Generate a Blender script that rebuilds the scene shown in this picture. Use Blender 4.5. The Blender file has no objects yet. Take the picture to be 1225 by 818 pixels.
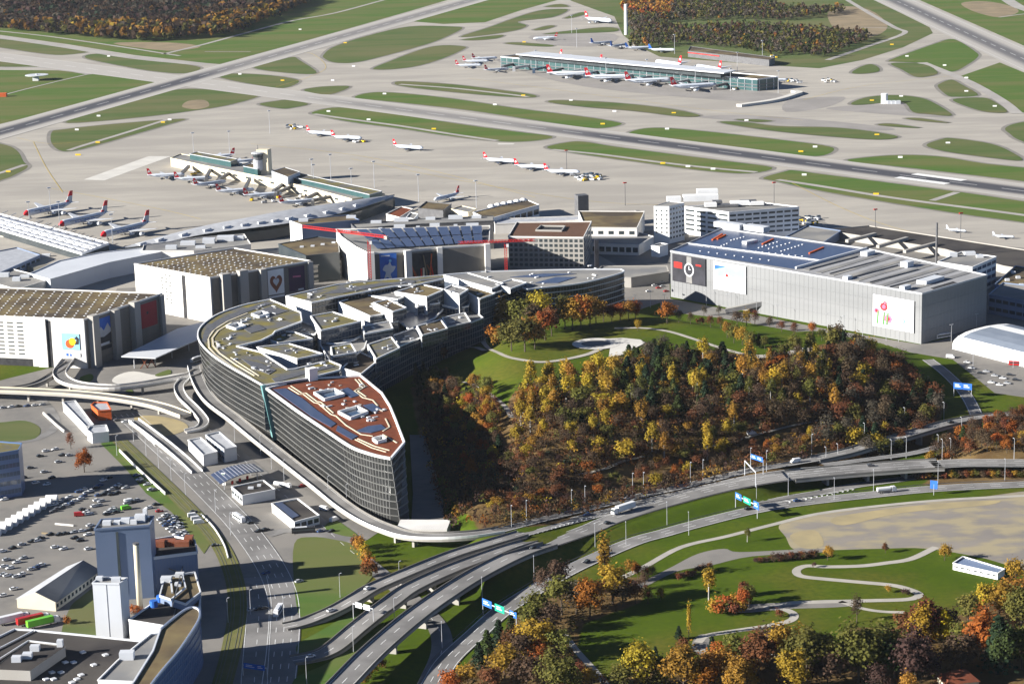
import bpy, math, random
import numpy as np
from mathutils import Vector, Matrix, geometry
SC = bpy.context.scene
COL = SC.collection
R = math.radians
# ------------------------------------------------------------------ camera
F, PITCH, ROLL, CAMH, W, H = 2697.25, R(13.4852), R(-1.5159), 362.9, 1225.0, 818.0
cam = bpy.data.cameras.new('camera'); co = bpy.data.objects.new('camera', cam); COL.objects.link(co)
cam.sensor_width = 36; cam.lens = 36 * F / W; cam.clip_start = 5; cam.clip_end = 30000
co.matrix_world = Matrix.Translation((0, 0, CAMH)) @ Matrix.Rotation(math.pi / 2 - PITCH, 4, 'X') @ Matrix.Rotation(ROLL, 4, 'Z')
SC.camera = co
# ------------------------------------------------------------------ sky, sun, exposure
SUN_EL, SUN_AZ = R(20.5), R(75 + 180)        # azimuth of the sun clockwise from +Y; shadows fall towards 75 deg
wd = bpy.data.worlds.new('World'); SC.world = wd; wd.use_nodes = True
nt = wd.node_tree; bg = nt.nodes['Background']
sky = nt.nodes.new('ShaderNodeTexSky'); sky.sky_type = 'NISHITA'; sky.sun_disc = False
sky.sun_elevation = SUN_EL; sky.sun_rotation = SUN_AZ; sky.altitude = 450; sky.air_density = .45; sky.dust_density = 0; sky.ozone_density = 2.5
nt.links.new(sky.outputs[0], bg.inputs[0]); bg.inputs[1].default_value = 0.05
sl = bpy.data.lights.new('sun', 'SUN'); sl.energy = 5.0; sl.angle = R(0.53); sl.color = (1, 0.955, 0.88)
so = bpy.data.objects.new('sun', sl); COL.objects.link(so); so.location = (-900, -400, 900)
sv = Vector((math.sin(SUN_AZ) * math.cos(SUN_EL), math.cos(SUN_AZ) * math.cos(SUN_EL), math.sin(SUN_EL)))
so.rotation_euler = sv.to_track_quat('Z', 'Y').to_euler()
SC.view_settings.view_transform = 'Standard'; SC.view_settings.look = 'None'
SC.view_settings.exposure = 1.42; SC.view_settings.gamma = 1
SC.render.engine = 'CYCLES'; SC.cycles.max_bounces = 5; SC.cycles.diffuse_bounces = 1; SC.cycles.glossy_bounces = 2
SC.cycles.transmission_bounces = 2; SC.cycles.volume_bounces = 0; SC.cycles.transparent_max_bounces = 6

# ------------------------------------------------------------------ pixel -> place
def ray(px, py):
    x, y = px - W / 2, -(py - H / 2)
    c, s = math.cos(ROLL), math.sin(ROLL); x, y = c * x - s * y, s * x + c * y
    cp, sp = math.cos(PITCH), math.sin(PITCH)
    return (x, F * cp + y * sp, -F * sp + y * cp)
def G(px, py, z=0.0):
    d = ray(px, py); t = (z - CAMH) / d[2]
    return (d[0] * t, d[1] * t, z)
def GL(pts, z=0.0): return [G(p[0], p[1], p[2] if len(p) > 2 else z) for p in pts]
def xy(pts, z=0.0): return [p[:2] for p in GL(pts, z)]
def catmull(P, closed=False, n=5):
    P = [np.array(p, float) for p in P]; m = len(P); out = []
    for i in range(m if closed else m - 1):
        if closed: a, b, c, d = P[i - 1], P[i], P[(i + 1) % m], P[(i + 2) % m]
        else: b, c = P[i], P[i + 1]; a = P[i - 1] if i else 2 * b - c; d = P[i + 2] if i + 2 < m else 2 * c - b
        for k in range(n):
            t = k / n
            out.append(.5 * (2 * b + (c - a) * t + (2 * a - 5 * b + 4 * c - d) * t * t + (3 * b - a - 3 * c + d) * t ** 3))
    if not closed: out.append(P[-1])
    return [tuple(p) for p in out]

# ------------------------------------------------------------------ terrain height
def seg_dist(X, Y, poly):
    d = np.full(X.shape, 1e9); ins = np.zeros(X.shape, bool); n = len(poly)
    for i in range(n):
        x0, y0 = poly[i]; x1, y1 = poly[(i + 1) % n]
        dx, dy = x1 - x0, y1 - y0; L = dx * dx + dy * dy + 1e-9
        t = np.clip(((X - x0) * dx + (Y - y0) * dy) / L, 0, 1)
        d = np.minimum(d, np.hypot(X - x0 - t * dx, Y - y0 - t * dy))
        ins ^= ((y0 > Y) != (y1 > Y)) & (X < (x1 - x0) * (Y - y0) / (y1 - y0 + 1e-12) + x0)
    return np.where(ins, d, -d)
def smooth(t): t = np.clip(t, 0, 1); return t * t * (3 - 2 * t)
RZ = 6.0                                    # motorway level
EMB1 = xy([(572, 717), (600, 705), (640, 688), (690, 667), (740, 649.5), (800, 629.5), (870, 610.5), (930, 597), (956, 580), (985, 556), (1060, 541), (1085, 520), (1075, 490),
           (1000, 500), (900, 520), (820, 520), (740, 520), (640, 540), (560, 570), (545, 600), (535, 640), (545, 662)])
EMB2 = xy([(1092, 574), (1150, 563), (1300, 570), (1300, 545), (1180, 545), (1140, 548), (1112, 560)])
HILL = xy([(548, 650), (600, 640), (680, 622), (740, 606), (830, 588), (900, 572), (1000, 550), (1080, 528), (1120, 495), (1135, 455), (1105, 425), (1040, 405), (985, 399),
           (930, 402), (870, 392), (800, 380), (760, 372), (700, 380), (620, 390), (560, 405), (520, 425), (500, 450), (490, 480), (500, 520), (520, 570), (538, 625)])
WOODR = xy([(1125, 575), (1300, 575), (1300, 505), (1230, 500), (1180, 505), (1140, 520), (1120, 548)])
def zroad(px): px = np.asarray(px, float); return 3.0 + (RZ - 2.65) * np.maximum(smooth((px - 790) / 150), smooth((700 - px) / 90))   # level of the upper carriageways
def HZ(X, Y):
    X = np.asarray(X, float); Y = np.asarray(Y, float)
    px = W / 2 + X * F / np.maximum(Y * math.cos(PITCH) + (CAMH - 4) * math.sin(PITCH), 1) * math.cos(ROLL)
    h = (zroad(px) - .35) * smooth(seg_dist(X, Y, EMB1) / 15)
    h = np.maximum(h, RZ * smooth(seg_dist(X, Y, EMB2) / 14))
    h = np.maximum(h, 8 * smooth(seg_dist(X, Y, WOODR) / 30))
    d = seg_dist(X, Y, HILL)
    h = np.maximum(h, 19 * smooth(d / 75))
    return h
def hz(x, y): return float(HZ(np.array([x]), np.array([y]))[0])
def Gh(px, py):
    zs = np.linspace(22, 0, 67); P = np.array([G(px, py, z) for z in zs]); h = HZ(P[:, 0], P[:, 1])
    k = np.nonzero(h >= zs - 1e-6)[0]
    i = k[0] if len(k) else len(zs) - 1
    return (P[i, 0], P[i, 1], float(h[i]))

# ------------------------------------------------------------------ materials
def lin(c): return tuple((v / 12.92 if v <= .04045 else ((v + .055) / 1.055) ** 2.4) for v in c)
MATS = {}
def mat(name, c1, c2=None, scale=.1, rough=.85, spec=.12, metal=0, c3=None, scale3=.01, rnd=0, bump=0, stretch=None, hue=0, stripes=None, ramp=(.35, .65)):
    m = bpy.data.materials.new(name); m.use_nodes = True; t = m.node_tree; b = t.nodes['Principled BSDF']
    b.inputs['Roughness'].default_value = rough; b.inputs['Metallic'].default_value = metal
    b.inputs['Specular IOR Level'].default_value = spec
    N, L = t.nodes.new, t.links.new
    tc = N('ShaderNodeTexCoord'); vec = tc.outputs['Object']
    if stretch:
        mp = N('ShaderNodeMapping'); mp.inputs['Scale'].default_value = stretch; L(vec, mp.inputs[0]); vec = mp.outputs[0]
    def noise(s, det=4):
        n = N('ShaderNodeTexNoise'); n.inputs['Scale'].default_value = s; n.inputs['Detail'].default_value = det; L(vec, n.inputs['Vector']); return n.outputs[0]
    def mix(f, a, bcol):
        x = N('ShaderNodeMix'); x.data_type = 'RGBA'; L(f, x.inputs[0])
        for sck, v in ((6, a), (7, bcol)):
            if isinstance(v, tuple): x.inputs[sck].default_value = (*v, 1)
            else: L(v, x.inputs[sck])
        return x.outputs[2]
    def rampn(f, a, bb):
        r = N('ShaderNodeMapRange'); r.inputs[1].default_value = a; r.inputs[2].default_value = bb; L(f, r.inputs[0]); return r.outputs[0]
    out = c1
    if c2: out = mix(rampn(noise(scale), *ramp), c1, c2)
    if c3: out = mix(rampn(noise(scale3), .42, .6), out, c3)
    if stripes:                                  # (direction vector, period, colour, share)
        dv, per, cc, sh = stripes
        d = N('ShaderNodeVectorMath'); d.operation = 'DOT_PRODUCT'; L(tc.outputs['Object'], d.inputs[0]); d.inputs[1].default_value = dv
        q = N('ShaderNodeMath'); q.operation = 'DIVIDE'; L(d.outputs['Value'], q.inputs[0]); q.inputs[1].default_value = per
        fr = N('ShaderNodeMath'); fr.operation = 'FRACT'; L(q.outputs[0], fr.inputs[0])
        lt = N('ShaderNodeMath'); lt.operation = 'LESS_THAN'; L(fr.outputs[0], lt.inputs[0]); lt.inputs[1].default_value = sh
        out = mix(lt.outputs[0], out, cc)
    if rnd or hue:
        oi = N('ShaderNodeObjectInfo'); hs = N('ShaderNodeHueSaturation')
        if isinstance(out, tuple): hs.inputs['Color'].default_value = (*out, 1)
        else: L(out, hs.inputs['Color'])
        mr = N('ShaderNodeMapRange'); mr.inputs[3].default_value = 1 - rnd; mr.inputs[4].default_value = 1 + rnd; L(oi.outputs['Random'], mr.inputs[0]); L(mr.outputs[0], hs.inputs['Value'])
        m2 = N('ShaderNodeMath'); m2.operation = 'MULTIPLY'; m2.inputs[1].default_value = 7.31; L(oi.outputs['Random'], m2.inputs[0])
        m3 = N('ShaderNodeMath'); m3.operation = 'FRACT'; L(m2.outputs[0], m3.inputs[0])
        mh = N('ShaderNodeMapRange'); mh.inputs[3].default_value = .5 - hue; mh.inputs[4].default_value = .5 + hue; L(m3.outputs[0], mh.inputs[0]); L(mh.outputs[0], hs.inputs['Hue'])
        out = hs.outputs[0]
    if isinstance(out, tuple): b.inputs['Base Color'].default_value = (*out, 1)
    else: L(out, b.inputs['Base Color'])
    if bump:
        bn = N('ShaderNodeBump'); bn.inputs['Strength'].default_value = bump; bn.inputs['Distance'].default_value = .4; L(noise(scale * 3), bn.inputs['Height']); L(bn.outputs[0], b.inputs['Normal'])
    MATS[name] = m; return m

# ------------------------------------------------------------------ mesh builder and tagging
ABS = {}
class MB:
    def __init__(s): s.v, s.f, s.m, s.uv = [], [], [], None
    def add(s, vs, fs, m=0):
        o = len(s.v); s.v += [tuple(v) for v in vs]; s.f += [tuple(i + o for i in f) for f in fs]; s.m += [m] * len(fs) if isinstance(m, int) else m; return s
    def hexa(s, c, m=0, mt=None):                # c: 4 bottom + 4 top corners, ccw
        return s.add(c, [(3, 2, 1, 0), (4, 5, 6, 7), (0, 1, 5, 4), (1, 2, 6, 5), (2, 3, 7, 6), (3, 0, 4, 7)], [m, m if mt is None else mt, m, m, m, m])
    def box(s, c, d, rot=0, m=0, mt=None):       # c: centre of the bottom
        cs, sn = math.cos(rot), math.sin(rot); o = []
        for z in (0, d[2]):
            for sx, sy in ((-1, -1), (1, -1), (1, 1), (-1, 1)):
                x, y = sx * d[0] / 2, sy * d[1] / 2; o.append((c[0] + x * cs - y * sn, c[1] + x * sn + y * cs, c[2] + z))
        return s.hexa(o, m, mt)
    def prism(s, P, z0, z1, m=0, mt=None, bottom=True):
        n = len(P); zz = lambda z, i: z[i] if isinstance(z, (list, tuple)) else z
        A = sum(P[i][0] * P[(i + 1) % n][1] - P[(i + 1) % n][0] * P[i][1] for i in range(n))
        idx = list(range(n)) if A > 0 else list(range(n))[::-1]
        vs = [(P[i][0], P[i][1], zz(z0, i)) for i in idx] + [(P[i][0], P[i][1], zz(z1, i)) for i in idx]
        fs = [(i, (i + 1) % n, n + (i + 1) % n, n + i) for i in range(n)] + [tuple(range(n, 2 * n))]
        ms = [m] * n + [m if mt is None else mt]
        if bottom: fs.append(tuple(range(n))[::-1]); ms.append(m)
        return s.add(vs, fs, ms)
    def sheet(s, P, m=0):                        # P: 3d points
        n = len(P); A = sum(P[i][0] * P[(i + 1) % n][1] - P[(i + 1) % n][0] * P[i][1] for i in range(n))
        P = list(P) if A > 0 else list(P)[::-1]
        return s.add(P, [tuple(range(n))], m)
    def bar(s, p, q, w, h=None, m=0):            # beam with its axis from p to q
        h = h or w; p, q = Vector(p), Vector(q); d = (q - p)
        if d.length < 1e-6: return s
        d.normalize(); u = d.cross(Vector((0, 0, 1)))
        if u.length < 1e-3: u = Vector((1, 0, 0))
        u.normalize(); t = u.cross(d) * (h / 2); u = u * (w / 2)
        return s.add([p - u - t, p + u - t, q + u - t, q - u - t, p - u + t, p + u + t, q + u + t, q - u + t],
                     [(3, 2, 1, 0), (4, 5, 6, 7), (0, 1, 5, 4), (1, 2, 6, 5), (2, 3, 7, 6), (3, 0, 4, 7)], m)
    def tube(s, p, q, r0, r1=None, n=8, m=0):
        r1 = r0 if r1 is None else r1; p, q = Vector(p), Vector(q); d = (q - p).normalized()
        u = d.orthogonal().normalized(); w = d.cross(u); vs = []
        for c, r in ((p, r0), (q, r1)):
            for k in range(n):
                a = 2 * math.pi * k / n; vs.append(c + (u * math.cos(a) + w * math.sin(a)) * r)
        return s.add(vs, [(k, (k + 1) % n, n + (k + 1) % n, n + k) for k in range(n)] + [tuple(range(n))[::-1], tuple(range(n, 2 * n))], m)
    def rings(s, rs, m=0, close=True):           # list of equally long vertex loops
        n = len(rs[0]); vs = [v for r in rs for v in r]; fs = []
        for j in range(len(rs) - 1):
            for k in range(n): fs.append((j * n + k, j * n + (k + 1) % n, (j + 1) * n + (k + 1) % n, (j + 1) * n + k))
        if close: fs += [tuple(range(n))[::-1], tuple(range((len(rs) - 1) * n, len(rs) * n))]
        return s.add(vs, fs, m)
    def ribbon(s, P, w, off=0, m=0, th=0, dz=0): # strip w wide along P, shifted sideways by off; thickness th below
        L, Rr = [], []
        for i, p in enumerate(P):
            a, b = P[max(i - 1, 0)], P[min(i + 1, len(P) - 1)]; dx, dy = b[0] - a[0], b[1] - a[1]; l = math.hypot(dx, dy) or 1
            nx, ny = -dy / l, dx / l; ww = w[i] if isinstance(w, (list, tuple)) else w
            L.append((p[0] + nx * (off + ww / 2), p[1] + ny * (off + ww / 2), p[2] + dz)); Rr.append((p[0] + nx * (off - ww / 2), p[1] + ny * (off - ww / 2), p[2] + dz))
        n = len(P)
        if th:
            D = lambda q: [(x, y, z - th) for x, y, z in q]
            return s.rings([[Rr[i], L[i], D(L)[i], D(Rr)[i]] for i in range(n)], m)
        return s.add(Rr + L, [(i, i + 1, n + i + 1, n + i) for i in range(n - 1)], m)
    def mesh(s, name, mats, loc=(0, 0, 0), smooth=False):
        me = bpy.data.meshes.new(name); me.from_pydata([(x - loc[0], y - loc[1], z - loc[2]) for x, y, z in s.v], [], s.f)
        for mm in (mats if isinstance(mats, (list, tuple)) else [mats]): me.materials.append(MATS[mm])
        me.polygons.foreach_set('material_index', s.m)
        if smooth: me.polygons.foreach_set('use_smooth', [True] * len(s.f))
        me.update(); return me
def tag(o, label=None, cat=None, group=None, kind=None):
    for k, v in (('label', label), ('category', cat), ('group', group), ('kind', kind)):
        if v: o[k] = v
    return o
def obj(name, data, parent=None, loc=(0, 0, 0), rz=0):
    o = bpy.data.objects.new(name, data); COL.objects.link(o); o.location = loc; o.rotation_euler = (0, 0, rz)
    if parent: o.parent = parent
    return o
def thing(name, label, cat, loc, group=None, rz=0):
    o = obj(name, None, None, loc, rz); o.empty_display_size = 1; ABS[o.name] = tuple(loc); return tag(o, label, cat, group)
def part(name, mb, mats, parent, kind=None, label=None, smooth=False):
    l = ABS[parent.name]; o = obj(name, mb.mesh(name, mats, l, smooth), parent); ABS[o.name] = l
    return tag(o, label, kind=kind)
def single(name, mb, mats, label, cat, group=None, kind=None, smooth=False, loc=None):
    if loc is None:
        a = np.array(mb.v); loc = (float((a[:, 0].min() + a[:, 0].max()) / 2), float((a[:, 1].min() + a[:, 1].max()) / 2), float(a[:, 2].min()))
    o = obj(name, mb.mesh(name, mats, loc, smooth), None, loc); ABS[o.name] = loc
    return tag(o, label, cat, group, kind)
def struct(name, mb, mats, kind='structure', label=None, cat=None):
    o = obj(name, mb.mesh(name, mats)); ABS[o.name] = (0, 0, 0); return tag(o, label, cat, kind=kind)
def pieces(name, me, parent, places):            # alike pieces sharing one mesh; places: (x, y, z, rz) in world
    l = ABS[parent.name]
    for p in places: obj(name, me, parent, (p[0] - l[0], p[1] - l[1], p[2] - l[2]), p[3] if len(p) > 3 else 0)
def copy_tree(src, loc, rz=0, label=None, group=None, scale=None):
    r = src.copy(); COL.objects.link(r); r.location = loc; r.rotation_euler = (0, 0, rz); ABS[r.name] = tuple(loc)
    if scale: r.scale = scale if isinstance(scale, tuple) else (scale,) * 3
    if label: r['label'] = label
    if group: r['group'] = group
    for ch in src.children:
        c = ch.copy(); COL.objects.link(c); c.parent = r
        for g in ch.children: d = g.copy(); COL.objects.link(d); d.parent = c
    return r
RND = random.Random(7)
# ================================================================== materials
mat('meadow', (.06, .09, .02), (.085, .105, .03), .035, .95, .02, c3=(.12, .11, .045), scale3=.011)
mat('airfield_grass', (.075, .115, .038), (.10, .13, .046), .05, .95, .02, c3=(.13, .135, .06), scale3=.008, stretch=(.4, 2, 1))
mat('rich_grass', (.07, .13, .03), (.095, .14, .036), .05, .95, .02, c3=(.125, .14, .05), scale3=.01, stretch=(.4, 2, 1))
mat('concrete_apron', (.41, .38, .33), (.36, .335, .295), .05, .9, .1, c3=(.325, .302, .268), scale3=.012, stretch=(.5, 1.8, 1))
mat('pale_concrete', (.60, .58, .53), (.52, .5, .46), .05, .9)
mat('taxi_asphalt', (.25, .235, .22), (.31, .29, .27), .02, .9)
mat('service_road', (.38, .36, .33), (.32, .30, .28), .03, .9)
mat('road', (.20, .195, .19), (.26, .25, .24), .02, .85, c3=(.16, .155, .15), scale3=.05)
mat('yard', (.20, .19, .175), (.17, .162, .152), .15, .9, c3=(.225, .21, .19), scale3=.03)
mat('paint', (.8, .8, .78), (.6, .6, .58), .3, .7)
mat('yellow_paint', (.7, .5, .06), (.6, .42, .05), .3, .7)
mat('soil', (.28, .22, .14), (.21, .17, .11), .03, .95)
mat('gravel', (.25, .225, .195), (.19, .175, .165), .03, .95, c3=(.32, .275, .18), scale3=.06, stretch=(.9, 1.5, 1))
mat('path', (.42, .39, .34), (.35, .33, .29), .1, .9)
mat('sand', (.38, .31, .17), (.29, .245, .15), .06, .95)
mat('track_green', (.16, .15, .06), (.12, .13, .04), .1, .95)
mat('dark_concrete', (.20, .19, .175), (.16, .152, .14), .2, .9); mat('concrete', (.36, .345, .32), (.33, .31, .28), .08, .85, stretch=(1, 1, .35))
mat('concrete_white', (.72, .70, .66), (.62, .6, .57), .07, .8, stretch=(1, 1, .3))
mat('white', (.8, .8, .79), (.72, .72, .71), .1, .55)
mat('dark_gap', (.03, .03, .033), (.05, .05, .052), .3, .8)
mat('glass_dark', (.035, .045, .05), (.055, .065, .07), .06, .12, .5)
mat('glass_blue', (.05, .08, .13), (.07, .11, .17), .08, .12, .5)
mat('glass_green', (.03, .075, .08), (.05, .1, .1), .05, .15, .5)
mat('metal_grey', (.45, .46, .48), (.36, .37, .39), .2, .5, .4)
mat('metal_dark', (.12, .12, .125), (.09, .09, .095), .3, .55, .4)
mat('roof_brown', (.13, .095, .055), (.19, .15, .075), .08, .95, c3=(.075, .06, .045), scale3=.03)
mat('roof_moss', (.20, .17, .05), (.14, .125, .06), .1, .95, c3=(.12, .12, .12), scale3=.06)
mat('roof_grey', (.20, .20, .20), (.15, .15, .155), .08, .9, c3=(.27, .26, .24), scale3=.04)
mat('roof_black', (.035, .032, .033), (.055, .05, .048), .06, .9, c3=(.075, .068, .062), scale3=.025)
mat('roof_red', (.19, .06, .032), (.14, .048, .03), .15, .95, .03)
mat('solar', (.045, .06, .11), (.06, .08, .14), .3, .3, .5)
mat('red', (.55, .03, .025), (.45, .03, .025), .4, .5)
mat('orange', (.6, .12, .03), (.5, .1, .03), .4, .6)
mat('blue', (.03, .12, .45), (.04, .15, .5), .4, .5)
mat('blue_clad', (.17, .22, .33), (.15, .2, .3), .05, .5, .3)
mat('blue_band', (.10, .17, .32), (.08, .14, .28), .05, .3, .5)
mat('pale_clad', (.58, .60, .63), (.53, .55, .58), .05, .5, .3)
mat('cream', (.62, .56, .42), (.56, .5, .38), .1, .85)
mat('green_sign', (.02, .35, .22), (.02, .32, .2), .4, .5)
mat('yellow', (.75, .5, .03), (.7, .45, .03), .4, .5)
mat('rubber', (.03, .03, .03), (.04, .04, .04), .4, .8)
mat('leaf_litter', (.12, .075, .035), (.17, .11, .045), .06, .97, c3=(.08, .06, .03), scale3=.03)

# ground that knows lawn from leaf litter through a vertex attribute
def ground_mat():
    m = bpy.data.materials.new('park_ground'); m.use_nodes = True; t = m.node_tree; b = t.nodes['Principled BSDF']
    b.inputs['Roughness'].default_value = .95; b.inputs['Specular IOR Level'].default_value = .02
    N, L = t.nodes.new, t.links.new
    tc = N('ShaderNodeTexCoord'); at = N('ShaderNodeAttribute'); at.attribute_name = 'litter'
    def nz(s):
        n = N('ShaderNodeTexNoise'); n.inputs['Scale'].default_value = s; n.inputs['Detail'].default_value = 5; L(tc.outputs['Object'], n.inputs['Vector']); return n.outputs[0]
    def rg(f, a, c):
        r = N('ShaderNodeMapRange'); r.inputs[1].default_value = a; r.inputs[2].default_value = c; L(f, r.inputs[0]); return r.outputs[0]
    def mx(f, a, c):
        x = N('ShaderNodeMix'); x.data_type = 'RGBA'; L(f, x.inputs[0])
        for s, v in ((6, a), (7, c)):
            if isinstance(v, tuple): x.inputs[s].default_value = (*v, 1)
            else: L(v, x.inputs[s])
        return x.outputs[2]
    g = mx(rg(nz(.03), .35, .65), (.055, .09, .006), (.08, .115, .009)); g = mx(rg(nz(.009), .5, .68), g, (.14, .115, .024)); g = mx(rg(nz(.35), .3, .9), g, (.045, .072, .012))
    l = mx(rg(nz(.08), .35, .65), (.11, .07, .032), (.17, .115, .05))
    ad = N('ShaderNodeMath'); ad.operation = 'ADD'; L(at.outputs['Fac'], ad.inputs[0])
    sb = N('ShaderNodeMath'); sb.operation = 'MULTIPLY_ADD'; L(nz(.06), sb.inputs[0]); sb.inputs[1].default_value = .6; sb.inputs[2].default_value = -.3; L(sb.outputs[0], ad.inputs[1])
    L(mx(rg(ad.outputs[0], .35, .6), g, l), b.inputs['Base Color']); MATS['park_ground'] = m
ground_mat()

# runway surface: rubber streaks and worn centre marks across/along a UV strip (u = metres across, v = metres along)
def runway_mat(name, rubber, base=(.40, .375, .34)):
    m = bpy.data.materials.new(name); m.use_nodes = True; t = m.node_tree; b = t.nodes['Principled BSDF']; b.inputs['Roughness'].default_value = .9
    N, L = t.nodes.new, t.links.new
    uv = N('ShaderNodeUVMap'); sp = N('ShaderNodeSeparateXYZ'); L(uv.outputs[0], sp.inputs[0])
    def mth(op, a, bb=None, c=None):
        n = N('ShaderNodeMath'); n.operation = op
        for i, v in enumerate((a, bb, c)):
            if v is None: continue
            if isinstance(v, (int, float)): n.inputs[i].default_value = v
            else: L(v, n.inputs[i])
        return n.outputs[0]
    def nz(sx, sy, sc=1.):
        mp = N('ShaderNodeMapping'); mp.inputs['Scale'].default_value = (sx, sy, 1); L(uv.outputs[0], mp.inputs[0])
        n = N('ShaderNodeTexNoise'); n.inputs['Scale'].default_value = sc; n.inputs['Detail'].default_value = 4; L(mp.outputs[0], n.inputs['Vector']); return n.outputs[0]
    def mx(f, a, c):
        x = N('ShaderNodeMix'); x.data_type = 'RGBA'; L(f, x.inputs[0])
        for s, v in ((6, a), (7, c)):
            if isinstance(v, tuple): x.inputs[s].default_value = (*v, 1)
            else: L(v, x.inputs[s])
        return x.outputs[2]
    col = mx(nz(.3, .004), base, tuple(v * .86 for v in base))
    au = mth('ABSOLUTE', sp.outputs[0])
    core = mth('MULTIPLY', mth('SUBTRACT', 1, mth('MULTIPLY', au, 1 / 21), None), 1.6)
    core = mth('MINIMUM', mth('MAXIMUM', core, 0), 1)
    for lo, hi, amt in rubber:
        a = mth('MULTIPLY', mth('SUBTRACT', sp.outputs[1], lo), 1 / 180.); bb = mth('MULTIPLY', mth('SUBTRACT', hi, sp.outputs[1]), 1 / 180.)
        w = mth('MINIMUM', mth('MAXIMUM', mth('MINIMUM', a, bb), 0), 1)
        f = mth('MULTIPLY', mth('MULTIPLY', core, w), mth('MULTIPLY_ADD', nz(.9, .006), .5, amt - .25))
        col = mx(f, col, (.045, .045, .055))
    dash = mth('LESS_THAN', mth('MODULO', mth('ADD', sp.outputs[1], 6000), 60), 32)
    cl = mth('MULTIPLY', mth('LESS_THAN', au, .55), dash)
    col = mx(mth('MULTIPLY', cl, .6), col, (.8, .8, .78))
    edge = mth('LESS_THAN', mth('ABSOLUTE', mth('SUBTRACT', au, 29.2)), .5)
    col = mx(mth('MULTIPLY', edge, .4), col, (.75, .75, .72))
    L(col, b.inputs['Base Color']); MATS[name] = m
runway_mat('runway_cross', [(760, 3400, 1.2), (300, 1300, .5)])
runway_mat('runway_long', [(-1500, 700, 1.15), (500, 3500, .6)])
runway_mat('runway_far', [(-2000, 3000, .8)])

# ================================================================== the ground
mb = MB(); mb.sheet([(-9000, -2500, -.7), (9000, -2500, -.7), (9000, 16000, -.7), (-9000, 16000, -.7)])
struct('ground', mb, 'meadow')
# near terrain with the hill and the motorway embankments
def terrain():
    st = 4.0; xs = np.arange(-420, 560, st); ys = np.arange(640, 1900, st); X, Y = np.meshgrid(xs, ys); Z = HZ(X, Y)
    ny, nx = X.shape; V = np.stack([X, Y, Z], -1).reshape(-1, 3)
    I = np.arange(ny * nx).reshape(ny, nx); Fc = np.stack([I[:-1, :-1], I[:-1, 1:], I[1:, 1:], I[1:, :-1]], -1).reshape(-1, 4)
    me = bpy.data.meshes.new('terrain'); me.from_pydata(V.tolist(), [], Fc.tolist()); me.materials.append(MATS['park_ground'])
    lit = np.zeros(X.shape)
    for poly, zz in LITTER:
        lit = np.maximum(lit, smooth((seg_dist(X, Y, [G(a, b, zz)[:2] for a, b in poly]) + 4) / 9))
    a = me.attributes.new('litter', 'FLOAT', 'POINT'); a.data.foreach_set('value', lit.reshape(-1).astype(np.float32))
    me.polygons.foreach_set('use_smooth', [True] * len(Fc)); me.update()
    tag(obj('terrain', me), kind='structure')
LITTER = [([(490, 440), (520, 445), (560, 470), (600, 500), (612, 480), (640, 470), (700, 470), (760, 445), (830, 430), (920, 440), (1000, 420), (1110, 440), (1135, 460), (1110, 510), (1060, 530), (980, 545),
            (880, 560), (800, 580), (730, 595), (640, 615), (600, 620), (575, 625), (560, 600), (530, 560), (500, 500)], 12),
          ([(1110, 545), (1130, 520), (1240, 500), (1300, 520), (1300, 556), (1120, 552)], 6), ([(1100, 574), (1240, 572), (1240, 560), (1120, 560)], 3),
          ([(640, 720), (700, 700), (740, 690), (770, 690), (770, 720), (700, 745), (690, 775), (740, 830), (500, 840), (560, 790)], 0),
          ([(740, 800), (900, 780), (1000, 770), (1225, 740), (1260, 840), (740, 840)], 0), ([(1225, 640), (1225, 700), (1150, 735), (1090, 750), (1010, 750), (1000, 800), (1300, 800), (1300, 640)], 0)]
terrain()

def patch(name, polys, m, z, sm=True, n=4, kind='structure'):
    for k, q in enumerate(polys):
        P = catmull(q, True, n) if sm else q; z += .012 if k else 0
        mb = MB(); mb.sheet([G(p[0], p[1], z) for p in P]); struct(name, mb, m, kind)
# airfield concrete
patch('apron', [[(-170, 20), (-170, 345), (60, 360), (330, 345), (700, 330), (800, 300), (960, 310), (1400, 345), (1400, -20), (1100, -60), (400, -60)]], 'concrete_apron', .04, False)
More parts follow.
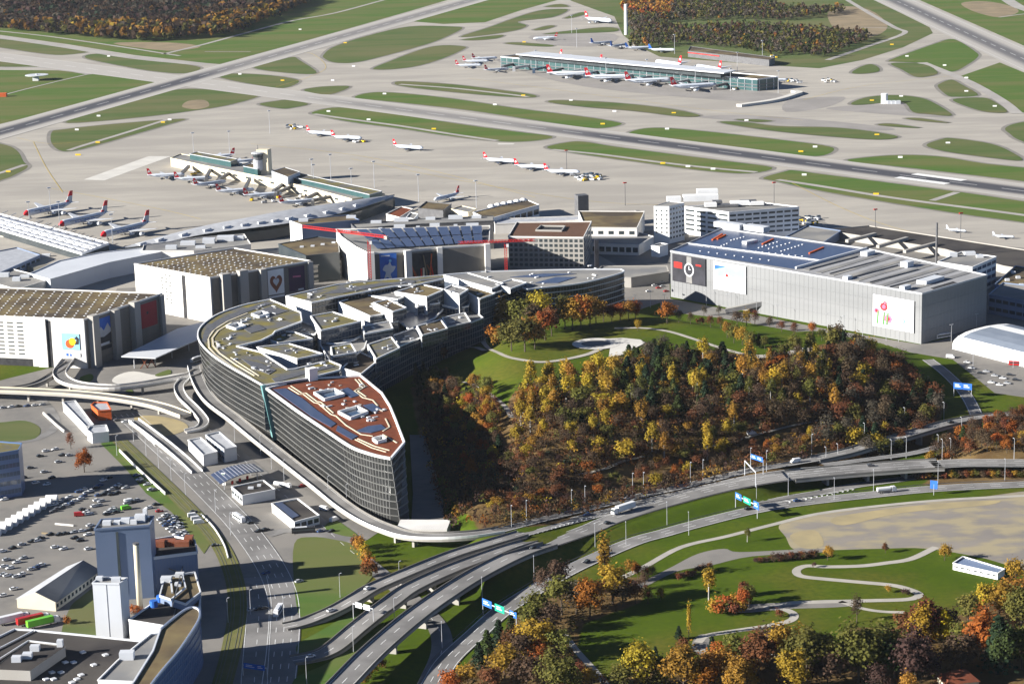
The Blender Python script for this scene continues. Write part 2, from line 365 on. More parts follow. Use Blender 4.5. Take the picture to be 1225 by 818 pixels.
# darker asphalt taxi lanes and bays
patch('taxiway', [[(1000, 128), (1078, 124), (1095, 134), (1140, 139), (1120, 141), (1000, 132)], [(840, 139), (920, 139), (1060, 152), (1040, 156), (860, 143)],
                  [(945, 120), (1010, 116), (990, 128), (940, 134)], [(635, 43), (735, 41), (720, 55), (660, 54)], [(600, 76), (640, 74), (930, 112), (900, 122), (700, 104)]], 'taxi_asphalt', .10)
ISL = [
 [(0, 47), (60, 53), (110, 60.5), (75, 66), (40, 63), (0, 57), (-60, 50), (-60, 42)], [(103, 70), (110, 65), (140, 66), (200, 74), (240, 81), (220, 88), (180, 85), (140, 78)],
 [(-60, 66), (0, 69), (30, 74), (60, 80), (0, 80), (-60, 78)], [(62, 158), (75, 155), (120, 150), (190, 144), (222, 142.5), (205, 148), (150, 164), (100, 178), (75, 181), (62, 172)],
 [(-60, 165), (0, 172), (20, 180), (28, 193), (33, 200), (20, 208), (0, 216), (-60, 230)],
 [(78, 146.5), (120, 131), (170, 117), (215, 107), (250, 107.5), (285, 111), (309, 115.5), (270, 126.5), (235, 132), (185, 138.5), (120, 145)],
 [(264, 93), (273, 88.5), (305, 89), (341, 92.5), (358, 97.5), (339, 105.5), (305, 101.5)], [(303, 81), (335, 72), (351, 68.5), (358, 72), (379, 87.5), (345, 87.5)],
 [(387, 66), (400, 56), (440, 43), (490, 32), (540, 32), (553, 33.5), (545, 39), (520, 50), (490, 59), (460, 67), (425, 75), (400, 75), (388, 70)],
 [(447, 81.5), (470, 72), (505, 59), (530, 54.5), (556, 56), (553, 60), (530, 70), (500, 79), (470, 83), (452, 83.5)], [(363, 108), (385, 104), (418, 103.5), (400, 112), (384, 113)],
 [(310, 125), (330, 121), (345, 120), (369, 124.5), (350, 129), (337, 130)],
 [(472, 100), (482, 97.5), (540, 101), (600, 108), (640, 114), (630, 117), (570, 113), (510, 107), (480, 103)],
 [(551, 44), (585, 33), (615, 22), (645, 13), (672, 11), (679, 13), (660, 21), (620, 26), (630, 31), (615, 37), (575, 43)], [(553, 47.5), (600, 42), (595, 46), (570, 48.5)],
 [(652, 8.5), (670, 5), (680, 8.5)], [(675, 22), (695, 15), (700, 17), (685, 21.5)], [(638, 36), (655, 31), (664, 31.5), (650, 36)], [(650, 41), (690, 36), (720, 33), (738, 34), (735, 38), (690, 40)],
 [(604, 52), (620, 51), (660, 54), (655, 56), (620, 54)],
 [(1066, 76), (1105, 77), (1122, 87), (1110, 91.5), (1095, 92), (1080, 84)], [(1019, 87), (1030, 80), (1042, 77), (1051, 81), (1050, 86), (1030, 88.5)],
 [(1122, 104), (1125, 100), (1138, 95.5), (1150, 101), (1170, 114), (1140, 116), (1130, 112)], [(1140, 119), (1175, 117), (1190, 122), (1205, 134), (1180, 134), (1155, 127)],
 [(1018, 124), (1035, 117), (1065, 114), (1095, 116), (1115, 122), (1139, 138), (1110, 136.5), (1092, 134), (1078, 122), (1030, 125.5)],
 [(1083, 142), (1100, 141.5), (1135, 147), (1110, 145.5)], [(1050, 149.5), (1065, 148), (1100, 153), (1075, 152)],
 [(861, 146.5), (890, 146), (930, 151), (994, 152.5), (1040, 157), (1074, 163.5), (1050, 167), (990, 163), (920, 156)], [(880, 143), (905, 143), (924, 144.8), (905, 146)],
 [(1203, 153), (1225, 146), (1300, 138), (1300, 195), (1225, 170), (1208, 160)], [(1108, 174), (1125, 167), (1140, 165.5), (1185, 172), (1210, 182), (1222, 192), (1180, 188), (1130, 181)],
 [(657, 122.5), (670, 120), (735, 123), (800, 130), (837, 138), (815, 139.5), (760, 133), (700, 128)]]
ISR = [
 [(373, 135), (398, 129), (430, 131), (490, 139.5), (560, 150), (620, 158), (661, 163.5), (640, 168.5), (600, 169.5), (540, 163), (480, 154), (420, 146), (385, 139)],
 [(424, 116.5), (440, 111.5), (470, 111), (540, 118), (620, 130), (700, 140), (737, 146), (743, 149), (725, 153), (700, 152.5), (640, 144), (560, 132), (480, 123), (440, 119)],
 [(1016, 193), (1030, 189), (1080, 185.5), (1130, 188), (1180, 196), (1300, 210), (1300, 228), (1225, 217), (1150, 208), (1080, 200)],
 [(752, 160), (770, 154), (800, 153.5), (860, 159), (930, 167), (985, 174), (998, 179), (985, 186), (960, 186), (900, 178), (830, 170), (780, 164)],
 [(654, 176.5), (675, 171), (697, 169.5), (735, 175.5), (800, 184), (870, 193), (924, 200.5), (895, 207.5), (840, 204), (780, 196), (720, 188), (680, 182)],
 [(913, 213), (940, 205), (950, 204), (980, 208), (1050, 217), (1150, 230), (1225, 241), (1310, 252), (1310, 278), (1225, 266), (1150, 256), (1050, 240), (980, 228), (930, 217)],
 [(1063, 73), (1080, 66), (1120, 52), (1137, 47), (1150, 51), (1168, 63), (1170, 68), (1160, 76), (1140, 86), (1120, 81), (1105, 76), (1070, 74)]]
def shoulders(polys):
    mb = MB()
    for k, q in enumerate(polys):
        P = [G(p[0], p[1], .13 + .001 * (k % 9)) for p in catmull(q, True, 4)]; P.append(P[0]); mb.ribbon(P, 9)
    struct('paved_shoulder', mb, 'shoulder_asphalt')
mat('shoulder_asphalt', (.19, .18, .165), (.24, .225, .2), .05, .95)
shoulders(ISL + ISR)
patch('grass_island', ISL, 'airfield_grass', .16)
patch('grass_island', ISR, 'rich_grass', .16)
patch('grass_field', [[(-170, 84), (0, 84), (70, 84.5), (120, 90), (187, 98), (120, 119), (60, 134), (0, 148.5), (-170, 195)], [(1144, 93), (1196, 75), (1225, 87), (1400, 160), (1400, 185), (1225, 135), (1216, 133), (1190, 115), (1165, 102)],
    [(-300, 5), (0, 42), (80, 53), (160, 66), (245, 75.5), (263, 77), (373, 47), (489, 14), (560, -7), (800, -75), (-200, -90)], [(495, 26), (575, 0), (760, -55), (860, -55), (668, 0), (625, 12), (580, 27), (530, 29)],
    [(1098, -.5), (1225, 55), (1420, 140), (1420, -80), (900, -80)]], 'rich_grass', .14, False)
patch('grass_field', [[(745, 42), (735, 20), (682, 1), (760, -40), (1000, -40), (1046, 0), (1112, 33), (1116, 40), (1080, 57), (1032, 72), (980, 82), (900, 77), (789, 68), (760, 54)]], 'airfield_grass', .14, False)
patch('bare_field', [[(1150, 4), (1180, 2), (1210, 8), (1218, 15), (1195, 21), (1165, 14)], [(1000, 8), (1040, 12), (1062, 32), (1040, 45), (1005, 40), (990, 20)], [(135, 52), (200, 51), (240, 56), (200, 61)],
    [(218, 128), (225, 121), (245, 120), (250, 127), (235, 131)]], 'soil', .2)
patch('green_meadow', [[(788, 31), (800, 28), (835, 28), (832, 33), (800, 34)], [(840, 31), (850, 27), (875, 29), (868, 32)]], 'rich_grass', .2)
# pale repair slabs on the apron
patch('repair_slab', [[(100, 215), (178, 187), (205, 187), (125, 216)], [(595, 171.5), (616, 171.5), (614, 173), (596, 173)]], 'pale_concrete', .12, False)

# runways as straight strips in the ground plane with a UV across / along
def runway(name, a, b, w, m, z):
    a, b = np.array(G(*a)[:2]), np.array(G(*b)[:2]); d = (b - a) / np.linalg.norm(b - a); n = np.array([-d[1], d[0]])
    A, B = a - d * 2500, b + d * 2500; N = 40; vs, fs, uvs = [], [], []
    Lg = np.linalg.norm(B - A)
    for i in range(N + 1):
        p = A + d * Lg * i / N
        for sgn in (-1, 1): q = p + n * sgn * w / 2; vs.append((q[0], q[1], z)); uvs.append((sgn * w / 2, Lg * i / N - 2500))
    fs = [(2 * i, 2 * i + 2, 2 * i + 3, 2 * i + 1) for i in range(N)]
    me = bpy.data.meshes.new(name); me.from_pydata(vs, [], fs); me.materials.append(MATS[m]); ul = me.uv_layers.new(name='UVMap')
    for lp in me.loops: ul.data[lp.index].uv = uvs[lp.vertex_index]
    me.update(); tag(obj(name, me), kind='structure'); return a, d, n
ra, rd, rn = runway('runway', (184, 92.6), (1161, 220.6), 66, 'runway_cross', .24)
runway('runway', (0, 158.4), (560, 1.7), 66, 'runway_long', .28)
runway('runway', (1115, 21), (1216, 67), 70, 'runway_far', .24)
def strip(name, pts, w, m, z=.2, sm=4, kind='structure'):
    P = GL([(p[0], p[1]) for p in pts], z); P = catmull(P, False, sm) if sm > 1 else P
    mb = MB(); mb.ribbon(P, w); return struct(name, mb, m, kind)
for q, w in (([(-20, 43), (0, 44.5), (80, 56), (160, 69), (245, 77.5)], 24), ([(-20, 81.5), (0, 81.5), (60, 81.3), (110, 89)], 14)): strip('taxiway', q, w, 'service_road')
for q, w in (([(-20, 36), (0, 37.5), (60, 44), (130, 54), (195, 64), (215, 67)], 7), ([(195, 65), (245, 53), (300, 38), (350, 25), (400, 16), (460, 0), (520, -16)], 8), ([(245, 62), (300, 62)], 4),
             ([(990, 72), (1040, 55), (1082, 40), (1070, 33), (1040, 16), (1000, -8)], 9), ([(1066, 34), (1030, 33)], 5), ([(1195, 21), (1225, 17), (1260, 14)], 6), ([(1205, 0), (1218, 8), (1235, 14)], 22),
             ([(375, 136.5), (420, 143), (480, 151), (540, 160.5), (595, 168.5)], 8), ([(660, 179), (720, 185), (780, 193), (840, 200), (905, 206)], 8), ([(930, 215), (980, 222.5), (1050, 234), (1100, 241), (1170, 250), (1260, 262)], 8),
             ([(478, 101), (540, 105.5), (600, 112), (632, 116)], 8), ([(662, 123), (720, 127), (800, 135), (820, 138)], 8), ([(200, 143), (150, 159), (100, 174), (82, 180)], 7), ([(-20, 212), (0, 207), (30, 197)], 7),
             ([(1122, 172), (1160, 178), (1205, 185.5)], 8), ([(1103, 75), (1115, 80), (1145, 92), (1170, 104), (1200, 122), (1217, 136)], 14), ([(1136, 117), (1170, 115.5)], 7), ([(900, 148), (960, 158), (1040, 166)], 8),
             ([(1115, 240), (1145, 230)], 7), ([(0, 115), (30, 107), (75, 96), (105, 89)], 4)): strip('service_road', q, w, 'service_road', .34)
# white aiming-point blocks and yellow stand lines
for s in (-1, 1):
    c = np.array(G(1113, 214.3)[:2]) + rn * s * 13; mb = MB(); mb.sheet([(*(c - rd * 30 - rn * 5), .3), (*(c + rd * 30 - rn * 5), .3), (*(c + rd * 30 + rn * 5), .3), (*(c - rd * 30 + rn * 5), .3)]); struct('runway_marking', mb, 'paint')
mb = MB()
for q in ([(40, 170), (55, 200), (75, 230)], [(60, 225), (130, 238), (200, 252), (240, 262)], [(420, 190), (540, 214), (700, 240), (820, 246)], [(300, 172), (420, 185), (520, 205), (640, 236)], [(940, 215), (1010, 250), (1080, 275), (1180, 295)],
          [(560, 94), (700, 112), (850, 132), (960, 144)], [(960, 120), (1020, 105), (1090, 96), (1150, 90)], [(330, 104), (370, 92), (390, 80), (372, 64), (345, 64)], [(20, 165), (60, 172), (110, 168)]):
    mb.ribbon(catmull(GL(q, .3), False, 6), .45)
struct('stand_line', mb, 'yellow_paint', label='thin yellow guide lines painted on the apron', kind='structure')

# ================================================================== landside ground
patch('yard', [[(-60, 470), (60, 440), (120, 430), (200, 405), (260, 430), (330, 520), (430, 600), (470, 625), (440, 645), (400, 660), (350, 700), (330, 760), (350, 840), (-60, 900)],
               [(140, 345), (250, 340), (420, 335), (620, 318), (800, 320), (802, 358), (760, 372), (690, 376), (590, 385), (400, 420), (280, 430), (220, 430), (100, 440)],
               [(790, 355), (870, 370), (980, 392), (1100, 412), (1190, 392), (1260, 380), (1260, 480), (1190, 470), (1140, 430), (1080, 420), (960, 398), (860, 380), (790, 372)],
               [(690, 290), (860, 262), (1260, 300), (1260, 400), (1150, 405), (1000, 385), (760, 330)]], 'yard', .06, False)
patch('gravel_lot', [[(932, 628), (960, 618), (1000, 612), (1060, 606), (1150, 597), (1280, 592), (1280, 690), (1180, 668), (1110, 656), (1050, 656), (980, 658), (950, 657), (940, 642)]], 'gravel', .05)
patch('asphalt_patch', [[(757, 702), (803, 678), (835, 662), (866, 656), (884, 660), (950, 657), (985, 656), (985, 660), (900, 665), (850, 676), (810, 683), (770, 702)],
                        [(870, 725), (940, 720), (1000, 717), (1030, 722), (1000, 726), (940, 728), (900, 732), (875, 732)], [(830, 764), (842, 758), (850, 768), (840, 782), (828, 778)]], 'yard', .07)
PK = [([(1120, 654), (1090, 668), (1060, 673), (1030, 676.5), (990, 677.5), (965, 676.5), (953, 681.5), (958, 688.5), (985, 692), (1030, 696), (1070, 700), (1094, 707), (1099, 712), (1085, 716.5), (1040, 718), (980, 719.5), (945, 721), (915, 727)], 4.2),
      ([(920, 727), (940, 729), (950, 735), (945, 742), (920, 748), (880, 754), (845, 760), (835, 768)], 4.0), ([(1005, 719), (1030, 727), (1055, 731), (1082, 732)], 3), ([(835, 776), (900, 785), (985, 776), (1010, 774)], 3),
      ([(675, 758), (690, 778), (710, 800), (728, 822)], 3.2), ([(735, 695), (770, 678), (815, 654), (870, 641), (921, 628), (980, 614), (1060, 604), (1140, 597), (1260, 591)], 3.6)]
for q, w in PK: strip('footpath', q, w, 'path', .12, 5)
patch('worn_edge', [[(945, 640), (960, 655), (985, 652), (975, 634)], [(1000, 618), (1100, 604), (1190, 598), (1180, 604), (1080, 613), (1010, 628)]], 'sand', .09)
# ground cut sand at the foot of the hill
# paths and plaza on the hill follow its surface
def drape(name, pts, w, m, dz=.35, n=8):
    P = catmull([Gh(*p) for p in pts], False, n); P = [(p[0], p[1], hz(p[0], p[1]) + dz) for p in P]
    mb = MB(); mb.ribbon(P, w, th=.0); return struct(name, mb, m)
for q, w in (([(600, 392), (585, 396), (578, 403), (582, 413), (593, 421), (612, 429), (638, 433), (665, 432), (700, 425), (718, 418)], 4.5), ([(527, 423), (538, 418), (552, 415), (568, 416), (582, 420)], 6),
             ([(735, 393), (770, 393), (800, 397), (830, 406), (860, 416), (885, 423), (905, 427)], 3.6), ([(520, 424), (508, 434), (514, 446), (540, 455), (570, 462), (590, 475), (605, 487), (613, 500)], 4),
             ([(905, 427), (935, 425), (965, 418), (985, 425)], 8), ([(840, 536), (870, 530), (900, 522), (940, 512), (985, 503)], 4), ([(690, 568), (720, 562), (745, 552), (770, 546)], 4)):
    drape('footpath', q, w, 'path')
pc = Gh(713, 412)
mb = MB()
for r0, r1, m, z in ((0, 9.5, 1, .6), (9.5, 15.5, 0, .62)):
    for k in range(40):
        a, b = 2 * math.pi * k / 40, 2 * math.pi * (k + 1) / 40
        q = [(pc[0] + r * math.cos(t), pc[1] + r * math.sin(t), hz(pc[0], pc[1]) + z) for r, t in ((r0, a), (r1, a), (r1, b), (r0, b))]
        mb.add(q if r0 else q[1:] if False else [q[1], q[2], (pc[0], pc[1], q[0][2])], [(0, 1, 2, 3)] if r0 else [(0, 1, 2)], m)
q = GL([(724, 405), (745, 404), (766, 406), (772, 410), (760, 416), (745, 424), (728, 428), (730, 415)], pc[2] + .55); mb.sheet(q, 0)
struct('plaza', mb, ['pale_concrete', 'road'])
# ================================================================== roads
def road(pts, w, name='road', dens=6, th=0, m='road'):
    P = catmull(GL(pts), False, dens); mb = MB(); mb.ribbon(P, w, th=th); struct(name, mb, m); return P
def lane_marks(P, offs_solid=(), offs_dash=(), wd=.28, dash=6, gap=9, dz=.06, m='paint'):
    mb = MB()
    for o in offs_solid: mb.ribbon(P, wd, o, dz=dz)
    for o in offs_dash:
        acc = 0
        for i in range(len(P) - 1):
            a, b = Vector(P[i]), Vector(P[i + 1]); L = (b - a).length; d = (b - a) / max(L, 1e-6); n = Vector((-d.y, d.x, 0)).normalized() * o; t = 0
            while t < L:
                ph = (acc + t) % (dash + gap)
                if ph < dash:
                    e = min(L, t + dash - ph); p, q = a + d * t + n, a + d * e + n; s = Vector((-d.y, d.x, 0)).normalized() * wd / 2; up = Vector((0, 0, dz))
                    mb.add([p - s + up, q - s + up, q + s + up, p + s + up], [(0, 1, 2, 3)]); t = e + 1e-3
                else: t += dash + gap - ph
            acc += L
    if mb.v: struct('lane_marking', mb, m)
def resample(P, st):
    out = [Vector(P[0])]; acc = 0
    for i in range(len(P) - 1):
        a, b = Vector(P[i]), Vector(P[i + 1]); L = (b - a).length; t = st - acc
        while t <= L: out.append(a + (b - a) * t / L); t += st
        acc = (acc + L) % st
    return out
def sideways(P, i, o):
    a, b = Vector(P[max(i - 1, 0)]), Vector(P[min(i + 1, len(P) - 1)]); d = (b - a).normalized(); return Vector(P[i]) + Vector((-d.y, d.x, 0)).normalized() * o
def wall_along(name, P, off, h, w, m, label, cat, group=None, base=0):
    Q = [tuple(sideways(P, i, off)) for i in range(len(P))]; mb = MB(); mb.ribbon([(q[0], q[1], q[2] + h + base) for q in Q], w, th=h); return single(name, mb, m, label, cat, group)
def guardrail(P, off, label, group='guard rails along the motorway'):
    Q = [tuple(sideways(P, i, off)) for i in range(len(P))]; mb = MB(); mb.ribbon([(q[0], q[1], q[2] + .8) for q in Q], .12, th=.32)
    t = thing('guard_rail', label, 'guard rail', Q[0], group); part('rail', mb, 'metal_dark', t); mb = MB()
    for q in resample(Q, 6): mb.box((q[0], q[1], q[2] - .05), (.14, .14, .8))
    part('posts', mb, 'metal_dark', t, kind='stuff')
def bridge(name, P, w, label, piers, m='road', th=1.3, group=None, par=.9, pm='dark_concrete', ground=0, pw=None, pr=None):
    t = thing(name, label, 'bridge', (P[0][0], P[0][1], 0), group)
    mb = MB(); mb.ribbon(P, w, th=.3); part('roadway', mb, m, t)
    mb = MB(); mb.ribbon([(p[0], p[1], p[2] - .302) for p in P], w + .6, th=th); part('deck', mb, 'concrete', t)
    for s in (-1, 1):
        mb = MB(); Q = [tuple(sideways(P, i, s * (w / 2 + .15))) for i in range(len(P))]; mb.ribbon([(q[0], q[1], q[2] + par) for q in Q], .3, th=par + .3); part('parapet', mb, pr if pr and s > 0 else pm, t)
    for k in piers:
        i = min(int(k * (len(P) - 1)), len(P) - 1); a = Vector(P[max(i - 1, 0)]); b = Vector(P[min(i + 1, len(P) - 1)]); rz = math.atan2(b.y - a.y, b.x - a.x)
        top = P[i][2] - .3 - th
        if top - ground < 1: continue
        mb = MB(); mb.box((P[i][0], P[i][1], ground - .3), (1.3, pw or w * .45, top - ground + .3), rz); part('pier', mb, 'concrete', t)
    return t
Z = RZ + .35
def ZL_(pts, dz=0): return [(p[0], p[1], float(zroad(p[0])) + dz) for p in pts]
# --- carriageways on the embankment and the viaducts (photo px, px, level)
C1 = catmull(GL([(300, 930, 5), (345, 880, 6.5), (385, 840, 7.5), (408, 818, 8), (445, 780, 8.2), (490, 741, 8.2), (530, 712, 8), (570, 687, 7.4), (618, 663, 7), (655, 650, float(zroad(655)))]), False, 6)
bridge('viaduct', C1, 11.5, 'long two lane motorway viaduct on wall piers, outermost over the shaded road', (.12, .26, .38, .5, .6, .72, .83))
lane_marks(C1, (-5, 5), (0,), .35)
B1 = catmull(GL([(350, 790, .3), (372, 786, .5), (390, 780, 1), (405, 770, 2), (425, 753, 3.8), (445, 737, 5.2), (466, 721, 6.6), (490, 704, 7), (530, 685, 7), (570, 669.5, 6.9), (612, 655, 6.7), (640, 647, float(zroad(640)))]), False, 6)
bridge('viaduct', B1, 10, 'ramp viaduct rising past the road sign gantry, between two other ramps', (.62, .7, .78), group=None)
lane_marks(B1, (-4.4, 4.4), (0,), .3)
A1 = catmull(GL([(341, 750, .3), (355, 747, .5), (373, 741, 1), (401, 729, 3), (425, 715.5, 5), (447, 702.5, 6), (490, 684, 7), (540, 664, 7), (580, 651.5, 6.8), (625, 638, Z)]), False, 6)
bridge('viaduct', A1, 8.5, 'curved ramp viaduct along the roundabout lawn, next to the shrubs', (.55, .66, .78))
lane_marks(A1, (-3.8, 3.8), (0,), .3)
AM = road(ZL_([(618, 640), (650, 631), (690, 621), (735, 610), (780, 598), (823, 588.5), (889, 573), (945, 564), (985, 560)], 0), 9, 'motorway', 6)
lane_marks(AM, (-4, 4), (0,), .3)
CM = road(ZL_([(630, 659), (655, 650), (700, 634.5), (735, 620), (795, 601.5), (863, 584), (920, 573.5), (955, 569)], 0.04), 13, 'motorway', 6)
lane_marks(CM, (-6, 6), (0, 3.2), .3, dz=.09)
MM = catmull(GL([(945, 569, Z), (980, 565.5, Z), (1020, 562, Z), (1060, 559, Z), (1095, 556.5, Z), (1125, 555, Z)]), False, 5)
bridge('motorway_bridge', MM, 17, 'low motorway bridge on short piers over the slip road', (.25, .5, .75), th=1.1)
lane_marks(MM, (-8, 0, 8), (-4, 4), .3)
MR = road([(1115, 555.5, Z), (1150, 553.5, Z), (1190, 553.5, Z), (1240, 554, Z), (1320, 556, Z)], 15, 'motorway', 5)
lane_marks(MR, (-7, 0, 7), (-3.6, 3.6), .3)
# northern ramp: passes the tip of the arc building, runs along the hill and flies over to the right
R1 = catmull(GL([(232, 438, 7), (236, 452, 7), (244, 468, 6.8), (256, 482, 6.5), (280, 500, 6), (310, 524.5, 5.5), (345, 552, 5), (382, 581, 4.6), (410, 603.5, 4.6), (436, 620, 4.8), (462, 631.5, 5.2), (490, 639.5, 5.6), (530, 641, Z), (570, 638.5, Z), (600, 634, Z)]), False, 6)
t = bridge('access_ramp', R1, 8, 'white walled access ramp sweeping along the glass arc building front', (.75, .8), pm='white', par=1.0, pr='dark_concrete')
lane_marks(R1, (-3.4, 3.4), (), .25)
R2 = road(ZL_([(596, 634.5), (640, 623), (690, 611), (735, 600), (780, 589.5), (823, 580), (889, 564), (935, 556), (985, 547.5)], 0.08), 7.5, 'motorway', 6)
lane_marks(R2, (-3.2, 3.2), (), .3, dz=.1)
R3 = catmull(GL([(975, 549, Z), (1010, 541.5, Z + .4), (1040, 533, Z + 1), (1084, 520.5, Z + 1.3), (1130, 507.5, Z + 1.3), (1172, 499.5, Z + 1), (1215, 496, Z + .6), (1260, 495, Z)]), False, 6)
bridge('flyover', R3, 9, 'narrow flyover curving over the sunken road beside the wood', (.35, .48, .6, .72))
lane_marks(R3, (-3.8, 3.8), (0,), .3)
SL = road([(985, 556, Z + .02), (1020, 551.5, Z), (1055, 547, 5.5), (1085, 543, 5), (1112, 537, 4), (1135, 529.5, 3), (1160, 519, 2), (1185, 508, 1), (1210, 500, .6)], 6, 'slip_road', 5)
lane_marks(SL, (-2.6, 2.6), (), .25)
# lower motorway carriageway, slip road with chevrons, road under the viaducts
R4 = road([(430, 960, .3), (470, 890, .3), (505, 838, .3), (518, 818, .3), (536, 789, .3), (570, 757, .3), (602, 729, .3), (650, 699, .3), (690, 677, .3), (755, 648.5, .3), (795, 637, .3), (825, 628.5, .3), (870, 617, .3), (903, 609.5, .3), (935, 604, .3), (980, 598, .3), (1036, 592, .3), (1120, 584, .3), (1225, 579, .3), (1320, 576, .3)], 11, 'motorway', 6)
lane_marks(R4, (-5, 5), (-1.6, 1.6), .3)
R5 = road([(905, 603, .26), (945, 595, .26), (985, 588, .26), (1020, 581, .26), (1055, 576, .26), (1090, 571, .26), (1125, 562, .26), (1150, 548, .26), (1168, 530, .26), (1172, 510, .26), (1163, 485, .26), (1150, 465, .26), (1130, 445, .26), (1110, 430, .26)], 8, 'slip_road', 6)
lane_marks(R5, (-3.4, 3.4), (), .3)
R6 = road([(440, 960, .22), (478, 895, .22), (500, 850, .22), (512, 818, .22), (528, 780, .22), (525, 752, .22), (505, 728, .22), (475, 702, .22), (445, 678, .22), (415, 655, .22), (385, 628, .22), (350, 600, .22), (315, 570, .22), (280, 540, .22), (255, 518, .22), (236, 500, .22)], 9.5, 'street', 6)
lane_marks(R6, (), (0,), .25)
# street with the tram line on the left
S1 = road([(315, 960, .2), (324, 900, .2), (330, 850, .2), (333, 818, .2), (338, 775, .2), (340, 730, .2), (334, 700, .2), (318, 668, .2), (290, 630, .2), (262, 600, .2), (228, 566, .2), (196, 536, .2), (170, 512, .2), (150, 494, .2)], 15, 'street', 6)
lane_marks(S1, (-7, 7), (-3.5, 0, 3.5), .28)
S2 = road([(320, 640, .23), (345, 634, .23), (375, 640, .23), (405, 642, .23), (430, 648, .23)], 7, 'street', 5)
S2 = road([(290, 960, .21), (298, 890, .21), (303, 838, .21), (305, 800, .21), (308, 760, .21), (310, 720, .21), (305, 690, .21)], 12, 'street', 5)
lane_marks(S2, (-5.6, 5.6), (0,), .25)
road([(40, 470, .15), (60, 490, .15), (66, 510, .15), (45, 524, .15), (15, 530, .15), (-30, 532, .15)], 6, 'street', 5)
T1 = road([(200, 960, .3), (235, 900, .3), (255, 850, .3), (268, 810, .3), (278, 770, .3), (284, 730, .3), (281, 695, .3), (268, 660, .3), (248, 632, .3), (222, 604, .3), (195, 577, .3), (168, 551, .3), (143, 527, .3)], 9, 'tram_bed', 6, m='track_green')
mb = MB()
for o in (-2.9, -1.45, 1.45, 2.9): mb.ribbon(T1, .18, o, th=.1, dz=.1)
struct('tram_rail', mb, 'metal_dark', label='four dark tram rails set in the green bed')
patch('verge', [[(120, 530), (140, 527), (165, 553), (205, 592), (235, 622), (252, 650), (244, 662), (228, 640), (205, 612), (175, 590), (150, 560)]], 'rich_grass', .2, False)
patch('lawn', [[(352, 650), (372, 642), (400, 645), (425, 652), (438, 670), (445, 690), (420, 710), (385, 730), (360, 738), (352, 700)], [(358, 782), (356, 770), (380, 756), (410, 738), (428, 722), (426, 744), (404, 764), (382, 776)],
               [(352, 812), (385, 796), (412, 780), (440, 756), (452, 746), (460, 748), (430, 784), (404, 812), (398, 830), (350, 840)], [(388, 631), (400, 622), (415, 630), (428, 641), (408, 640)]], 'rich_grass', .24)
patch('lawn', [[(0, 505), (30, 503), (48, 512), (42, 524), (15, 528), (0, 527), (-40, 528), (-40, 506)], [(82, 730), (95, 715), (118, 705), (118, 765), (75, 765)]], 'airfield_grass', .2)
patch('bare_soil', [[(160, 500), (185, 497), (215, 503), (225, 512), (205, 520), (180, 520)], [(533, 634), (545, 622), (560, 622), (556, 634), (545, 640)]], 'sand', .22)
# chevrons where lanes split
def chevrons(pts, half, n, z):
    P = catmull(GL([(a, b) for a, b in pts], z) if z is not None else GL(ZL_(pts, .2)), False, 6); Q = resample(P, 3.4)[:n]; mb = MB()
    for i in range(1, len(Q) - 1):
        d = (Q[i + 1] - Q[i - 1]).normalized(); nn = Vector((-d.y, d.x, 0)); hw = half * (1 - i / n)
        for s in (-1, 1):
            a = Q[i] + nn * s * hw; b = Q[i] + d * 1.6; w = d * .55; mb.add([a - w, a + w, b + w, b - w] if s < 0 else [b - w, b + w, a + w, a - w], [(0, 1, 2, 3)])
    struct('chevron_marking', mb, 'paint')
chevrons([(612, 644), (650, 634), (700, 620), (750, 606.5)], 2.4, 26, None)
chevrons([(935, 601), (980, 593), (1030, 583)], 2.6, 22, .42)
for P, o, l in ((R4, 6.3, 'dark guard rail on the embankment side of the lower carriageway'), (CM, -7.2, 'dark guard rail on top of the grass embankment'), (R2, 4.6, 'dark guard rail between the upper carriageway and the wood'), (MR, -8, 'dark guard rail on the carriageway beside the wooded bank')):
    guardrail(P, o, l)

# --- flyover roads by the car parks
F1 = catmull(GL([(-60, 464, 6.5), (0, 466, 6.8), (50, 468, 7), (100, 471, 7), (150, 477, 6.6), (190, 485, 5.5), (222, 496, 4)]), False, 6)
bridge('flyover', F1, 8, 'straight beige concrete flyover on slim round columns above the container yard', (.12, .28, .42, .56, .7, .85), pw=1.4, pm='cream')
F2 = catmull(GL([(82, 429, 6.5), (76, 437, 6.5), (71, 446, 6.5), (77, 454, 6.4), (95, 460, 6.2), (132, 463, 6), (165, 460, 6), (195, 455, 6.4), (225, 449, 7), (240, 442, 7)]), False, 6)
bridge('ramp', F2, 8, 'looping ramp curling out of the car park beside the small lawn', (.25, .4, .55, .7), pw=1.6, pm='concrete_white')
F3 = catmull(GL([(84, 433, 6.5), (66, 446, 6), (45, 458, 5), (20, 464, 4), (-20, 468, 3)]), False, 6)
bridge('ramp', F3, 5, 'narrow ramp running down from the car park towards the flyover', (.4, .6), pw=1.4)
F4 = catmull(GL([(222, 452, 6.5), (214, 462, 6), (218, 474, 5.4), (230, 486, 4.6), (240, 497, 3.6), (244, 505, 2.6), (238, 512, 1.6), (222, 516, .8)]), False, 6)
bridge('ramp', F4, 5.5, 'hooked ramp with white parapets turning down to the bare soil', (.3, .5), pw=1.4, pm='white')
F5 = catmull(GL([(160, 503, 4), (178, 516, 3.2), (200, 533, 2.2), (220, 550, 1), (236, 565, .4)]), False, 6)
bridge('ramp', F5, 6, 'straight walled ramp sinking beside the tram line', (), pm='white', par=1.2)
patch('lawn', [[(95, 452), (108, 447), (112, 452), (104, 458)], [(186, 448), (202, 442), (204, 447), (190, 450)], [(150, 468), (156, 465), (160, 470)]], 'rich_grass', .3)
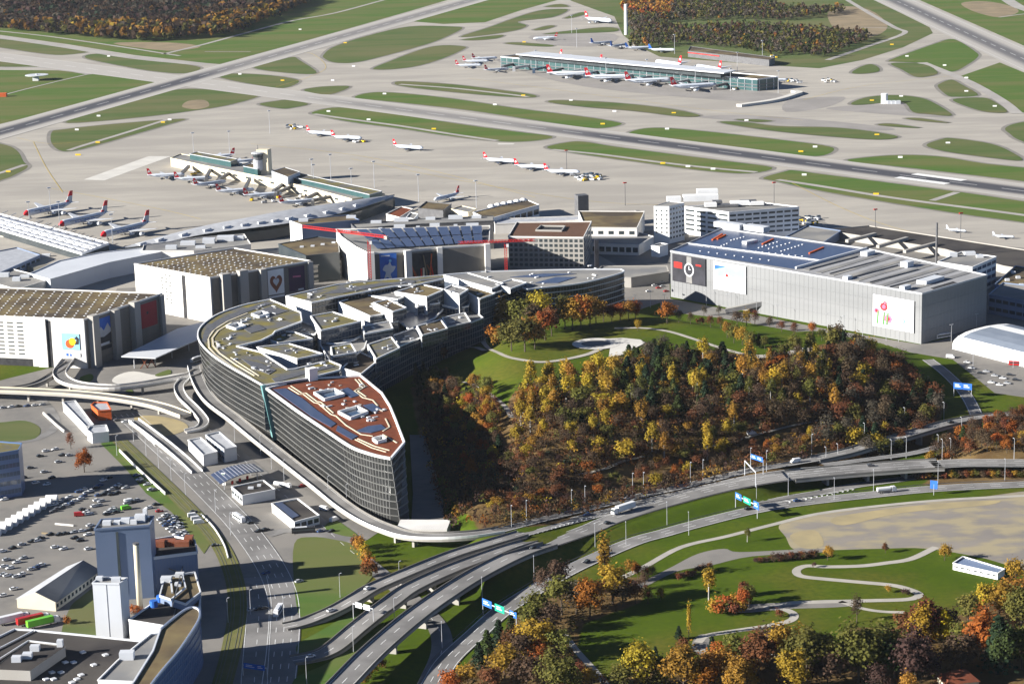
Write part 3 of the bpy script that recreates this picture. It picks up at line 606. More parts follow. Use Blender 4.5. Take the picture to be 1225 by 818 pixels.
patch('forecourt', [[(135, 457), (140, 449), (160, 444), (190, 449), (225, 446), (205, 458), (160, 461)]], 'pale_concrete', .12)
# ================================================================== building helpers
def V2(p): return np.array(p[:2], float)
def ccw(P):
    A = sum(P[i][0] * P[(i + 1) % len(P)][1] - P[(i + 1) % len(P)][0] * P[i][1] for i in range(len(P))); return P if A > 0 else P[::-1]
def outn(a, b):                                    # outward normal of an edge of a ccw outline
    d = V2(b) - V2(a); d /= np.linalg.norm(d) + 1e-9; return np.array([d[1], -d[0]])
def walls(P, z0, z1, closed=True):
    mb = MB(); n = len(P); mb.add([(p[0], p[1], z0) for p in P] + [(p[0], p[1], z1) for p in P], [(i, (i + 1) % n, n + (i + 1) % n, n + i) for i in range(n if closed else n - 1)]); return mb
def rim(P, z, w=.7, h=.9, closed=True):
    mb = MB(); n = len(P)
    for i in range(n if closed else n - 1):
        a, b = P[i], P[(i + 1) % n]
        if math.hypot(a[0] - b[0], a[1] - b[1]) > .05: mb.bar((a[0], a[1], z - h / 2), (b[0], b[1], z - h / 2), w, h)
    return mb
def bld(name, label, cat, px, z, wall='concrete', roof='roof_brown', z0=0, group=None, par=.8, pm=None, world=None):
    P = ccw([tuple(p) for p in (world or xy(px, z))]); c = (sum(p[0] for p in P) / len(P), sum(p[1] for p in P) / len(P), z0)
    t = thing(name, label, cat, c, group); part('wall', walls(P, z0 - .4, z - .05), wall, t)
    mb = MB(); mb.sheet([(p[0], p[1], z - .55) for p in P]); part('roof', mb, roof, t)
    if par: part('parapet', rim(P, z + par * .3, .6, par), pm or wall, t)
    return t, P
def sub(name, mb, mats, parent, kind=None): return part(name, mb, mats, parent, kind)
BOXM = {}
def boxmesh(name, d, m):
    k = (name, tuple(round(v, 2) for v in d), m)
    if k not in BOXM: mb = MB(); mb.box((0, 0, 0), d); BOXM[k] = mb.mesh(name, m)
    return BOXM[k]
def windows(t, a, b, z0, z1, cols, rows, fw=.7, fh=.5, m='glass_dark', f0=0, f1=1, proud=.08, name='window'):
    a, b = V2(a), V2(b); n = outn(a, b); L = np.linalg.norm(b - a); rz = math.atan2(*(b - a)[::-1]); w = L * (f1 - f0) / cols; h = (z1 - z0) / rows
    me = boxmesh(name, (w * fw, .3, h * fh), m); pl = []
    for i in range(cols):
        p = a + (b - a) * (f0 + (f1 - f0) * (i + .5) / cols) + n * (proud - .15)
        for j in range(rows): pl.append((p[0], p[1], z0 + h * (j + (1 - fh) / 2), rz))
    pieces(name, me, t, pl)
def bands(t, pts, levels, h, m, proud=.3, name='floor_band', closed=False):
    for z in levels:
        mb = MB(); n = len(pts)
        for i in range(n if closed else n - 1):
            a, b = pts[i], pts[(i + 1) % n]; mb.bar((a[0], a[1], z), (b[0], b[1], z), proud * 2, h)
        part(name, mb, m, t)
def mullions(t, pts, z0, z1, step, w, m, top=None, name='mullions'):
    mb = MB(); Q = resample([(p[0], p[1], z0) for p in pts], step)
    for q in Q: mb.bar((q[0], q[1], z0), (q[0], q[1], z1), w, w)
    part(name, mb, m, t, kind='stuff')
def roofboxes(t, px, z, m='metal_grey', name='vent_unit', size=(3, 3, 1.6), rz=0):
    for i, p in enumerate(px):
        q = G(p[0], p[1], z); s = p[2:5] if len(p) >= 5 else size; mb = MB(); mb.box((q[0], q[1], z - .6), s, rz if len(p) < 6 else p[5]); part(name, mb, m, t)
def circ(u, v, ru, rv, n=20, a0=0, a1=360): return [(u + ru * math.cos(R(a0 + (a1 - a0) * k / n)), v + rv * math.sin(R(a0 + (a1 - a0) * k / n))) for k in range(n)]
def board(label, a, b, z0, z1, base, shapes, off=.5, name='billboard', cat='billboard'):
    a, b = V2(a), V2(b); n = outn(a, b); d = b - a; L = np.linalg.norm(d); rz = math.atan2(d[1], d[0])
    pt = lambda u, v, o: (*(a + d * u + n * o), z0 + (z1 - z0) * v)
    c = a + d * .5 + n * off; t = thing(name, label, cat, (c[0], c[1], z0))
    mb = MB(); o = off - .25; mb.add([pt(0, 0, o), pt(1, 0, o), pt(1, 0, off), pt(0, 0, off), pt(0, 1, o), pt(1, 1, o), pt(1, 1, off), pt(0, 1, off)], [(0, 1, 2, 3), (7, 6, 5, 4), (4, 5, 1, 0), (5, 6, 2, 1), (6, 7, 3, 2), (7, 4, 0, 3)])
    part('panel', mb, base, t)
    for k, (nm, m, poly) in enumerate(shapes):
        mb = MB(); mb.add([pt(u, v, off + .05 + .03 * k) for u, v in poly], [tuple(range(len(poly)))]); part(nm, mb, m, t)
    return t

# ================================================================== left car parks
def rect(c, u, v, du, dv): c, u, v = V2(c), V2(u), V2(v); return [tuple(c), tuple(c + v * dv), tuple(c + v * dv + u * du), tuple(c + u * du)]
def unit(a, b): d = V2(b) - V2(a); return d / np.linalg.norm(d)
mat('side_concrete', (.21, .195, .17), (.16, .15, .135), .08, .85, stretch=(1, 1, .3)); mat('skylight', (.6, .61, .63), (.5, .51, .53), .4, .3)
mat('sky_blue', (.25, .55, .75), (.3, .6, .8), .1, .6); mat('ad_dark', (.03, .03, .035), (.05, .05, .06), .1, .4); mat('ad_purple', (.07, .04, .08), (.05, .03, .06), .1, .4)
mat('ad_red', (.35, .04, .045), (.3, .03, .04), .1, .6); mat('ad_blue', (.03, .10, .42), (.05, .16, .5), .1, .5); mat('brown_ad', (.25, .09, .05), (.2, .07, .04), .5, .6); mat('pink', (.6, .2, .3), (.5, .1, .2), .5, .6); mat('leafgreen', (.12, .3, .1), (.1, .25, .08), .5, .6)
ZP = 34
c0 = G(100, 382, ZP); uf = unit(c0, G(0, 378, ZP)); vs_ = unit(c0, G(194, 351, ZP))
t, P = bld('car_park', 'concrete multi storey car park with red banner and globe poster', 'car park', None, ZP, 'concrete_white', 'roof_brown', world=rect(c0, uf, vs_, 130, 87), par=1.2)
S = resample
def fpt(c, u, f): return tuple(V2(c) + u * f)
def along_edge_windows(): pass
# the wall outline is ccw: front edge runs from fpt(130) to c0
fr_a, fr_b = fpt(c0, uf, 130), c0
windows(t, fpt(c0, uf, 66), fpt(c0, uf, 44), 7, 31, 3, 9, .62, .32)
windows(t, fpt(c0, uf, 120), fpt(c0, uf, 86), 7, 31, 5, 9, .62, .32)
mb = MB(); n_ = outn(fr_a, fr_b)
for f, w, m_ in ((31.5, 7, 1), (26.5, 3.5, 0)):
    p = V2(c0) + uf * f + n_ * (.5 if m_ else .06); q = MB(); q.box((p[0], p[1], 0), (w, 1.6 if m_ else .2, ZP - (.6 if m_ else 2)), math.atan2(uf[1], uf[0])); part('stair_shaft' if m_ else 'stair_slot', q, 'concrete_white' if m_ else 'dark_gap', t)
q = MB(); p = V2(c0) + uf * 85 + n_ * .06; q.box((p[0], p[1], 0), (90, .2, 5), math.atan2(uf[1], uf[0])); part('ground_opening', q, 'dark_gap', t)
sa, sb = c0, fpt(c0, vs_, 87); sn = outn(sa, sb); srz = math.atan2(vs_[1], vs_[0])
for f, w, d, h in ((7, 6.5, 5, 36), (31, 6, 4, 34.5), (52, 6.5, 5, 36), (84, 4, 2.5, 34)):
    q = MB(); p = V2(sa) + vs_ * f + sn * (d / 2 - .1); q.box((p[0], p[1], -.3), (w, d, h), srz); part('pilaster', q, 'concrete', t)
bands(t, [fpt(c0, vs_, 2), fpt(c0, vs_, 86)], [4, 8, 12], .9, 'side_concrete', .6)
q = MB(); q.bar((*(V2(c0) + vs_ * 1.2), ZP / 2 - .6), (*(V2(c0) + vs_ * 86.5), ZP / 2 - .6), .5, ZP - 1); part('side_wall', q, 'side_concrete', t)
me = boxmesh('skylight', (1.25, 1.25, .3), 'skylight'); pl = []
for i in range(16):
    for j in range(12):
        p = V2(c0) + uf * (4 + i * 7.2 + (3.6 if j % 2 else 0)) + vs_ * (5 + j * 7)
        if (i * 7 + j * 3) % 11 and len(pl) < 240: pl.append((p[0], p[1], ZP - .56, srz))
pieces('skylight', me, t, pl)
board('cyan poster with an orange globe and toucan on the white car park wall', fpt(c0, uf, 17), fpt(c0, uf, 4), 13, 24, 'sky_blue', [('orange_disc', 'orange', circ(.45, .35, .25, .28)), ('yellow_disc', 'yellow', circ(.6, .5, .2, .24)), ('bird', 'ad_dark', [(.72, .3), (.95, .35), (.98, .7), (.85, .85), (.72, .7), (.85, .6)])])
board('blue shop sign plate under the globe poster above the ramp', fpt(c0, uf, 15), fpt(c0, uf, 4), 8.2, 10.5, 'white', [('blue_block', 'blue', [(.05, .1), (.22, .1), (.22, .9), (.05, .9)]), ('blue_block', 'blue', [(.3, .1), (.42, .1), (.42, .8), (.3, .8)])])
board('large dark red banner hanging on the shaded car park side', fpt(c0, vs_, 61), fpt(c0, vs_, 79), 14, 31, 'ad_red', [('emblem', 'ad_dark', circ(.4, .6, .07, .06))])
board('mountain poster in dark blue on the shaded car park side', fpt(c0, vs_, 12), fpt(c0, vs_, 27), 9, 31, 'ad_dark', [('sky_panel', 'ad_blue', [(0, .45), (1, .6), (1, 1), (0, 1)]), ('peak', 'metal_grey', [(.0, .45), (.3, .75), (.5, .6), (.8, .8), (1, .6), (1, .5), (.5, .4)]), ('caption_bar', 'pale_clad', [(.15, .14), (.85, .14), (.85, .22), (.15, .22)])])

c1 = G(251, 332, ZP); u1 = unit(c1, G(160.6, 315.6, ZP)); v1 = unit(c1, G(371.5, 312, ZP)); L1 = np.linalg.norm(V2(c1) - V2(G(160.6, 315.6, ZP))); M1 = np.linalg.norm(V2(c1) - V2(G(371.5, 312, ZP)))
print('P3', L1, M1, math.degrees(math.acos(np.dot(u1, v1))))
t, P = bld('car_park', 'concrete multi storey car park with the heart poster, twin of the banner one', 'car park', None, ZP, 'concrete_white', 'roof_brown', world=rect(c1, u1, v1, L1, M1), par=1.2)
windows(t, fpt(c1, u1, L1 * .66), fpt(c1, u1, L1 * .5), 8, 31, 3, 9, .6, .3)
n1 = outn(fpt(c1, u1, L1), c1)
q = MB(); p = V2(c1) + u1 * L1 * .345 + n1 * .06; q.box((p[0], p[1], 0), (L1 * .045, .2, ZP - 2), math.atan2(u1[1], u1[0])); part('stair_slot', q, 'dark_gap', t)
sn = outn(c1, fpt(c1, v1, M1)); srz = math.atan2(v1[1], v1[0])
for f, w, d, h in ((.13, 7, 5, 36), (.3, 7, 5, 36.5), (.5, 5, 4, 34.6), (.985, 4, 2.5, 34)):
    q = MB(); p = V2(c1) + v1 * M1 * f + sn * (d / 2 - .1); q.box((p[0], p[1], -.3), (w, d, h), srz); part('pilaster', q, 'concrete', t)
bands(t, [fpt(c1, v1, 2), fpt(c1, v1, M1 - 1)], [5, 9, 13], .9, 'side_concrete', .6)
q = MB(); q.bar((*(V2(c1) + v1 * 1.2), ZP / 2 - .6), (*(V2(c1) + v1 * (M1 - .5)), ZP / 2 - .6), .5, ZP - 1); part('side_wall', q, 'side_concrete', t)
pl = []
for i in range(13):
    for j in range(12):
        p = V2(c1) + u1 * (4 + i * (L1 - 6) / 13 + (2 if j % 2 else 0)) + v1 * (5 + j * (M1 - 10) / 12)
        if (i * 5 + j * 3) % 13: pl.append((p[0], p[1], ZP - .56, srz))
pieces('skylight', me, t, pl)
hs = [(.5 + .032 * 16 * math.sin(a) ** 3 * .75, .52 + .022 * (13 * math.cos(a) - 5 * math.cos(2 * a) - 2 * math.cos(3 * a) - math.cos(4 * a))) for a in np.linspace(0, 2 * math.pi, 40, endpoint=False)]
hin = [(.5 + (u - .5) * .5, .56 + (v - .52) * .45) for u, v in hs]
board('white poster with a brown heart on the car park side', fpt(c1, v1, M1 * .56), fpt(c1, v1, M1 * .72), 11, 32, 'white', [('heart', 'brown_ad', hs), ('heart_gap', 'pale_clad', hin)])
board('dark purple poster at the car park corner beside the heart poster', fpt(c1, v1, M1 * .77), fpt(c1, v1, M1 * .93), 11, 31.5, 'ad_purple', [('stripe', 'pink', [(.25, .62), (.75, .6), (.75, .66), (.25, .68)]), ('caption_bar', 'pale_clad', [(.55, .12), (.9, .12), (.9, .18), (.55, .18)])])

# ================================================================== central terminal block with solar roof
ZT = 32
PX = [(408.6, 283), (425.7, 295), (441, 302.5), (486, 300), (520, 296), (585, 292), (586, 270), (540, 271), (480, 273), (402, 274)]
t, P = bld('terminal_building', 'terminal block with a striped solar panel roof behind the red crane', 'terminal', PX, ZT, 'concrete_white', 'roof_grey', par=1)
Pw = xy(PX, ZT)
fa, fb = Pw[2], Pw[5]
q = MB(); mid = [Pw[2], Pw[3], Pw[4], Pw[5]]
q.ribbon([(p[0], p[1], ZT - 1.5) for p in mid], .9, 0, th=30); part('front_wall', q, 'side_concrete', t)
def tp(f, o=0):
    Q = resample([(p[0], p[1], 0) for p in mid], 1.0); i = min(int(f * (len(Q) - 1)), len(Q) - 2); d = (Q[i + 1] - Q[i]).normalized(); n = Vector((d.y, -d.x, 0)); return Q[i] + n * o, math.atan2(d.y, d.x)
for f, w, d, h in ((.02, 6, 4, 33), (.31, 5, 4, 33), (.6, 4, 3, 32.5), (.99, 4, 4, 33)):
    p, rz = tp(f, d / 2); q = MB(); q.box((p.x, p.y, -.3), (w, d, h), rz); part('pilaster', q, 'concrete_white', t)
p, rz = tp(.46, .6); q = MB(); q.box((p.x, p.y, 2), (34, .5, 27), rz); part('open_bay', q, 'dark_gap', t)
for k in range(9):
    p, rz = tp(.36 + .024 * k, 1.2); p2, _ = tp(.36 + .024 * k + RND.uniform(-.05, .07), 1.4); q = MB(); q.bar((p.x, p.y, 4 + RND.random() * 8), (p2.x, p2.y, 16 + RND.random() * 12), 1.2, .7); part('exposed_beam', q, ['soil', 'orange', 'brown_ad', 'red', 'cream'][k % 5], t)
a, _ = tp(.09, 0); b, _ = tp(.23, 0)
sw = [(.2, .12), (.42, .2), (.7, .1), (.62, .3), (.8, .4), (.92, .55), (.7, .58), (.6, .72), (.48, .62), (.3, .6), (.16, .45), (.34, .36)]
board('bright blue poster with a white swirling figure beside the red crane', a, b, 8, 31, 'ad_blue', [('figure', 'pale_clad', catmull(sw, True, 5)), ('head', 'sky_blue', circ(.62, .75, .08, .05)), ('headline_bar', 'pale_clad', [(.08, .9), (.6, .9), (.6, .94), (.08, .94)])], 1.2)
# tilted solar rows across the roof
for k in range(11):
    f0, f1 = .1 + k * .078, .1 + k * .078 + .066
    for r0, r1, z0, z1 in ((.1, .42, 1.2, 2.4), (.46, .8, 2.4, 3.6)):
        def rp(f, r, z):
            a = V2(Pw[2]) * (1 - f) + V2(Pw[5]) * f; b = V2(Pw[9]) * (1 - f) + V2(Pw[6]) * f; p = a * (1 - r) + b * r; return (p[0], p[1], ZT - .5 + z)
        q = MB(); q.add([rp(f0, r0, z0), rp(f1, r0, z0), rp(f1, r1, z1), rp(f0, r1, z1), rp(f0, r0, z0 - .3), rp(f1, r0, z0 - .3), rp(f1, r1, z1 - .3), rp(f0, r1, z1 - .3)], [(0, 1, 2, 3), (7, 6, 5, 4), (0, 4, 5, 1), (1, 5, 6, 2), (2, 6, 7, 3), (3, 7, 4, 0)]); part('solar_panel', q, 'solar', t)
roofboxes(t, [(430, 276), (455, 274), (478, 272.5, 9, 4, 3), (500, 272), (520, 271, 8, 4, 3), (545, 270), (565, 270, 10, 4, 2.5), (415, 277, 6, 4, 2)], ZT, 'pale_clad')

# beige office cube with window grid
ZO = 26; mat('cube_roof', (.13, .07, .045), (.11, .062, .042), .2, .95)
t, P = bld('office_block', 'beige concrete office cube with a grid of square windows and brown roof', 'office', [(608, 283), (698, 284), (707.5, 265), (618, 266)], ZO, 'concrete', 'cube_roof', par=1.2, pm='concrete_white')
Q = xy([(608, 283), (698, 284), (707.5, 265)], ZO)
windows(t, Q[0], Q[1], 1.5, 25, 15, 6, .64, .6); windows(t, Q[1], Q[2], 1.5, 25, 9, 6, .5, .6)
q = MB(); pp = GL([(641, 276), (672, 276.5), (676, 271), (647, 270.5)], ZO); q.sheet([(a, b, ZO - .45) for a, b, c in pp]); part('light_well', q, 'dark_gap', t)
part('well_rim', rim([p[:2] for p in pp], ZO + .9, .8, 1.6), 'concrete', t)

# ================================================================== white office building
ZW = 24
PW = [(819, 247), (872, 254), (956, 247.5), (905, 241.5)]
t, P = bld('office_building', 'white office building with dark window strips and a tall corner tower', 'office', PW, ZW, 'white', 'roof_grey', par=1)
Q = xy(PW, ZW)
windows(t, Q[0], Q[1], 3, 23, 4, 5, .8, .42); windows(t, Q[1], Q[2], 3, 23, 9, 5, .8, .42)
PT = [(782, 246.5), (800.5, 246.8), (818.5, 242.5), (801, 241)]; QT = xy(PT, 32)
q = walls(ccw([tuple(p) for p in QT]), -.4, 32); part('tower_wall', q, 'white', t); q = MB(); q.sheet([(p[0], p[1], 31.6) for p in QT]); part('tower_roof', q, 'roof_grey', t)
windows(t, QT[0], QT[1], 8, 30, 3, 6, .3, .35); windows(t, QT[1], QT[2], 3, 31, 5, 7, .55, .4)
roofboxes(t, [(806, 240, 12, 8, 4), (838, 239, 30, 10, 5), (850, 246, 10, 8, 3), (885, 244, 16, 8, 3), (905, 244, 12, 6, 2.5), (846, 235, 18, 8, 7)], ZW + 1, 'white')
roofboxes(t, [(870, 246, 18, 9, 2), (895, 243, 14, 6, 3.2), (858, 244, 8, 8, 3.4)], ZW + .5, 'metal_dark', 'plant_room')

# ================================================================== big grey corrugated car park on the right
mat('corrugated', (.20, .204, .21), (.175, .18, .185), .05, .55, .3, metal=.1, stretch=(.25, .25, 1.6), c3=(.225, .23, .235), scale3=.02)
mat('grey_roof_panel', (.33, .33, .33), (.27, .27, .28), .08, .8)
ZG = 35
PG = [(802, 300), (1103, 351), (1181, 329), (1038, 297.5), (863, 273.5)]
Q = xy(PG, ZG)
t, P = bld('car_park', 'huge grey corrugated metal car park with a navy and grey roof', 'car park', None, ZG, 'corrugated', 'grey_roof_panel', world=Q, par=1.2, pm='metal_grey')
q = MB(); q.sheet([(p[0], p[1], ZG - .35) for p in xy([(804.5, 299.5), (952, 321.5), (1032, 297.5), (863, 274.5)], ZG)]); part('navy_roof', q, 'solar', t)
q = MB(); p0, p1 = G(952, 321, ZG), G(1037, 297.5, ZG); q.bar((p0[0], p0[1], ZG + .3), (p1[0], p1[1], ZG + .3), 1.4, 1.8); p0, p1 = G(822, 291, ZG), G(985, 312, ZG); q.bar((p0[0], p0[1], ZG), (p1[0], p1[1], ZG), 1, .9); part('roof_kerb', q, 'pale_clad', t)
me2 = boxmesh('roof_light', (1.2, 1.2, .4), 'skylight'); pl = []
for a, b, n in (((841, 294), (960, 306), 16), ((838, 300), (920, 311), 9), ((875, 287), (890, 283), 5), ((893, 292), (905, 288), 4), ((908, 296), (930, 289), 6), ((920, 297), (945, 290), 6), ((935, 300), (960, 292), 7), ((870, 291), (860, 295), 4)):
    for k in range(n): f = k / (n - 1); g = G(a[0] + (b[0] - a[0]) * f, a[1] + (b[1] - a[1]) * f, ZG); pl.append((g[0], g[1], ZG - .36, .7))
pieces('roof_light', me2, t, pl)
for a, b in (((968, 303), (985, 296)), ((852, 287), (864, 280)), ((858, 286), (868, 281)), ((925, 286), (912, 292))):
    q = MB(); p0, p1 = G(*a, ZG), G(*b, ZG); q.bar((p0[0], p0[1], ZG + .1), (p1[0], p1[1], ZG + .1), 1.2, .8); part('red_duct', q, 'orange', t)
for k in range(5):
    q = MB(); a = (968 + k * 24, 322 + k * 5.2); b = (a[0] + 58, a[1] - 15.5); p0, p1 = G(*a, ZG), G(*b, ZG); q.bar((p0[0], p0[1], ZG - .2), (p1[0], p1[1], ZG - .2), .9, .9); part('roof_rib', q, 'metal_dark', t)
for k in range(9):
    a = (960 + k * 15, 322.5 + k * 3.1)
    q = MB(); p0, p1 = G(a[0] + 4, a[1], ZG), G(a[0] + 78, a[1] - 22, ZG); q.bar((p0[0], p0[1], ZG - .45), (p1[0], p1[1], ZG - .45), 5, .3); part('roof_bay', q, 'roof_grey', t)
roofboxes(t, [(1083, 345.5, 8, 4, 3, .8), (1014, 333, 6, 4, 2.4, .8), (1113, 336, 22, 8, 2.6, .8), (897, 290, 12, 5, 2.2, .7), (1038, 304, 10, 6, 3, .8), (1085, 318, 8, 6, 4, .8), (873, 271.5, 26, 8, 4, -.8), (905, 275, 20, 8, 4, -.8)], ZG, 'pale_clad')
q = MB(); pp = GL([(1113, 344), (1140, 336), (1145, 337.5), (1118, 346)], ZG); q.sheet([(a, b, ZG - .3) for a, b, c in pp]); part('roof_opening', q, 'dark_gap', t)
mullions(t, [Q[0], Q[1]], 1, ZG, 4, .16, 'corrugated', name='wall_ribs'); mullions(t, [Q[1], Q[2]], 1, ZG, 4, .16, 'corrugated', name='wall_ribs')
bands(t, [Q[0], Q[1], Q[2]], [8.5, 17, 25.5], .2, 'corrugated', .22, 'wall_joint')
fp = lambda f: tuple(V2(Q[0]) * (1 - f) + V2(Q[1]) * f)
wt = [('red_label', 'red', [(.05, .5), (.3, .5), (.3, .72), (.05, .72)]), ('strap', 'roof_grey', [(.42, .02), (.6, .02), (.58, .98), (.44, .98)]), ('watch_case', 'metal_grey', circ(.51, .5, .15, .25)), ('watch_dial', 'ad_dark', circ(.51, .5, .11, .19)), ('watch_hand', 'pale_clad', [(.50, .5), (.52, .5), (.52, .64), (.50, .64)]), ('watch_hand', 'pale_clad', [(.51, .49), (.51, .52), (.57, .53), (.57, .51)]), ('red_emblem', 'red', [(.72, .69), (.88, .69), (.88, .75), (.72, .75)])]
board('black watch poster with a red label on the grey metal wall', fp(.012), fp(.155), 13, 33.5, 'ad_dark', wt, 1)
pl_ = [('sky_field', 'sky_blue', [(.04, .12), (.96, .12), (.96, .88), (.04, .88)]), ('cloud', 'white', [(.04, .12), (.96, .12), (.96, .4), (.7, .5), (.45, .38), (.2, .5), (.04, .42)]), ('navy_corner', 'ad_blue', [(.04, .88), (.4, .88), (.04, .72)]), ('plane', 'white', [(.25, .5), (.75, .44), (.8, .48), (.5, .56), (.45, .66), (.4, .56)]), ('red_tail', 'red', [(.36, .5), (.5, .52), (.42, .66)])]
board('white framed sky poster with a red tailed plane on the metal wall', fp(.19), fp(.325), 12.5, 33, 'white', pl_, 1)
fl = []
for u, v, r in ((.27, .66, .13), (.09, .5, .09), (.38, .3, .13), (.3, .78, .06)): fl += [('flower', 'pink' if v < .6 else 'ad_red', circ(u, v, r * .75, r, 12)), ('flower_heart', 'ad_red' if v < .6 else 'pink', circ(u, v, r * .35, r * .5, 10))]
for u in (.12, .27, .36): fl.append(('stem', 'leafgreen', [(u - .03, .1), (u + .01, .1), (u + .03, .5), (u, .5)]))
fl += [('caption_bar', 'pale_clad', [(.48, .78), (.95, .78), (.95, .82), (.48, .82)]), ('caption_bar', 'pale_clad', [(.55, .68), (.95, .68), (.95, .72), (.55, .72)]), ('emblem', 'sky_blue', circ(.72, .32, .07, .09))]
board('white poster with red flowers on the corner of the metal car park', fp(.825), fp(.975), 7, 29, 'white', fl, 1)
# footbridge leaning against it
t = thing('footbridge', 'grey covered footbridge sloping up to the metal car park wall', 'footbridge', G(953, 379))
q = MB(); p0, p1 = G(868, 372, 1.5), G(940, 357.5, 11); q.bar(p0, p1, 3.2, 3); part('walkway', q, 'metal_dark', t)
q = MB(); q.bar((p0[0], p0[1], p0[2] + 1.7), (p1[0], p1[1], p1[2] + 1.7), 3.6, .3); part('walkway_roof', q, 'roof_grey', t)
q = MB(); p2 = G(952, 378.5, 0); q.bar((p1[0] + 1, p1[1], 12), p2, 3, 3.4); part('stair_leg', q, 'metal_dark', t)

# ================================================================== service buildings behind the metal car park
def simple(label, px, z, wall, roof, name='service_building', cat='building', win=None, extra=None, z0=0, par=.7):
    t, P = bld(name, label, cat, px, z, wall, roof, z0=z0, par=par); Q = xy(px, z)
    for (i, j, c, r, fw, fh, m) in (win or []): windows(t, Q[i], Q[j], max(z0 + .8, 1), z - .8, c, r, fw, fh, m)
    if extra: roofboxes(t, extra, z, 'pale_clad')
    return t, Q
simple('white control building with aerials on its flat roof', [(1122, 313), (1163, 319.5), (1192, 307), (1150, 301)], 22, 'white', 'roof_grey', win=[(0, 1, 1, 4, .9, .4, 'glass_dark'), (1, 2, 5, 4, .85, .5, 'glass_blue')], extra=[(1140, 306, 6, 4, 3), (1160, 304, 8, 5, 2.5), (1172, 307, 5, 4, 2)])
t = thing('aerial_mast', 'dark stub mast beside the white control building', 'mast', G(1120, 316, 0)); q = MB(); p = G(1120, 316, 0); q.tube(p, (p[0], p[1], 33), 1.0, .8); part('pole', q, 'metal_dark', t)
simple('long dark low building with white roof lights', [(1190, 340), (1300, 360), (1330, 335), (1215, 318)], 12, 'blue_clad', 'roof_brown', extra=[(1205, 335), (1218, 332), (1222, 341), (1212, 326), (1235, 330)])
simple('navy flat roofed hall behind the metal car park', [(1183, 352), (1300, 374), (1320, 352), (1200, 338)], 14, 'blue_clad', 'roof_grey', win=[(0, 1, 14, 2, .8, .4, 'glass_dark')])
simple('grey roofed maintenance shed with white lower wall', [(700, 272), (762, 272.5), (771, 253), (692, 252.5)], 16, 'concrete_white', 'roof_brown', name='maintenance_shed', win=[(0, 1, 5, 2, .5, .4, 'glass_dark')])
simple('low white annex with dark garage openings', [(700, 291), (764, 293), (782, 283), (760, 277), (700, 277)], 9, 'concrete_white', 'roof_grey', name='annex', win=[(0, 1, 8, 1, .75, .55, 'glass_dark')])
simple('small white kiosk block below the corner tower', [(779, 294), (789, 295), (799, 292), (790, 290.5)], 9, 'white', 'roof_grey')
# parking decks on the apron edge
t, P = bld('parking_deck', 'dark asphalt parking deck with concrete beams behind the navy roof', 'parking deck', [(985, 275), (1130, 298), (1200, 318), (1330, 340), (1330, 315), (1150, 287), (1040, 270)], 6, 'concrete', 'roof_black')
for a, b in (((1013, 288.5), (1047, 280)), ((1050, 295), (1085, 285)), ((1082, 301), (1120, 291))):
    q = MB(); p0, p1 = G(*a, 7), G(*b, 7); q.bar(p0, p1, 3, 2.4); part('ramp_beam', q, 'concrete', t)
simple('low navy shed with parked trucks beside the white office', [(940, 283), (985, 290), (1006, 276), (966, 270)], 7, 'blue_clad', 'roof_grey', name='shed')

# ================================================================== round-roofed white hall on the right
t = thing('storage_hall', 'white storage hall with a rounded silver roof beside the metal car park', 'hall', G(1185, 425))
a0, a1 = V2(G(1142, 418)), V2(G(1240, 443)); dd = (a1 - a0) / np.linalg.norm(a1 - a0); nn = np.array([-dd[1], dd[0]]); Wd = 62.0; Lh = np.linalg.norm(a1 - a0) + 25
prof = [(0, 0), (0, 3.5), (1.5, 6), (5, 8), (12, 9.8), (20, 10.6), (31, 11), (42, 10.6), (50, 9.8), (57, 8), (60.5, 6), (62, 3.5), (62, 0)]
q = MB(); q.rings([[(*(a0 + dd * (Lh * s - 2) + nn * x), z) for x, z in prof] for s in (0, 1)], 0); part('shell', q, 'white', t, smooth=False)
mat('hall_roof', (.20, .23, .28), (.17, .2, .25), .1, .6)
for x0, x1 in ((3, 6), (7, 10)):
    q = MB(); pr = prof[x0:x1 + 1]; q.rings([[(*(a0 + dd * (Lh * s) + nn * x), z + .12) for x, z in pr] + [(*(a0 + dd * (Lh * s) + nn * x), z + .02) for x, z in pr[::-1]] for s in (.02, .98)]); part('roof_sheet', q, 'hall_roof', t)
q = MB()
pn = 14
for k in range(pn):
    p = a0 + dd * (Lh * (k + .5) / pn) - nn * .08; q = MB(); q.box((p[0], p[1], .1), (3.2, .2, 3), math.atan2(dd[1], dd[0])); part('door', q, 'pale_clad', t)
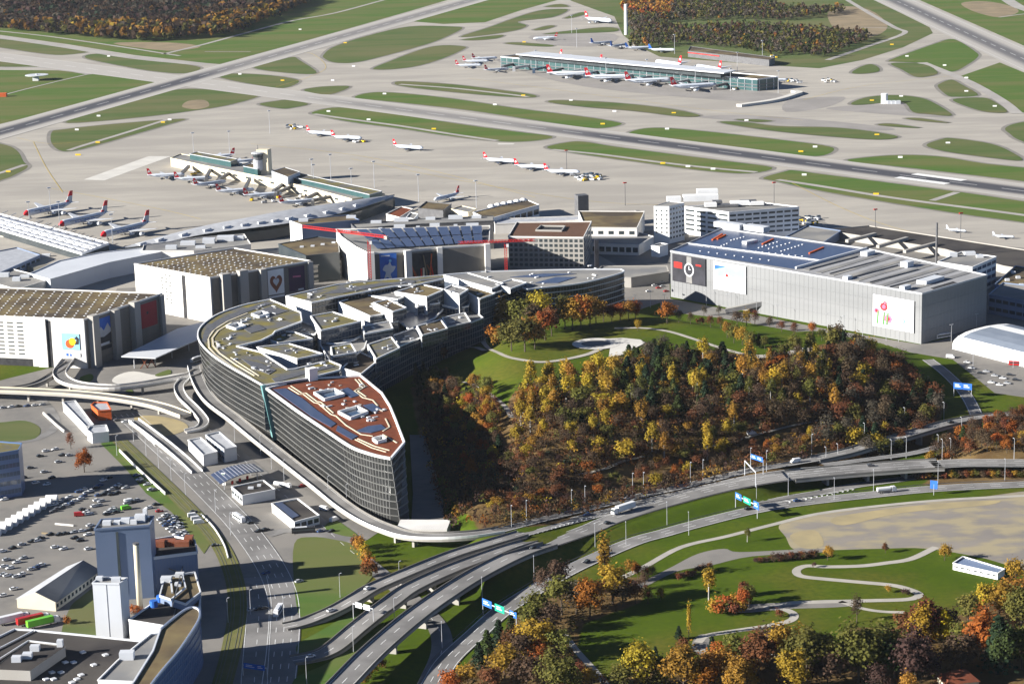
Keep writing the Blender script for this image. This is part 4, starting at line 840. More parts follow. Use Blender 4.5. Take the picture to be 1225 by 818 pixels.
# ================================================================== the glass arc complex
mat('arc_glass', (.02, .022, .023), (.035, .035, .034), .05, .12, .35)
mat('arc_glass_blue', (.04, .055, .08), (.06, .075, .1), .08, .12, .4)
mat('arc_mullion', (.04, .04, .04), (.05, .05, .05), .1, .4); mat('arc_line', (.14, .14, .135), (.11, .11, .105), .1, .5); mat('arc_band', (.24, .24, .235), (.2, .2, .195), .1, .5)
mat('turquoise', (.15, .30, .30), (.12, .26, .27), .2, .4)
def offset_line(T, o):
    out = []
    for i, p in enumerate(T):
        a, b = T[max(i - 1, 0)], T[min(i + 1, len(T) - 1)]; d = np.array([b[0] - a[0], b[1] - a[1]]); d /= np.linalg.norm(d) + 1e-9; oo = o[i] if isinstance(o, list) else o
        out.append((p[0] - d[1] * oo, p[1] + d[0] * oo))
    return out
def facade(t, T, B, floors, bay, glass='arc_glass', band='arc_band', bh=.55, proud=.35, mw=.16, mull='arc_band'):
    n = len(T); lp = lambda i, f: tuple(B[i][k] * (1 - f) + T[i][k] * f for k in range(3))
    mb = MB(); mb.add([tuple(b) for b in B] + [tuple(x) for x in T], [(i, i + 1, n + i + 1, n + i) for i in range(n - 1)]); part('glass_wall', mb, glass, t)
    for k in range(floors + 1):
        f = (k + .02) / (floors + .04); mb = MB()
        for i in range(n - 1): mb.bar(lp(i, f), lp(i + 1, f), proud * 2, bh)
        part('floor_band', mb, band, t)
    acc = 0; mb = MB()
    for i in range(n - 1):
        L = math.hypot(T[i + 1][0] - T[i][0], T[i + 1][1] - T[i][1]); s = -acc % bay
        while s < L:
            w = s / L; a = tuple(B[i][k] * (1 - w) + B[i + 1][k] * w for k in range(3)); b = tuple(T[i][k] * (1 - w) + T[i + 1][k] * w for k in range(3)); mb.bar(a, b, mw, mw * 2); s += bay
        acc += L
    if mb.v: part('mullions', mb, mull, t, kind='stuff')
def wing(t, px, z, z0, floors, wall='arc_glass_blue', roof='roof_moss', band='arc_band', bay=2.7, par=1.0, white=(), name='wing'):
    P = ccw([tuple(p) for p in xy(px, z)]); w = part(name, walls(P, z0, z - .1), wall, t)
    mb = MB(); mb.sheet([(p[0], p[1], z - .4) for p in P]); part('roof', mb, roof, w)
    part('parapet', rim(P, z + .3, .7, par), 'white', w)
    for k in range(1, floors):
        zz = z0 + (z - z0) * k / floors; mb = MB()
        for i in range(len(P)): a, b = P[i], P[(i + 1) % len(P)]; mb.bar((a[0], a[1], zz), (b[0], b[1], zz), .6, .6)
        part('floor_band', mb, band, w)
    mb = MB()
    for i in range(len(P)):
        a, b = Vector((*P[i], 0)), Vector((*P[(i + 1) % len(P)], 0)); m = max(1, int((b - a).length / bay))
        for k in range(m): q = a + (b - a) * k / m; mb.bar((q.x, q.y, z0), (q.x, q.y, z), .22, .22)
    part('mullions', mb, band, w, kind='stuff')
    for (i, j) in white:
        Q = xy(px, z); a, b = Q[i], Q[j]; mb = MB(); nrm = outn(a, b)
        for s in (1, -1):
            pass
        c = V2(P[0]) * 0 + sum(V2(p) for p in P) / len(P); m_ = (V2(a) + V2(b)) / 2
        if np.dot(m_ - c, nrm) < 0: nrm = -nrm
        a2, b2 = V2(a) + nrm * .4, V2(b) + nrm * .4; mb.bar((*a2, (z + z0) / 2), (*b2, (z + z0) / 2), .3, z - z0 + .6); part('white_wall', mb, 'white', w)
    return w
def hvac(t, px, z, n, spread, seed, m=('metal_grey', 'roof_grey', 'pale_clad')):
    r = random.Random(seed); n = max(3, int(n * .7))
    for k in range(n):
        g = G(px[0] + r.uniform(-spread, spread), px[1] + r.uniform(-spread, spread) * .45, z); q = MB(); q.box((g[0], g[1], z - .45), (r.uniform(1., 4), r.uniform(.7, 1.8), r.uniform(.4, 1.1)), .7 + r.choice((0, 1.57))); part('vent_unit', q, m[k % 3], t)
def well(t, px, z):
    P = GL(px, z); q = MB(); q.sheet([(p[0], p[1], z - .3) for p in P]); part('well_glass', q, 'glass_blue', t)
    part('well_rim', rim([p[:2] for p in ccw([p[:2] for p in P])], z + 1.3, .8, 1.8), 'white', t)
def panels(t, polys, z, m='solar'):
    for p in polys: q = MB(); q.prism(xy(p, z + .1), z - .38, z - .05); part('solar_field', q, m, t)
def duct(t, pts, z, m='cream', w=.7):
    q = MB(); q.ribbon([(p[0], p[1], z - .05) for p in GL(pts, z)], w, th=.3); part('roof_duct', q, m, t)

# ---- red-roofed tip
ZA = 35.5
TA = catmull(GL([(319, 464.5), (354, 490), (385, 511), (410, 528), (424, 536), (438, 541), (452, 545), (467.5, 548)], ZA), False, 4)
t = thing('arc_building', 'glass office wing with red gravel roof forming the pointed tip of the arc', 'office', G(420, 585)); n = len(TA)
lean = [5.5 * (1 - i / (n - 1)) ** 1.0 for i in range(n)]
BA = [(p[0], p[1], .5) for p in offset_line(TA, lean)]; tb = G(478.5, 627, 0); BA[-1] = (tb[0], tb[1], .5)
facade(t, TA, BA, 9, 3.0, band='arc_line', bh=.5, mw=.12, mull='arc_mullion')
mb = MB()
for i in range(n - 17, n):
    mb.bar(BA[i], TA[i], .2, .3)
part('tip_fins', mb, 'arc_band', t, kind='stuff')
tr = G(483.5, 529, ZA); TB_ = [TA[-1], tr]; bb = G(489, 622, 0); facade(t, TB_, [BA[-1], (bb[0], bb[1], .5)], 9, 3)
TC = [tr] + GL([(473.5, 503), (466.5, 486), (456.5, 470), (431.5, 449.5), (415, 450.5), (367, 453)], ZA); facade(t, TC, [(bb[0], bb[1], .5)] + [(p[0], p[1], .5) for p in TC[1:]], 9, 3)
RA = [p[:2] for p in TA] + [p[:2] for p in TC]
mb = MB(); mb.sheet([(p[0], p[1], ZA - .4) for p in RA]); part('roof', mb, 'roof_red', t)
part('parapet', rim(RA, ZA + .5, 1.1, 1.3), 'white', t)
panels(t, [[(327, 465), (342, 464), (362, 476), (379, 490), (402, 506), (396, 510), (372, 497)], [(404, 508), (420, 517), (428, 521), (421, 525), (402, 514)], [(405, 466), (416, 463), (430, 472), (420, 475)], [(434, 484), (446, 482), (457, 489), (446, 493)], [(425, 515), (440, 509), (456, 507), (462, 512), (444, 517)], [(380, 470), (390, 464), (400, 466), (386, 471)]], ZA)
well(t, [(376, 471), (400, 466.5), (412, 473), (388, 479)], ZA); well(t, [(405, 494), (427, 487.5), (440, 494), (419, 501.5)], ZA); well(t, [(446, 526), (457, 523), (462, 527), (451, 530)], ZA)
for q_ in ([(345, 463), (358, 471), (363, 471), (376, 481), (381, 482), (396, 495), (402, 497), (414, 508), (432, 519), (446, 521)], [(348, 461), (361, 469.5), (366, 469.5), (379, 479.5), (384, 480.5), (399, 493.5)], [(425, 453), (433, 462), (424, 467), (434, 475), (446, 478), (452, 485)], [(429, 453), (437, 462), (428, 467), (438, 474)], [(461, 500), (466, 510), (458, 515)], [(425, 525), (445, 535), (462, 540)], [(428, 524), (448, 533), (466, 538)], [(458, 519), (475, 529)]): duct(t, q_, ZA)
hvac(t, (395, 462), ZA, 10, 14, 1); hvac(t, (420, 483), ZA, 14, 14, 2); hvac(t, (440, 498), ZA, 14, 12, 3); hvac(t, (455, 492), ZA, 8, 8, 4); hvac(t, (370, 462), ZA, 5, 10, 5); hvac(t, (428, 460), ZA, 8, 10, 6); hvac(t, (395, 485), ZA, 5, 12, 11)
q = MB(); g = G(373, 454, ZA); q.box((g[0], g[1], ZA - .4), (6, 4, 7.5), .7); part('lift_tower', q, 'white', t)

# ---- green-roofed curved end
ZB = 37
TBo = catmull(GL([(314.5, 460.5), (296, 450), (278, 440), (262, 430), (249, 420), (240, 410), (236.5, 401), (238.5, 393), (246, 385), (262, 375), (290, 365), (323, 358)], ZB), False, 4)[::-1]
t = thing('arc_building', 'curved end of the glass arc with mossy roof and solar strips', 'office', G(300, 440)); n = len(TBo)
lean = [2 + 3.5 * (i / (n - 1)) for i in range(n)]
BB = [(p[0], p[1], 3.) for p in offset_line(TBo, [x for x in lean])]
facade(t, TBo, BB, 9, 3.0, band='arc_line', bh=.45, mw=.1, mull='arc_mullion')
inner = [(366, 452.5), (406, 442.5), (408, 437), (393, 431), (353, 441), (344, 442), (312, 421), (283, 414), (312, 407), (326, 400), (329, 396), (361, 384), (359.5, 373.5)]
IB = GL(inner, ZB); RB = [p[:2] for p in TBo] + [p[:2] for p in IB]
mb = MB(); mb.sheet([(p[0], p[1], ZB - .4) for p in RB]); part('roof', mb, 'roof_moss', t); part('parapet', rim(RB, ZB + .3, .8, 1.0), 'white', t)
LB = [TBo[-1]] + IB + [TBo[0]]; facade(t, [(p[0], p[1], ZB) for p in LB], [(p[0], p[1], 10) for p in LB], 7, 3, 'arc_glass_blue')
# turquoise seam
q = MB(); q.bar(TBo[-1], BB[-1], 2.4, 2.4); part('seam_column', q, 'turquoise', t)
duct(t, [(300, 451), (278, 438), (258, 424), (250, 415), (249, 404), (256, 394), (272, 384), (296, 374)], ZB, w=1.1); duct(t, [(305, 449), (283, 436), (263, 422), (255, 413), (254, 404), (261, 395), (277, 385)], ZB, w=1.1); duct(t, [(310, 449), (276, 427)], ZB)
panels(t, [[(243, 400), (248, 390), (262, 381), (290, 370), (318, 361), (324, 363), (292, 374), (266, 386), (252, 397), (247, 408), (242, 408)], [(288, 428), (312, 434), (330, 442), (322, 447), (305, 441)], [(290, 392), (310, 388), (318, 393), (300, 398)], [(325, 452), (352, 446), (395, 435), (400, 438), (360, 448), (330, 457)], [(306, 372), (325, 366), (345, 371), (330, 376)]], ZB, 'metal_dark')
well(t, [(301, 377), (313, 373.5), (322, 376.5), (310, 380)], ZB); well(t, [(271, 391), (284, 387.5), (294, 391), (282, 394.5)], ZB)
hvac(t, (268, 412), ZB, 16, 9, 21); hvac(t, (295, 384), ZB, 12, 10, 22); hvac(t, (318, 370), ZB, 12, 12, 23); hvac(t, (315, 438), ZB, 12, 14, 24); hvac(t, (275, 402), ZB, 8, 8, 25); hvac(t, (380, 438), ZB, 10, 14, 26); hvac(t, (330, 380), ZB, 10, 12, 27); hvac(t, (290, 425), ZB, 8, 12, 28)

# ---- inner terraces facing the hill: stepped glass blocks
t = thing('terraced_building', 'stepped glass terraces stacked inside the arc facing the hill', 'office', G(430, 430))
wing(t, [(366, 455), (408, 446), (432, 452), (456, 432), (490, 414), (525, 398), (562, 386), (578, 380), (560, 366), (480, 358), (400, 368), (330, 404), (318, 425)], 20, .2, 5, 'arc_glass_blue', 'roof_grey')
for px, z, z0, f, roof, wh in (
    ([(309, 402), (333, 410), (374, 405), (352, 397), (330, 396)], 34, 19, 4, 'roof_moss', [(0, 1)]),
    ([(307, 415), (356, 429), (386, 423), (346, 411)], 34.5, 19, 4, 'roof_moss', [(0, 1)]),
    ([(361, 385), (383, 393), (376, 400), (340, 397)], 31, 19, 3, 'roof_grey', []),
    ([(372, 378), (398, 373), (432, 384), (384, 395)], 36, 19, 4, 'roof_moss', [(0, 3)]),
    ([(383, 412), (403, 408), (440, 403), (436, 416), (420, 428), (395, 432)], 26, .2, 6, 'roof_grey', []),
    ([(405, 361), (443, 378), (466, 374), (476, 362), (436, 352)], 33, 14, 5, 'roof_brown', [(0, 1)]),
    ([(447, 362), (470, 372.5), (486, 368), (464, 358)], 37, 30, 2, 'roof_brown', [(0, 1)]),
    ([(440, 390), (476, 384), (478, 374), (446, 380)], 27, 10, 4, 'glass_blue', []),
    ([(433, 352), (478, 342), (500, 346), (476, 358)], 33, 14, 5, 'roof_grey', []),
    ([(473, 349), (511, 355), (531, 346), (503, 340)], 35, 20, 4, 'roof_brown', [(0, 1)]),
    ([(531, 346), (550, 352), (560, 346), (540, 341)], 35, 20, 4, 'roof_grey', [(0, 1)]),
    ([(549, 344.5), (574, 357.5), (592, 351), (562, 342)], 31, .2, 8, 'roof_brown', [(0, 1)]),
    ([(524, 358), (534, 353.5), (550, 354), (563, 360), (560, 366), (545, 369), (530, 366)], 25, .2, 6, 'white', []),
    ([(409, 440), (432, 447), (452, 431), (430, 421)], 25, 19, 2, 'roof_brown', [(0, 1)]), ([(450, 429), (478, 416), (468, 403), (440, 412)], 28, 19, 3, 'roof_moss', [(0, 3)]), ([(478, 414), (505, 403), (497, 392), (470, 401)], 24, 19, 2, 'roof_grey', []),
    ([(505, 401), (535, 393), (527, 382), (499, 390)], 27, 19, 3, 'roof_brown', [(0, 3)]), ([(535, 391), (563, 385), (556, 374), (529, 380)], 23.5, 19, 2, 'roof_grey', []), ([(398, 426), (426, 421), (420, 411), (396, 415)], 31, 19, 4, 'roof_moss', [(0, 3)]), ([(436, 399), (470, 393), (466, 384), (434, 390)], 31, 19, 4, 'roof_grey', [(0, 3)]), ([(500, 366), (526, 362), (520, 355), (496, 359)], 29, 19, 3, 'roof_brown', [(0, 3)]),
    ([(470, 380), (500, 368), (532, 368), (520, 380), (490, 394)], 23, .2, 6, 'solar', [])):
    w = wing(t, px, z, z0, f, 'arc_glass_blue', roof, white=wh)
    cx, cy = sum(p[0] for p in px) / len(px), sum(p[1] for p in px) / len(px); hvac(w, (cx, cy), z, 7, 8, int(cx))
# curved white balcony
q = MB(); q.ribbon(catmull(GL([(381, 404), (392, 410), (408, 410), (422, 406), (433, 401)], 27), False, 5), 2.2, th=.8); part('balcony', q, 'white', t)

# ---- long roof behind
ZC = 36
t = thing('arc_building', 'long glass wing with grey solar roof on the far side of the arc', 'office', G(450, 385))
pxC = [(342.5, 354), (404, 340), (455, 335), (502, 331.5), (531, 329), (531, 333), (500, 340), (471, 342), (405, 355), (373, 361.5)]
wing(t, pxC, ZC, .2, 9, 'arc_glass', 'roof_moss', white=[(0, 9)], name='wing')
panels(t, [[(385, 351), (405, 345), (455, 338.5), (495, 335), (497, 338), (460, 341), (410, 350)], [(500, 333.5), (528, 331), (528, 332.5), (503, 336)]], ZC, 'metal_dark'); hvac(t, (430, 342), ZC, 14, 14, 31); hvac(t, (380, 354), ZC, 12, 12, 32); hvac(t, (480, 337), ZC, 10, 14, 33)
# ---- rounded end near the park
ZD = 29
t = thing('arc_building', 'banded glass wing with rounded end beside the park trees', 'office', G(680, 365))
TD = catmull(GL([(592, 350), (618, 341), (631, 346)], ZD), False, 1) + catmull(GL([(631, 346), (650, 344), (690, 339.5), (718, 333.5), (738, 328), (746.5, 324.5), (743, 322)], ZD), False, 4)[1:]
facade(t, TD, [(p[0], p[1], .3) for p in TD], 7, 2.4, 'arc_glass', 'pale_clad', .5)
back = GL([(743, 322), (700, 322), (640, 323), (575, 325), (531, 328.5), (560, 338)], ZD); RD = [p[:2] for p in TD] + [p[:2] for p in back[1:]]
mb = MB(); mb.sheet([(p[0], p[1], ZD - .4) for p in RD]); part('roof', mb, 'roof_grey', t); part('parapet', rim(RD, ZD + .3, .9, 1.0), 'pale_clad', t)
bw = [back[i][:2] for i in range(len(back))] + [TD[0][:2]]; part('rear_wall', walls(bw, .2, ZD, False), 'arc_glass_blue', t)
w = wing(t, [(531, 329), (589, 345), (602, 339), (560, 326.5)], ZD + 3, ZD - 1, 1, 'arc_glass_blue', 'roof_grey', white=[(0, 1)])
w = wing(t, [(593, 340), (611, 345), (630, 338), (612, 334)], ZD + 2.5, ZD - 1, 1, 'arc_glass_blue', 'roof_grey', white=[(0, 1)])
panels(t, [[(640, 338), (665, 331), (690, 331), (668, 338)], [(610, 331), (650, 327), (690, 327), (650, 331)]], ZD, 'solar'); hvac(t, (640, 334), ZD, 14, 22, 41, ('pale_clad', 'white', 'white')); hvac(t, (700, 328), ZD, 10, 24, 42, ('pale_clad', 'white', 'white')); hvac(t, (585, 331), ZD, 8, 14, 43)

# ---- white canopy of the arrivals road
t = thing('canopy', 'thin white entrance canopy between the car park and the glass arc', 'canopy', G(190, 440))
q = MB(); q.prism(xy([(145, 426), (186, 428), (236, 406), (246, 384), (212, 393)], 9), 8.3, 9); part('roof', q, 'pale_clad', t)
for p in ((160, 425), (185, 423), (205, 413), (225, 405), (215, 396)): q = MB(); g = G(p[0], p[1], 9); q.tube((g[0], g[1], 0), (g[0], g[1], 8.3), .4); part('column', q, 'metal_grey', t)
t = thing('steel_sculpture', 'rusty crossed steel beams standing beside the white canopy', 'sculpture', G(176, 440)); a = G(168, 441)
for k, (x0, x1) in enumerate(((0, 5), (5, 1), (4, 9), (10, 6))): q = MB(); q.bar((a[0] + x0, a[1] + k, 0), (a[0] + x1, a[1] + k, 7), .6); part('beam', q, 'brown_ad', t)
# ================================================================== docks and airside buildings
# midfield dock
ZM = 15
t, P = bld('midfield_dock', 'long green glass pier with a raised pale roof far out between the runways', 'terminal pier', [(599, 68), (906, 95), (931, 92), (626, 64.5)], ZM, 'glass_green', 'roof_brown', par=1.5, pm='pale_clad')
Q = xy([(599, 68), (906, 95), (931, 92), (626, 64.5)], ZM)
bands(t, [Q[0], Q[1], Q[2]], [4, 8], 1, 'metal_dark', .5); mullions(t, [Q[0], Q[1], Q[2]], 0, ZM, 12, .8, 'pale_clad')
U = GL([(621, 65), (862, 87), (876, 84.5), (642, 62.5)], 21)
q = MB(); q.prism([p[:2] for p in U], ZM - .6, 21); part('upper_hall', q, 'glass_dark', t)
q = MB(); q.prism([p[:2] for p in GL([(617, 65), (866, 87.5), (880, 84.3), (640, 61.8)], 22)], 20.9, 22.2); part('upper_roof', q, 'pale_clad', t)
for k in range(13):
    f = .05 + k * .07; a = V2(Q[0]) * (1 - f) + V2(Q[1]) * f; n = outn(Q[0], Q[1]); b = a + n * 24 + unit(Q[0], Q[1]) * RND.uniform(-8, 8); q = MB(); q.bar((*(a - n * 1), 6), (*b, 5), 3, 3); q.box((b[0], b[1], 0), (4, 4, 6)); single('jet_bridge', q, ['metal_dark', 'metal_grey', 'glass_blue'][k % 3], ['dark', 'pale grey', 'blue glazed'][k % 3] + ' passenger bridge along the midfield pier', 'jet bridge', 'bridges on the midfield pier')
# curved white ramp wall at its end
q = MB(); q.ribbon(catmull(GL([(884, 125), (920, 120), (938, 116), (950, 112), (956, 110), (950, 108)], 3), False, 5), 9, th=3); single('ramp', q, 'pale_concrete', 'white curved ramp at the end of the midfield pier', 'ramp')
# hangar strip at the wood edge
t, P = bld('fire_station', 'low brown roofed shed with red doors at the far wood edge', 'shed', [(823, 61), (920, 72), (927, 69), (826, 55.5)], 9, 'metal_dark', 'roof_brown', par=.6)
Q = xy([(823, 61), (920, 72)], 9); windows(t, Q[0], Q[1], .5, 7, 10, 1, .7, .9, 'metal_dark', name='door'); bands(t, [Q[0], tuple(V2(Q[0]) * .6 + V2(Q[1]) * .4)], [6.5], 1.2, 'red', .6, 'red_stripe')
q = MB(); q.tube(G(749, 42), (*G(749, 42)[:2], 48), 3, 2.6, 12); single('white_silo', q, 'white', 'tall slim white column at the far edge of the wood', 'tower')

# finger dock with the control tower
ZF = 9
pxF = [(204, 189), (245, 198), (319, 212.5), (372, 225), (421, 238), (460, 232), (400, 219), (330, 205), (262, 192), (216, 184)]
t, P = bld('finger_dock', 'beige finger dock with stepped green brown roofs and the control tower on it', 'terminal pier', pxF, ZF, 'cream', 'roof_grey', par=.8, pm='cream')
Q = xy(pxF, ZF)
for a, b, c in ((1, 2, 5), (2, 3, 4), (3, 4, 4)): windows(t, Q[a], Q[b], 2, 8, c, 1, .35, .3)
for px, z, w, r in (([(227, 184.5), (276, 193.5), (284, 190.5), (236, 182)], 14, 'glass_green', 'roof_moss'), ([(291, 199), (308, 202.5), (318, 199), (300, 195.5)], 15, 'glass_green', 'roof_brown'), ([(325, 205), (344, 212), (359, 206), (341, 200.5)], 16, 'pale_clad', 'roof_brown'), ([(344, 211), (386, 220), (442, 233), (457, 229), (400, 217), (356, 207)], 13, 'glass_green', 'roof_moss')):
    PP = xy(px, z); q = walls(ccw([tuple(p) for p in PP]), ZF - .7, z); part('upper_storey', q, w, t); q = MB(); q.sheet([(p[0], p[1], z - .1) for p in PP]); part('upper_roof', q, r, t); part('upper_rim', rim(PP, z + .4, .6, .7), 'metal_grey', t)
ct = thing('control_tower', 'beige control tower with a round glazed cab on the finger dock', 'control tower', (*G(316, 212)[:2], ZF - .7))
g = G(317, 211, 6); tw = math.radians(-16)
q = MB(); q.box((g[0], g[1], ZF - .6), (12, 10, 25), tw); part('shaft', q, 'cream', ct)
def lathe(c, prof, n=16): return [[(c[0] + r * math.cos(2 * math.pi * k / n), c[1] + r * math.sin(2 * math.pi * k / n), z) for k in range(n)] for r, z in prof]
cc = (g[0] - 5.5, g[1] - 3)
for prof, nm, m in (([(3.5, 12), (5, 13.5), (5, 23), (4, 24)], 'drum', 'metal_grey'), ([(5.5, 24), (5.5, 25.2), (5.5, 26)], 'gallery', 'metal_dark'), ([(5, 26), (6.2, 29.5)], 'cab_glass', 'glass_dark'), ([(6.6, 29.5), (6.4, 30.6), (1, 31.4)], 'cab_roof', 'metal_grey')):
    q = MB(); q.rings(lathe(cc, prof)); part(nm, q, m, ct)
q = MB(); q.tube((cc[0], cc[1], 31), (cc[0], cc[1], 38), .25); part('antenna', q, 'metal_dark', ct)
for a, b in (((218, 207), (226, 199)), ((247, 212), (252, 203)), ((262, 215), (275, 207)), ((293, 226), (299, 214)), ((327, 229), (338, 221)), ((330, 231), (350, 223)), ((366, 238), (380, 231)), ((374, 240), (398, 235))):
    q = MB(); p0, p1 = G(*a, 5), G(*b, 5.5); q.bar(p0, p1, 2.8, 2.8); q.box((p0[0], p0[1], 0), (3, 3, 5)); single('jet_bridge', q, 'metal_dark', 'dark passenger bridge reaching out from the beige finger dock', 'jet bridge', 'bridges on the finger dock')

# swooping silver roof
ZS = 15
t = thing('airside_hall', 'long lens shaped silver roof with a row of sawtooth skylights', 'terminal hall', G(320, 285))
up = catmull(GL([(135, 300, 8), (174, 288, 9), (245, 270, 14), (300, 259.5, 17), (345, 251, 18), (400, 243, 17), (440, 237, 15), (472, 233.5, 12)]), False, 5); lo = catmull(GL([(140, 301, 7), (178, 294, 8), (245, 280, 11), (300, 273, 12), (345, 267, 12.5), (400, 257, 12), (440, 246, 11.5), (472, 234.5, 11)]), False, 5)
q = MB(); m_ = [tuple((a[k] * .5 + b[k] * .5) + (1.3 if k == 2 else 0) for k in range(3)) for a, b in zip(up, lo)]; n = len(up)
q.add(lo + m_ + up, [(i, i + 1, n + i + 1, n + i) for i in range(n - 1)] + [(n + i, n + i + 1, 2 * n + i + 1, 2 * n + i) for i in range(n - 1)]); part('roof', q, 'metal_grey', t, smooth=True)
q = walls([p[:2] for p in lo], 0, 9, False); part('front_glass', q, 'glass_dark', t); q = walls([p[:2] for p in up[::-1]], 0, 8.5, False); part('rear_glass', q, 'glass_dark', t)
for k in range(4, n - 6, 2):
    a = Vector(m_[k]) * .35 + Vector(lo[k]) * .65; d = (Vector(lo[k + 1]) - Vector(lo[k])).normalized(); nn_ = Vector((-d.y, d.x, 0)); q = MB(); q.add([a, a + d * 7, a + d * 7 + nn_ * 3 + Vector((0, 0, 2)), a + nn_ * 9 + Vector((0, 0, .6)), a + Vector((0, 0, 2.2))], [(0, 1, 2, 4), (4, 2, 3), (0, 4, 3), (1, 3, 2), (0, 3, 1)]); part('skylight', q, 'pale_clad', t)

# striped pier bottom left, long pale connector, blue box hall, and the low clutter between the car parks
ZL = 14
t, P = bld('terminal_pier', 'pier with blue and white ribbed roof beside the red nosed planes', 'terminal pier', [(-40, 262), (0, 274), (98, 303), (130, 291), (0, 256), (-40, 246)], ZL, 'glass_dark', 'solar', par=2, pm='white')
for f in (.22, .42, .55, .75):
    a = [(-40, 262), (98, 303)]; b = [(-40, 246), (130, 291)]; p = [G(a[i][0] + (b[i][0] - a[i][0]) * f, a[i][1] + (b[i][1] - a[i][1]) * f, ZL) for i in (0, 1)]; q = MB(); q.bar((*p[0][:2], ZL), (*p[1][:2], ZL), 2.2, 1.2); part('roof_rib', q, 'pale_clad', t)
for k in range(14):
    f = k / 13; a = (-30 + 125 * f, 263 + 38 * f); b = (a[0] + 30, a[1] - 13.5); p0, p1 = G(*a, ZL), G(*b, ZL); q = MB(); q.bar((*p0[:2], ZL + .2), (*p1[:2], ZL + .2), .5, .5); part('roof_bar', q, 'metal_grey', t)
t, P = bld('connector_roof', 'long pale curved roof running behind the twin car parks', 'terminal', [(36, 327), (60, 334), (130, 314), (200, 300), (202, 293), (120, 302), (70, 312)], 13, 'pale_clad', 'pale_clad', par=.8)
simple('pale grey roofed link with dark ribs, left of the long pale roof', [(-30, 332), (20, 346), (60, 334), (36, 327), (0, 318), (-30, 315)], 11, 'concrete_white', 'roof_grey', 'link_building', extra=[(5, 330, 8, 5, 3), (20, 335, 6, 5, 3), (30, 331, 7, 4, 2), (-5, 325)])
simple('cream walled terrace building below the ribbed pier', [(-40, 296), (40, 320), (90, 308), (60, 297), (0, 282), (-40, 272)], 8, 'cream', 'concrete_apron', 'terrace_building', extra=[(30, 304, 9, 4, 2.5), (55, 306, 7, 4, 2), (20, 310, 6, 5, 3)])
simple('blue shaded annex with rounded roofs by the frame edge', [(-40, 318), (0, 326), (48, 305), (20, 296), (-40, 308)], 12, 'blue_clad', 'metal_grey', 'annex', win=[(1, 2, 8, 2, .7, .4, 'glass_dark')])
simple('grey roof deck with plant boxes below the silver hall', [(170, 300), (232, 300), (300, 292), (292, 280), (240, 284), (172, 293)], 14, 'concrete_white', 'roof_grey', 'roof_deck_building', extra=[(205, 297, 9, 5, 3), (225, 292, 12, 6, 3), (250, 290, 10, 7, 4), (270, 287, 14, 8, 4), (286, 286, 8, 6, 3), (240, 296, 8, 4, 2)])
t, _q = simple('blue sided hall with a brown roof and white rounded wall behind the crane', [(347, 264), (361, 269), (430, 263), (416, 257)], 26, 'blue_clad', 'roof_brown', 'hall', extra=[(420, 260, 8, 5, 2), (363, 264, 8, 5, 2)])
q = MB(); q.prism(xy([(346.5, 264), (361, 269.2), (361.3, 268.6), (347, 263.5)], 26.3), 0, 26.3); part('end_wall', q, 'white', t)
simple('brown roofed link building with white roof lights beside the crane', [(333, 292), (366, 306), (406, 302), (404, 286), (380, 283)], 22, 'glass_dark', 'roof_brown', 'link_building', extra=[(361, 295, 3, 3, 1), (374, 294, 3, 3, 1), (386, 292, 3, 3, 1), (399, 290, 3, 3, 1)])
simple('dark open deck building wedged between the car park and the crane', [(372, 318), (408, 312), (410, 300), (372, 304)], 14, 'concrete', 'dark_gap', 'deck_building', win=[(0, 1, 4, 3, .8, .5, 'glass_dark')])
simple('row of roof terraces behind the solar roofed terminal', [(420, 268), (500, 262), (590, 258), (590, 264), (500, 268), (425, 273)], 24, 'metal_dark', 'roof_grey', 'terrace_building', extra=[(450, 266, 9, 4, 2), (480, 264, 12, 4, 3), (515, 262, 8, 4, 2), (545, 261, 12, 4, 3), (570, 260, 8, 4, 2)])
t, _q = simple('white airside office with a row of white roof domes', [(566, 254), (584, 262), (645, 245), (628, 238)], 12, 'white', 'roof_brown', 'airside_office', win=[(1, 2, 8, 1, .8, .45, 'glass_dark')])
for k in range(6):
    g = G(588 + k * 7.6, 247 - k * 1.5, 12); q = MB(); q.rings(lathe(g, [(3.6, 11.4), (3.4, 12.5), (2.2, 13.6), (.4, 14)], 12)); part('dome', q, 'white', t, smooth=True)
simple('small pale block at the apron edge with a dark side', [(540, 250), (560, 254), (570, 250), (552, 246)], 11, 'cream', 'roof_grey', 'airside_block')
simple('dark brown roofed apron building behind the terminal', [(500, 249), (530, 252), (540, 244), (510, 241)], 12, 'metal_dark', 'roof_brown', 'airside_block')
simple('red roofed low pavilion at the airside edge', [(462, 256), (478, 260), (494, 250), (480, 247)], 8, 'concrete_white', 'roof_red', 'pavilion')
simple('white round stair block beside the red roofed pavilion', [(486, 260), (495, 262), (500, 256), (491, 254)], 14, 'white', 'roof_grey', 'stair_block')
simple('pale long gallery along the apron behind the beige cube', [(590, 262), (700, 258), (760, 252), (762, 256), (700, 263), (592, 268)], 9, 'concrete_white', 'metal_grey', 'gallery')
q = MB(); q.box((*G(696, 258)[:2], 0), (10, 10, 19), .3); single('vent_tower', q, 'metal_dark', 'dark square vent tower behind the beige office cube', 'tower')
simple('curved ramp block beside the dark post near the arc end', [(708, 330), (755, 332), (800, 325), (798, 318), (720, 318)], 8, 'concrete', 'roof_grey', 'ramp_block')
q = MB(); q.box((*G(714, 322)[:2], 0), (3, 3, 24), .1); single('dark_pylon', q, 'ad_dark', 'slim black advertising pylon in front of the white annex', 'pylon')

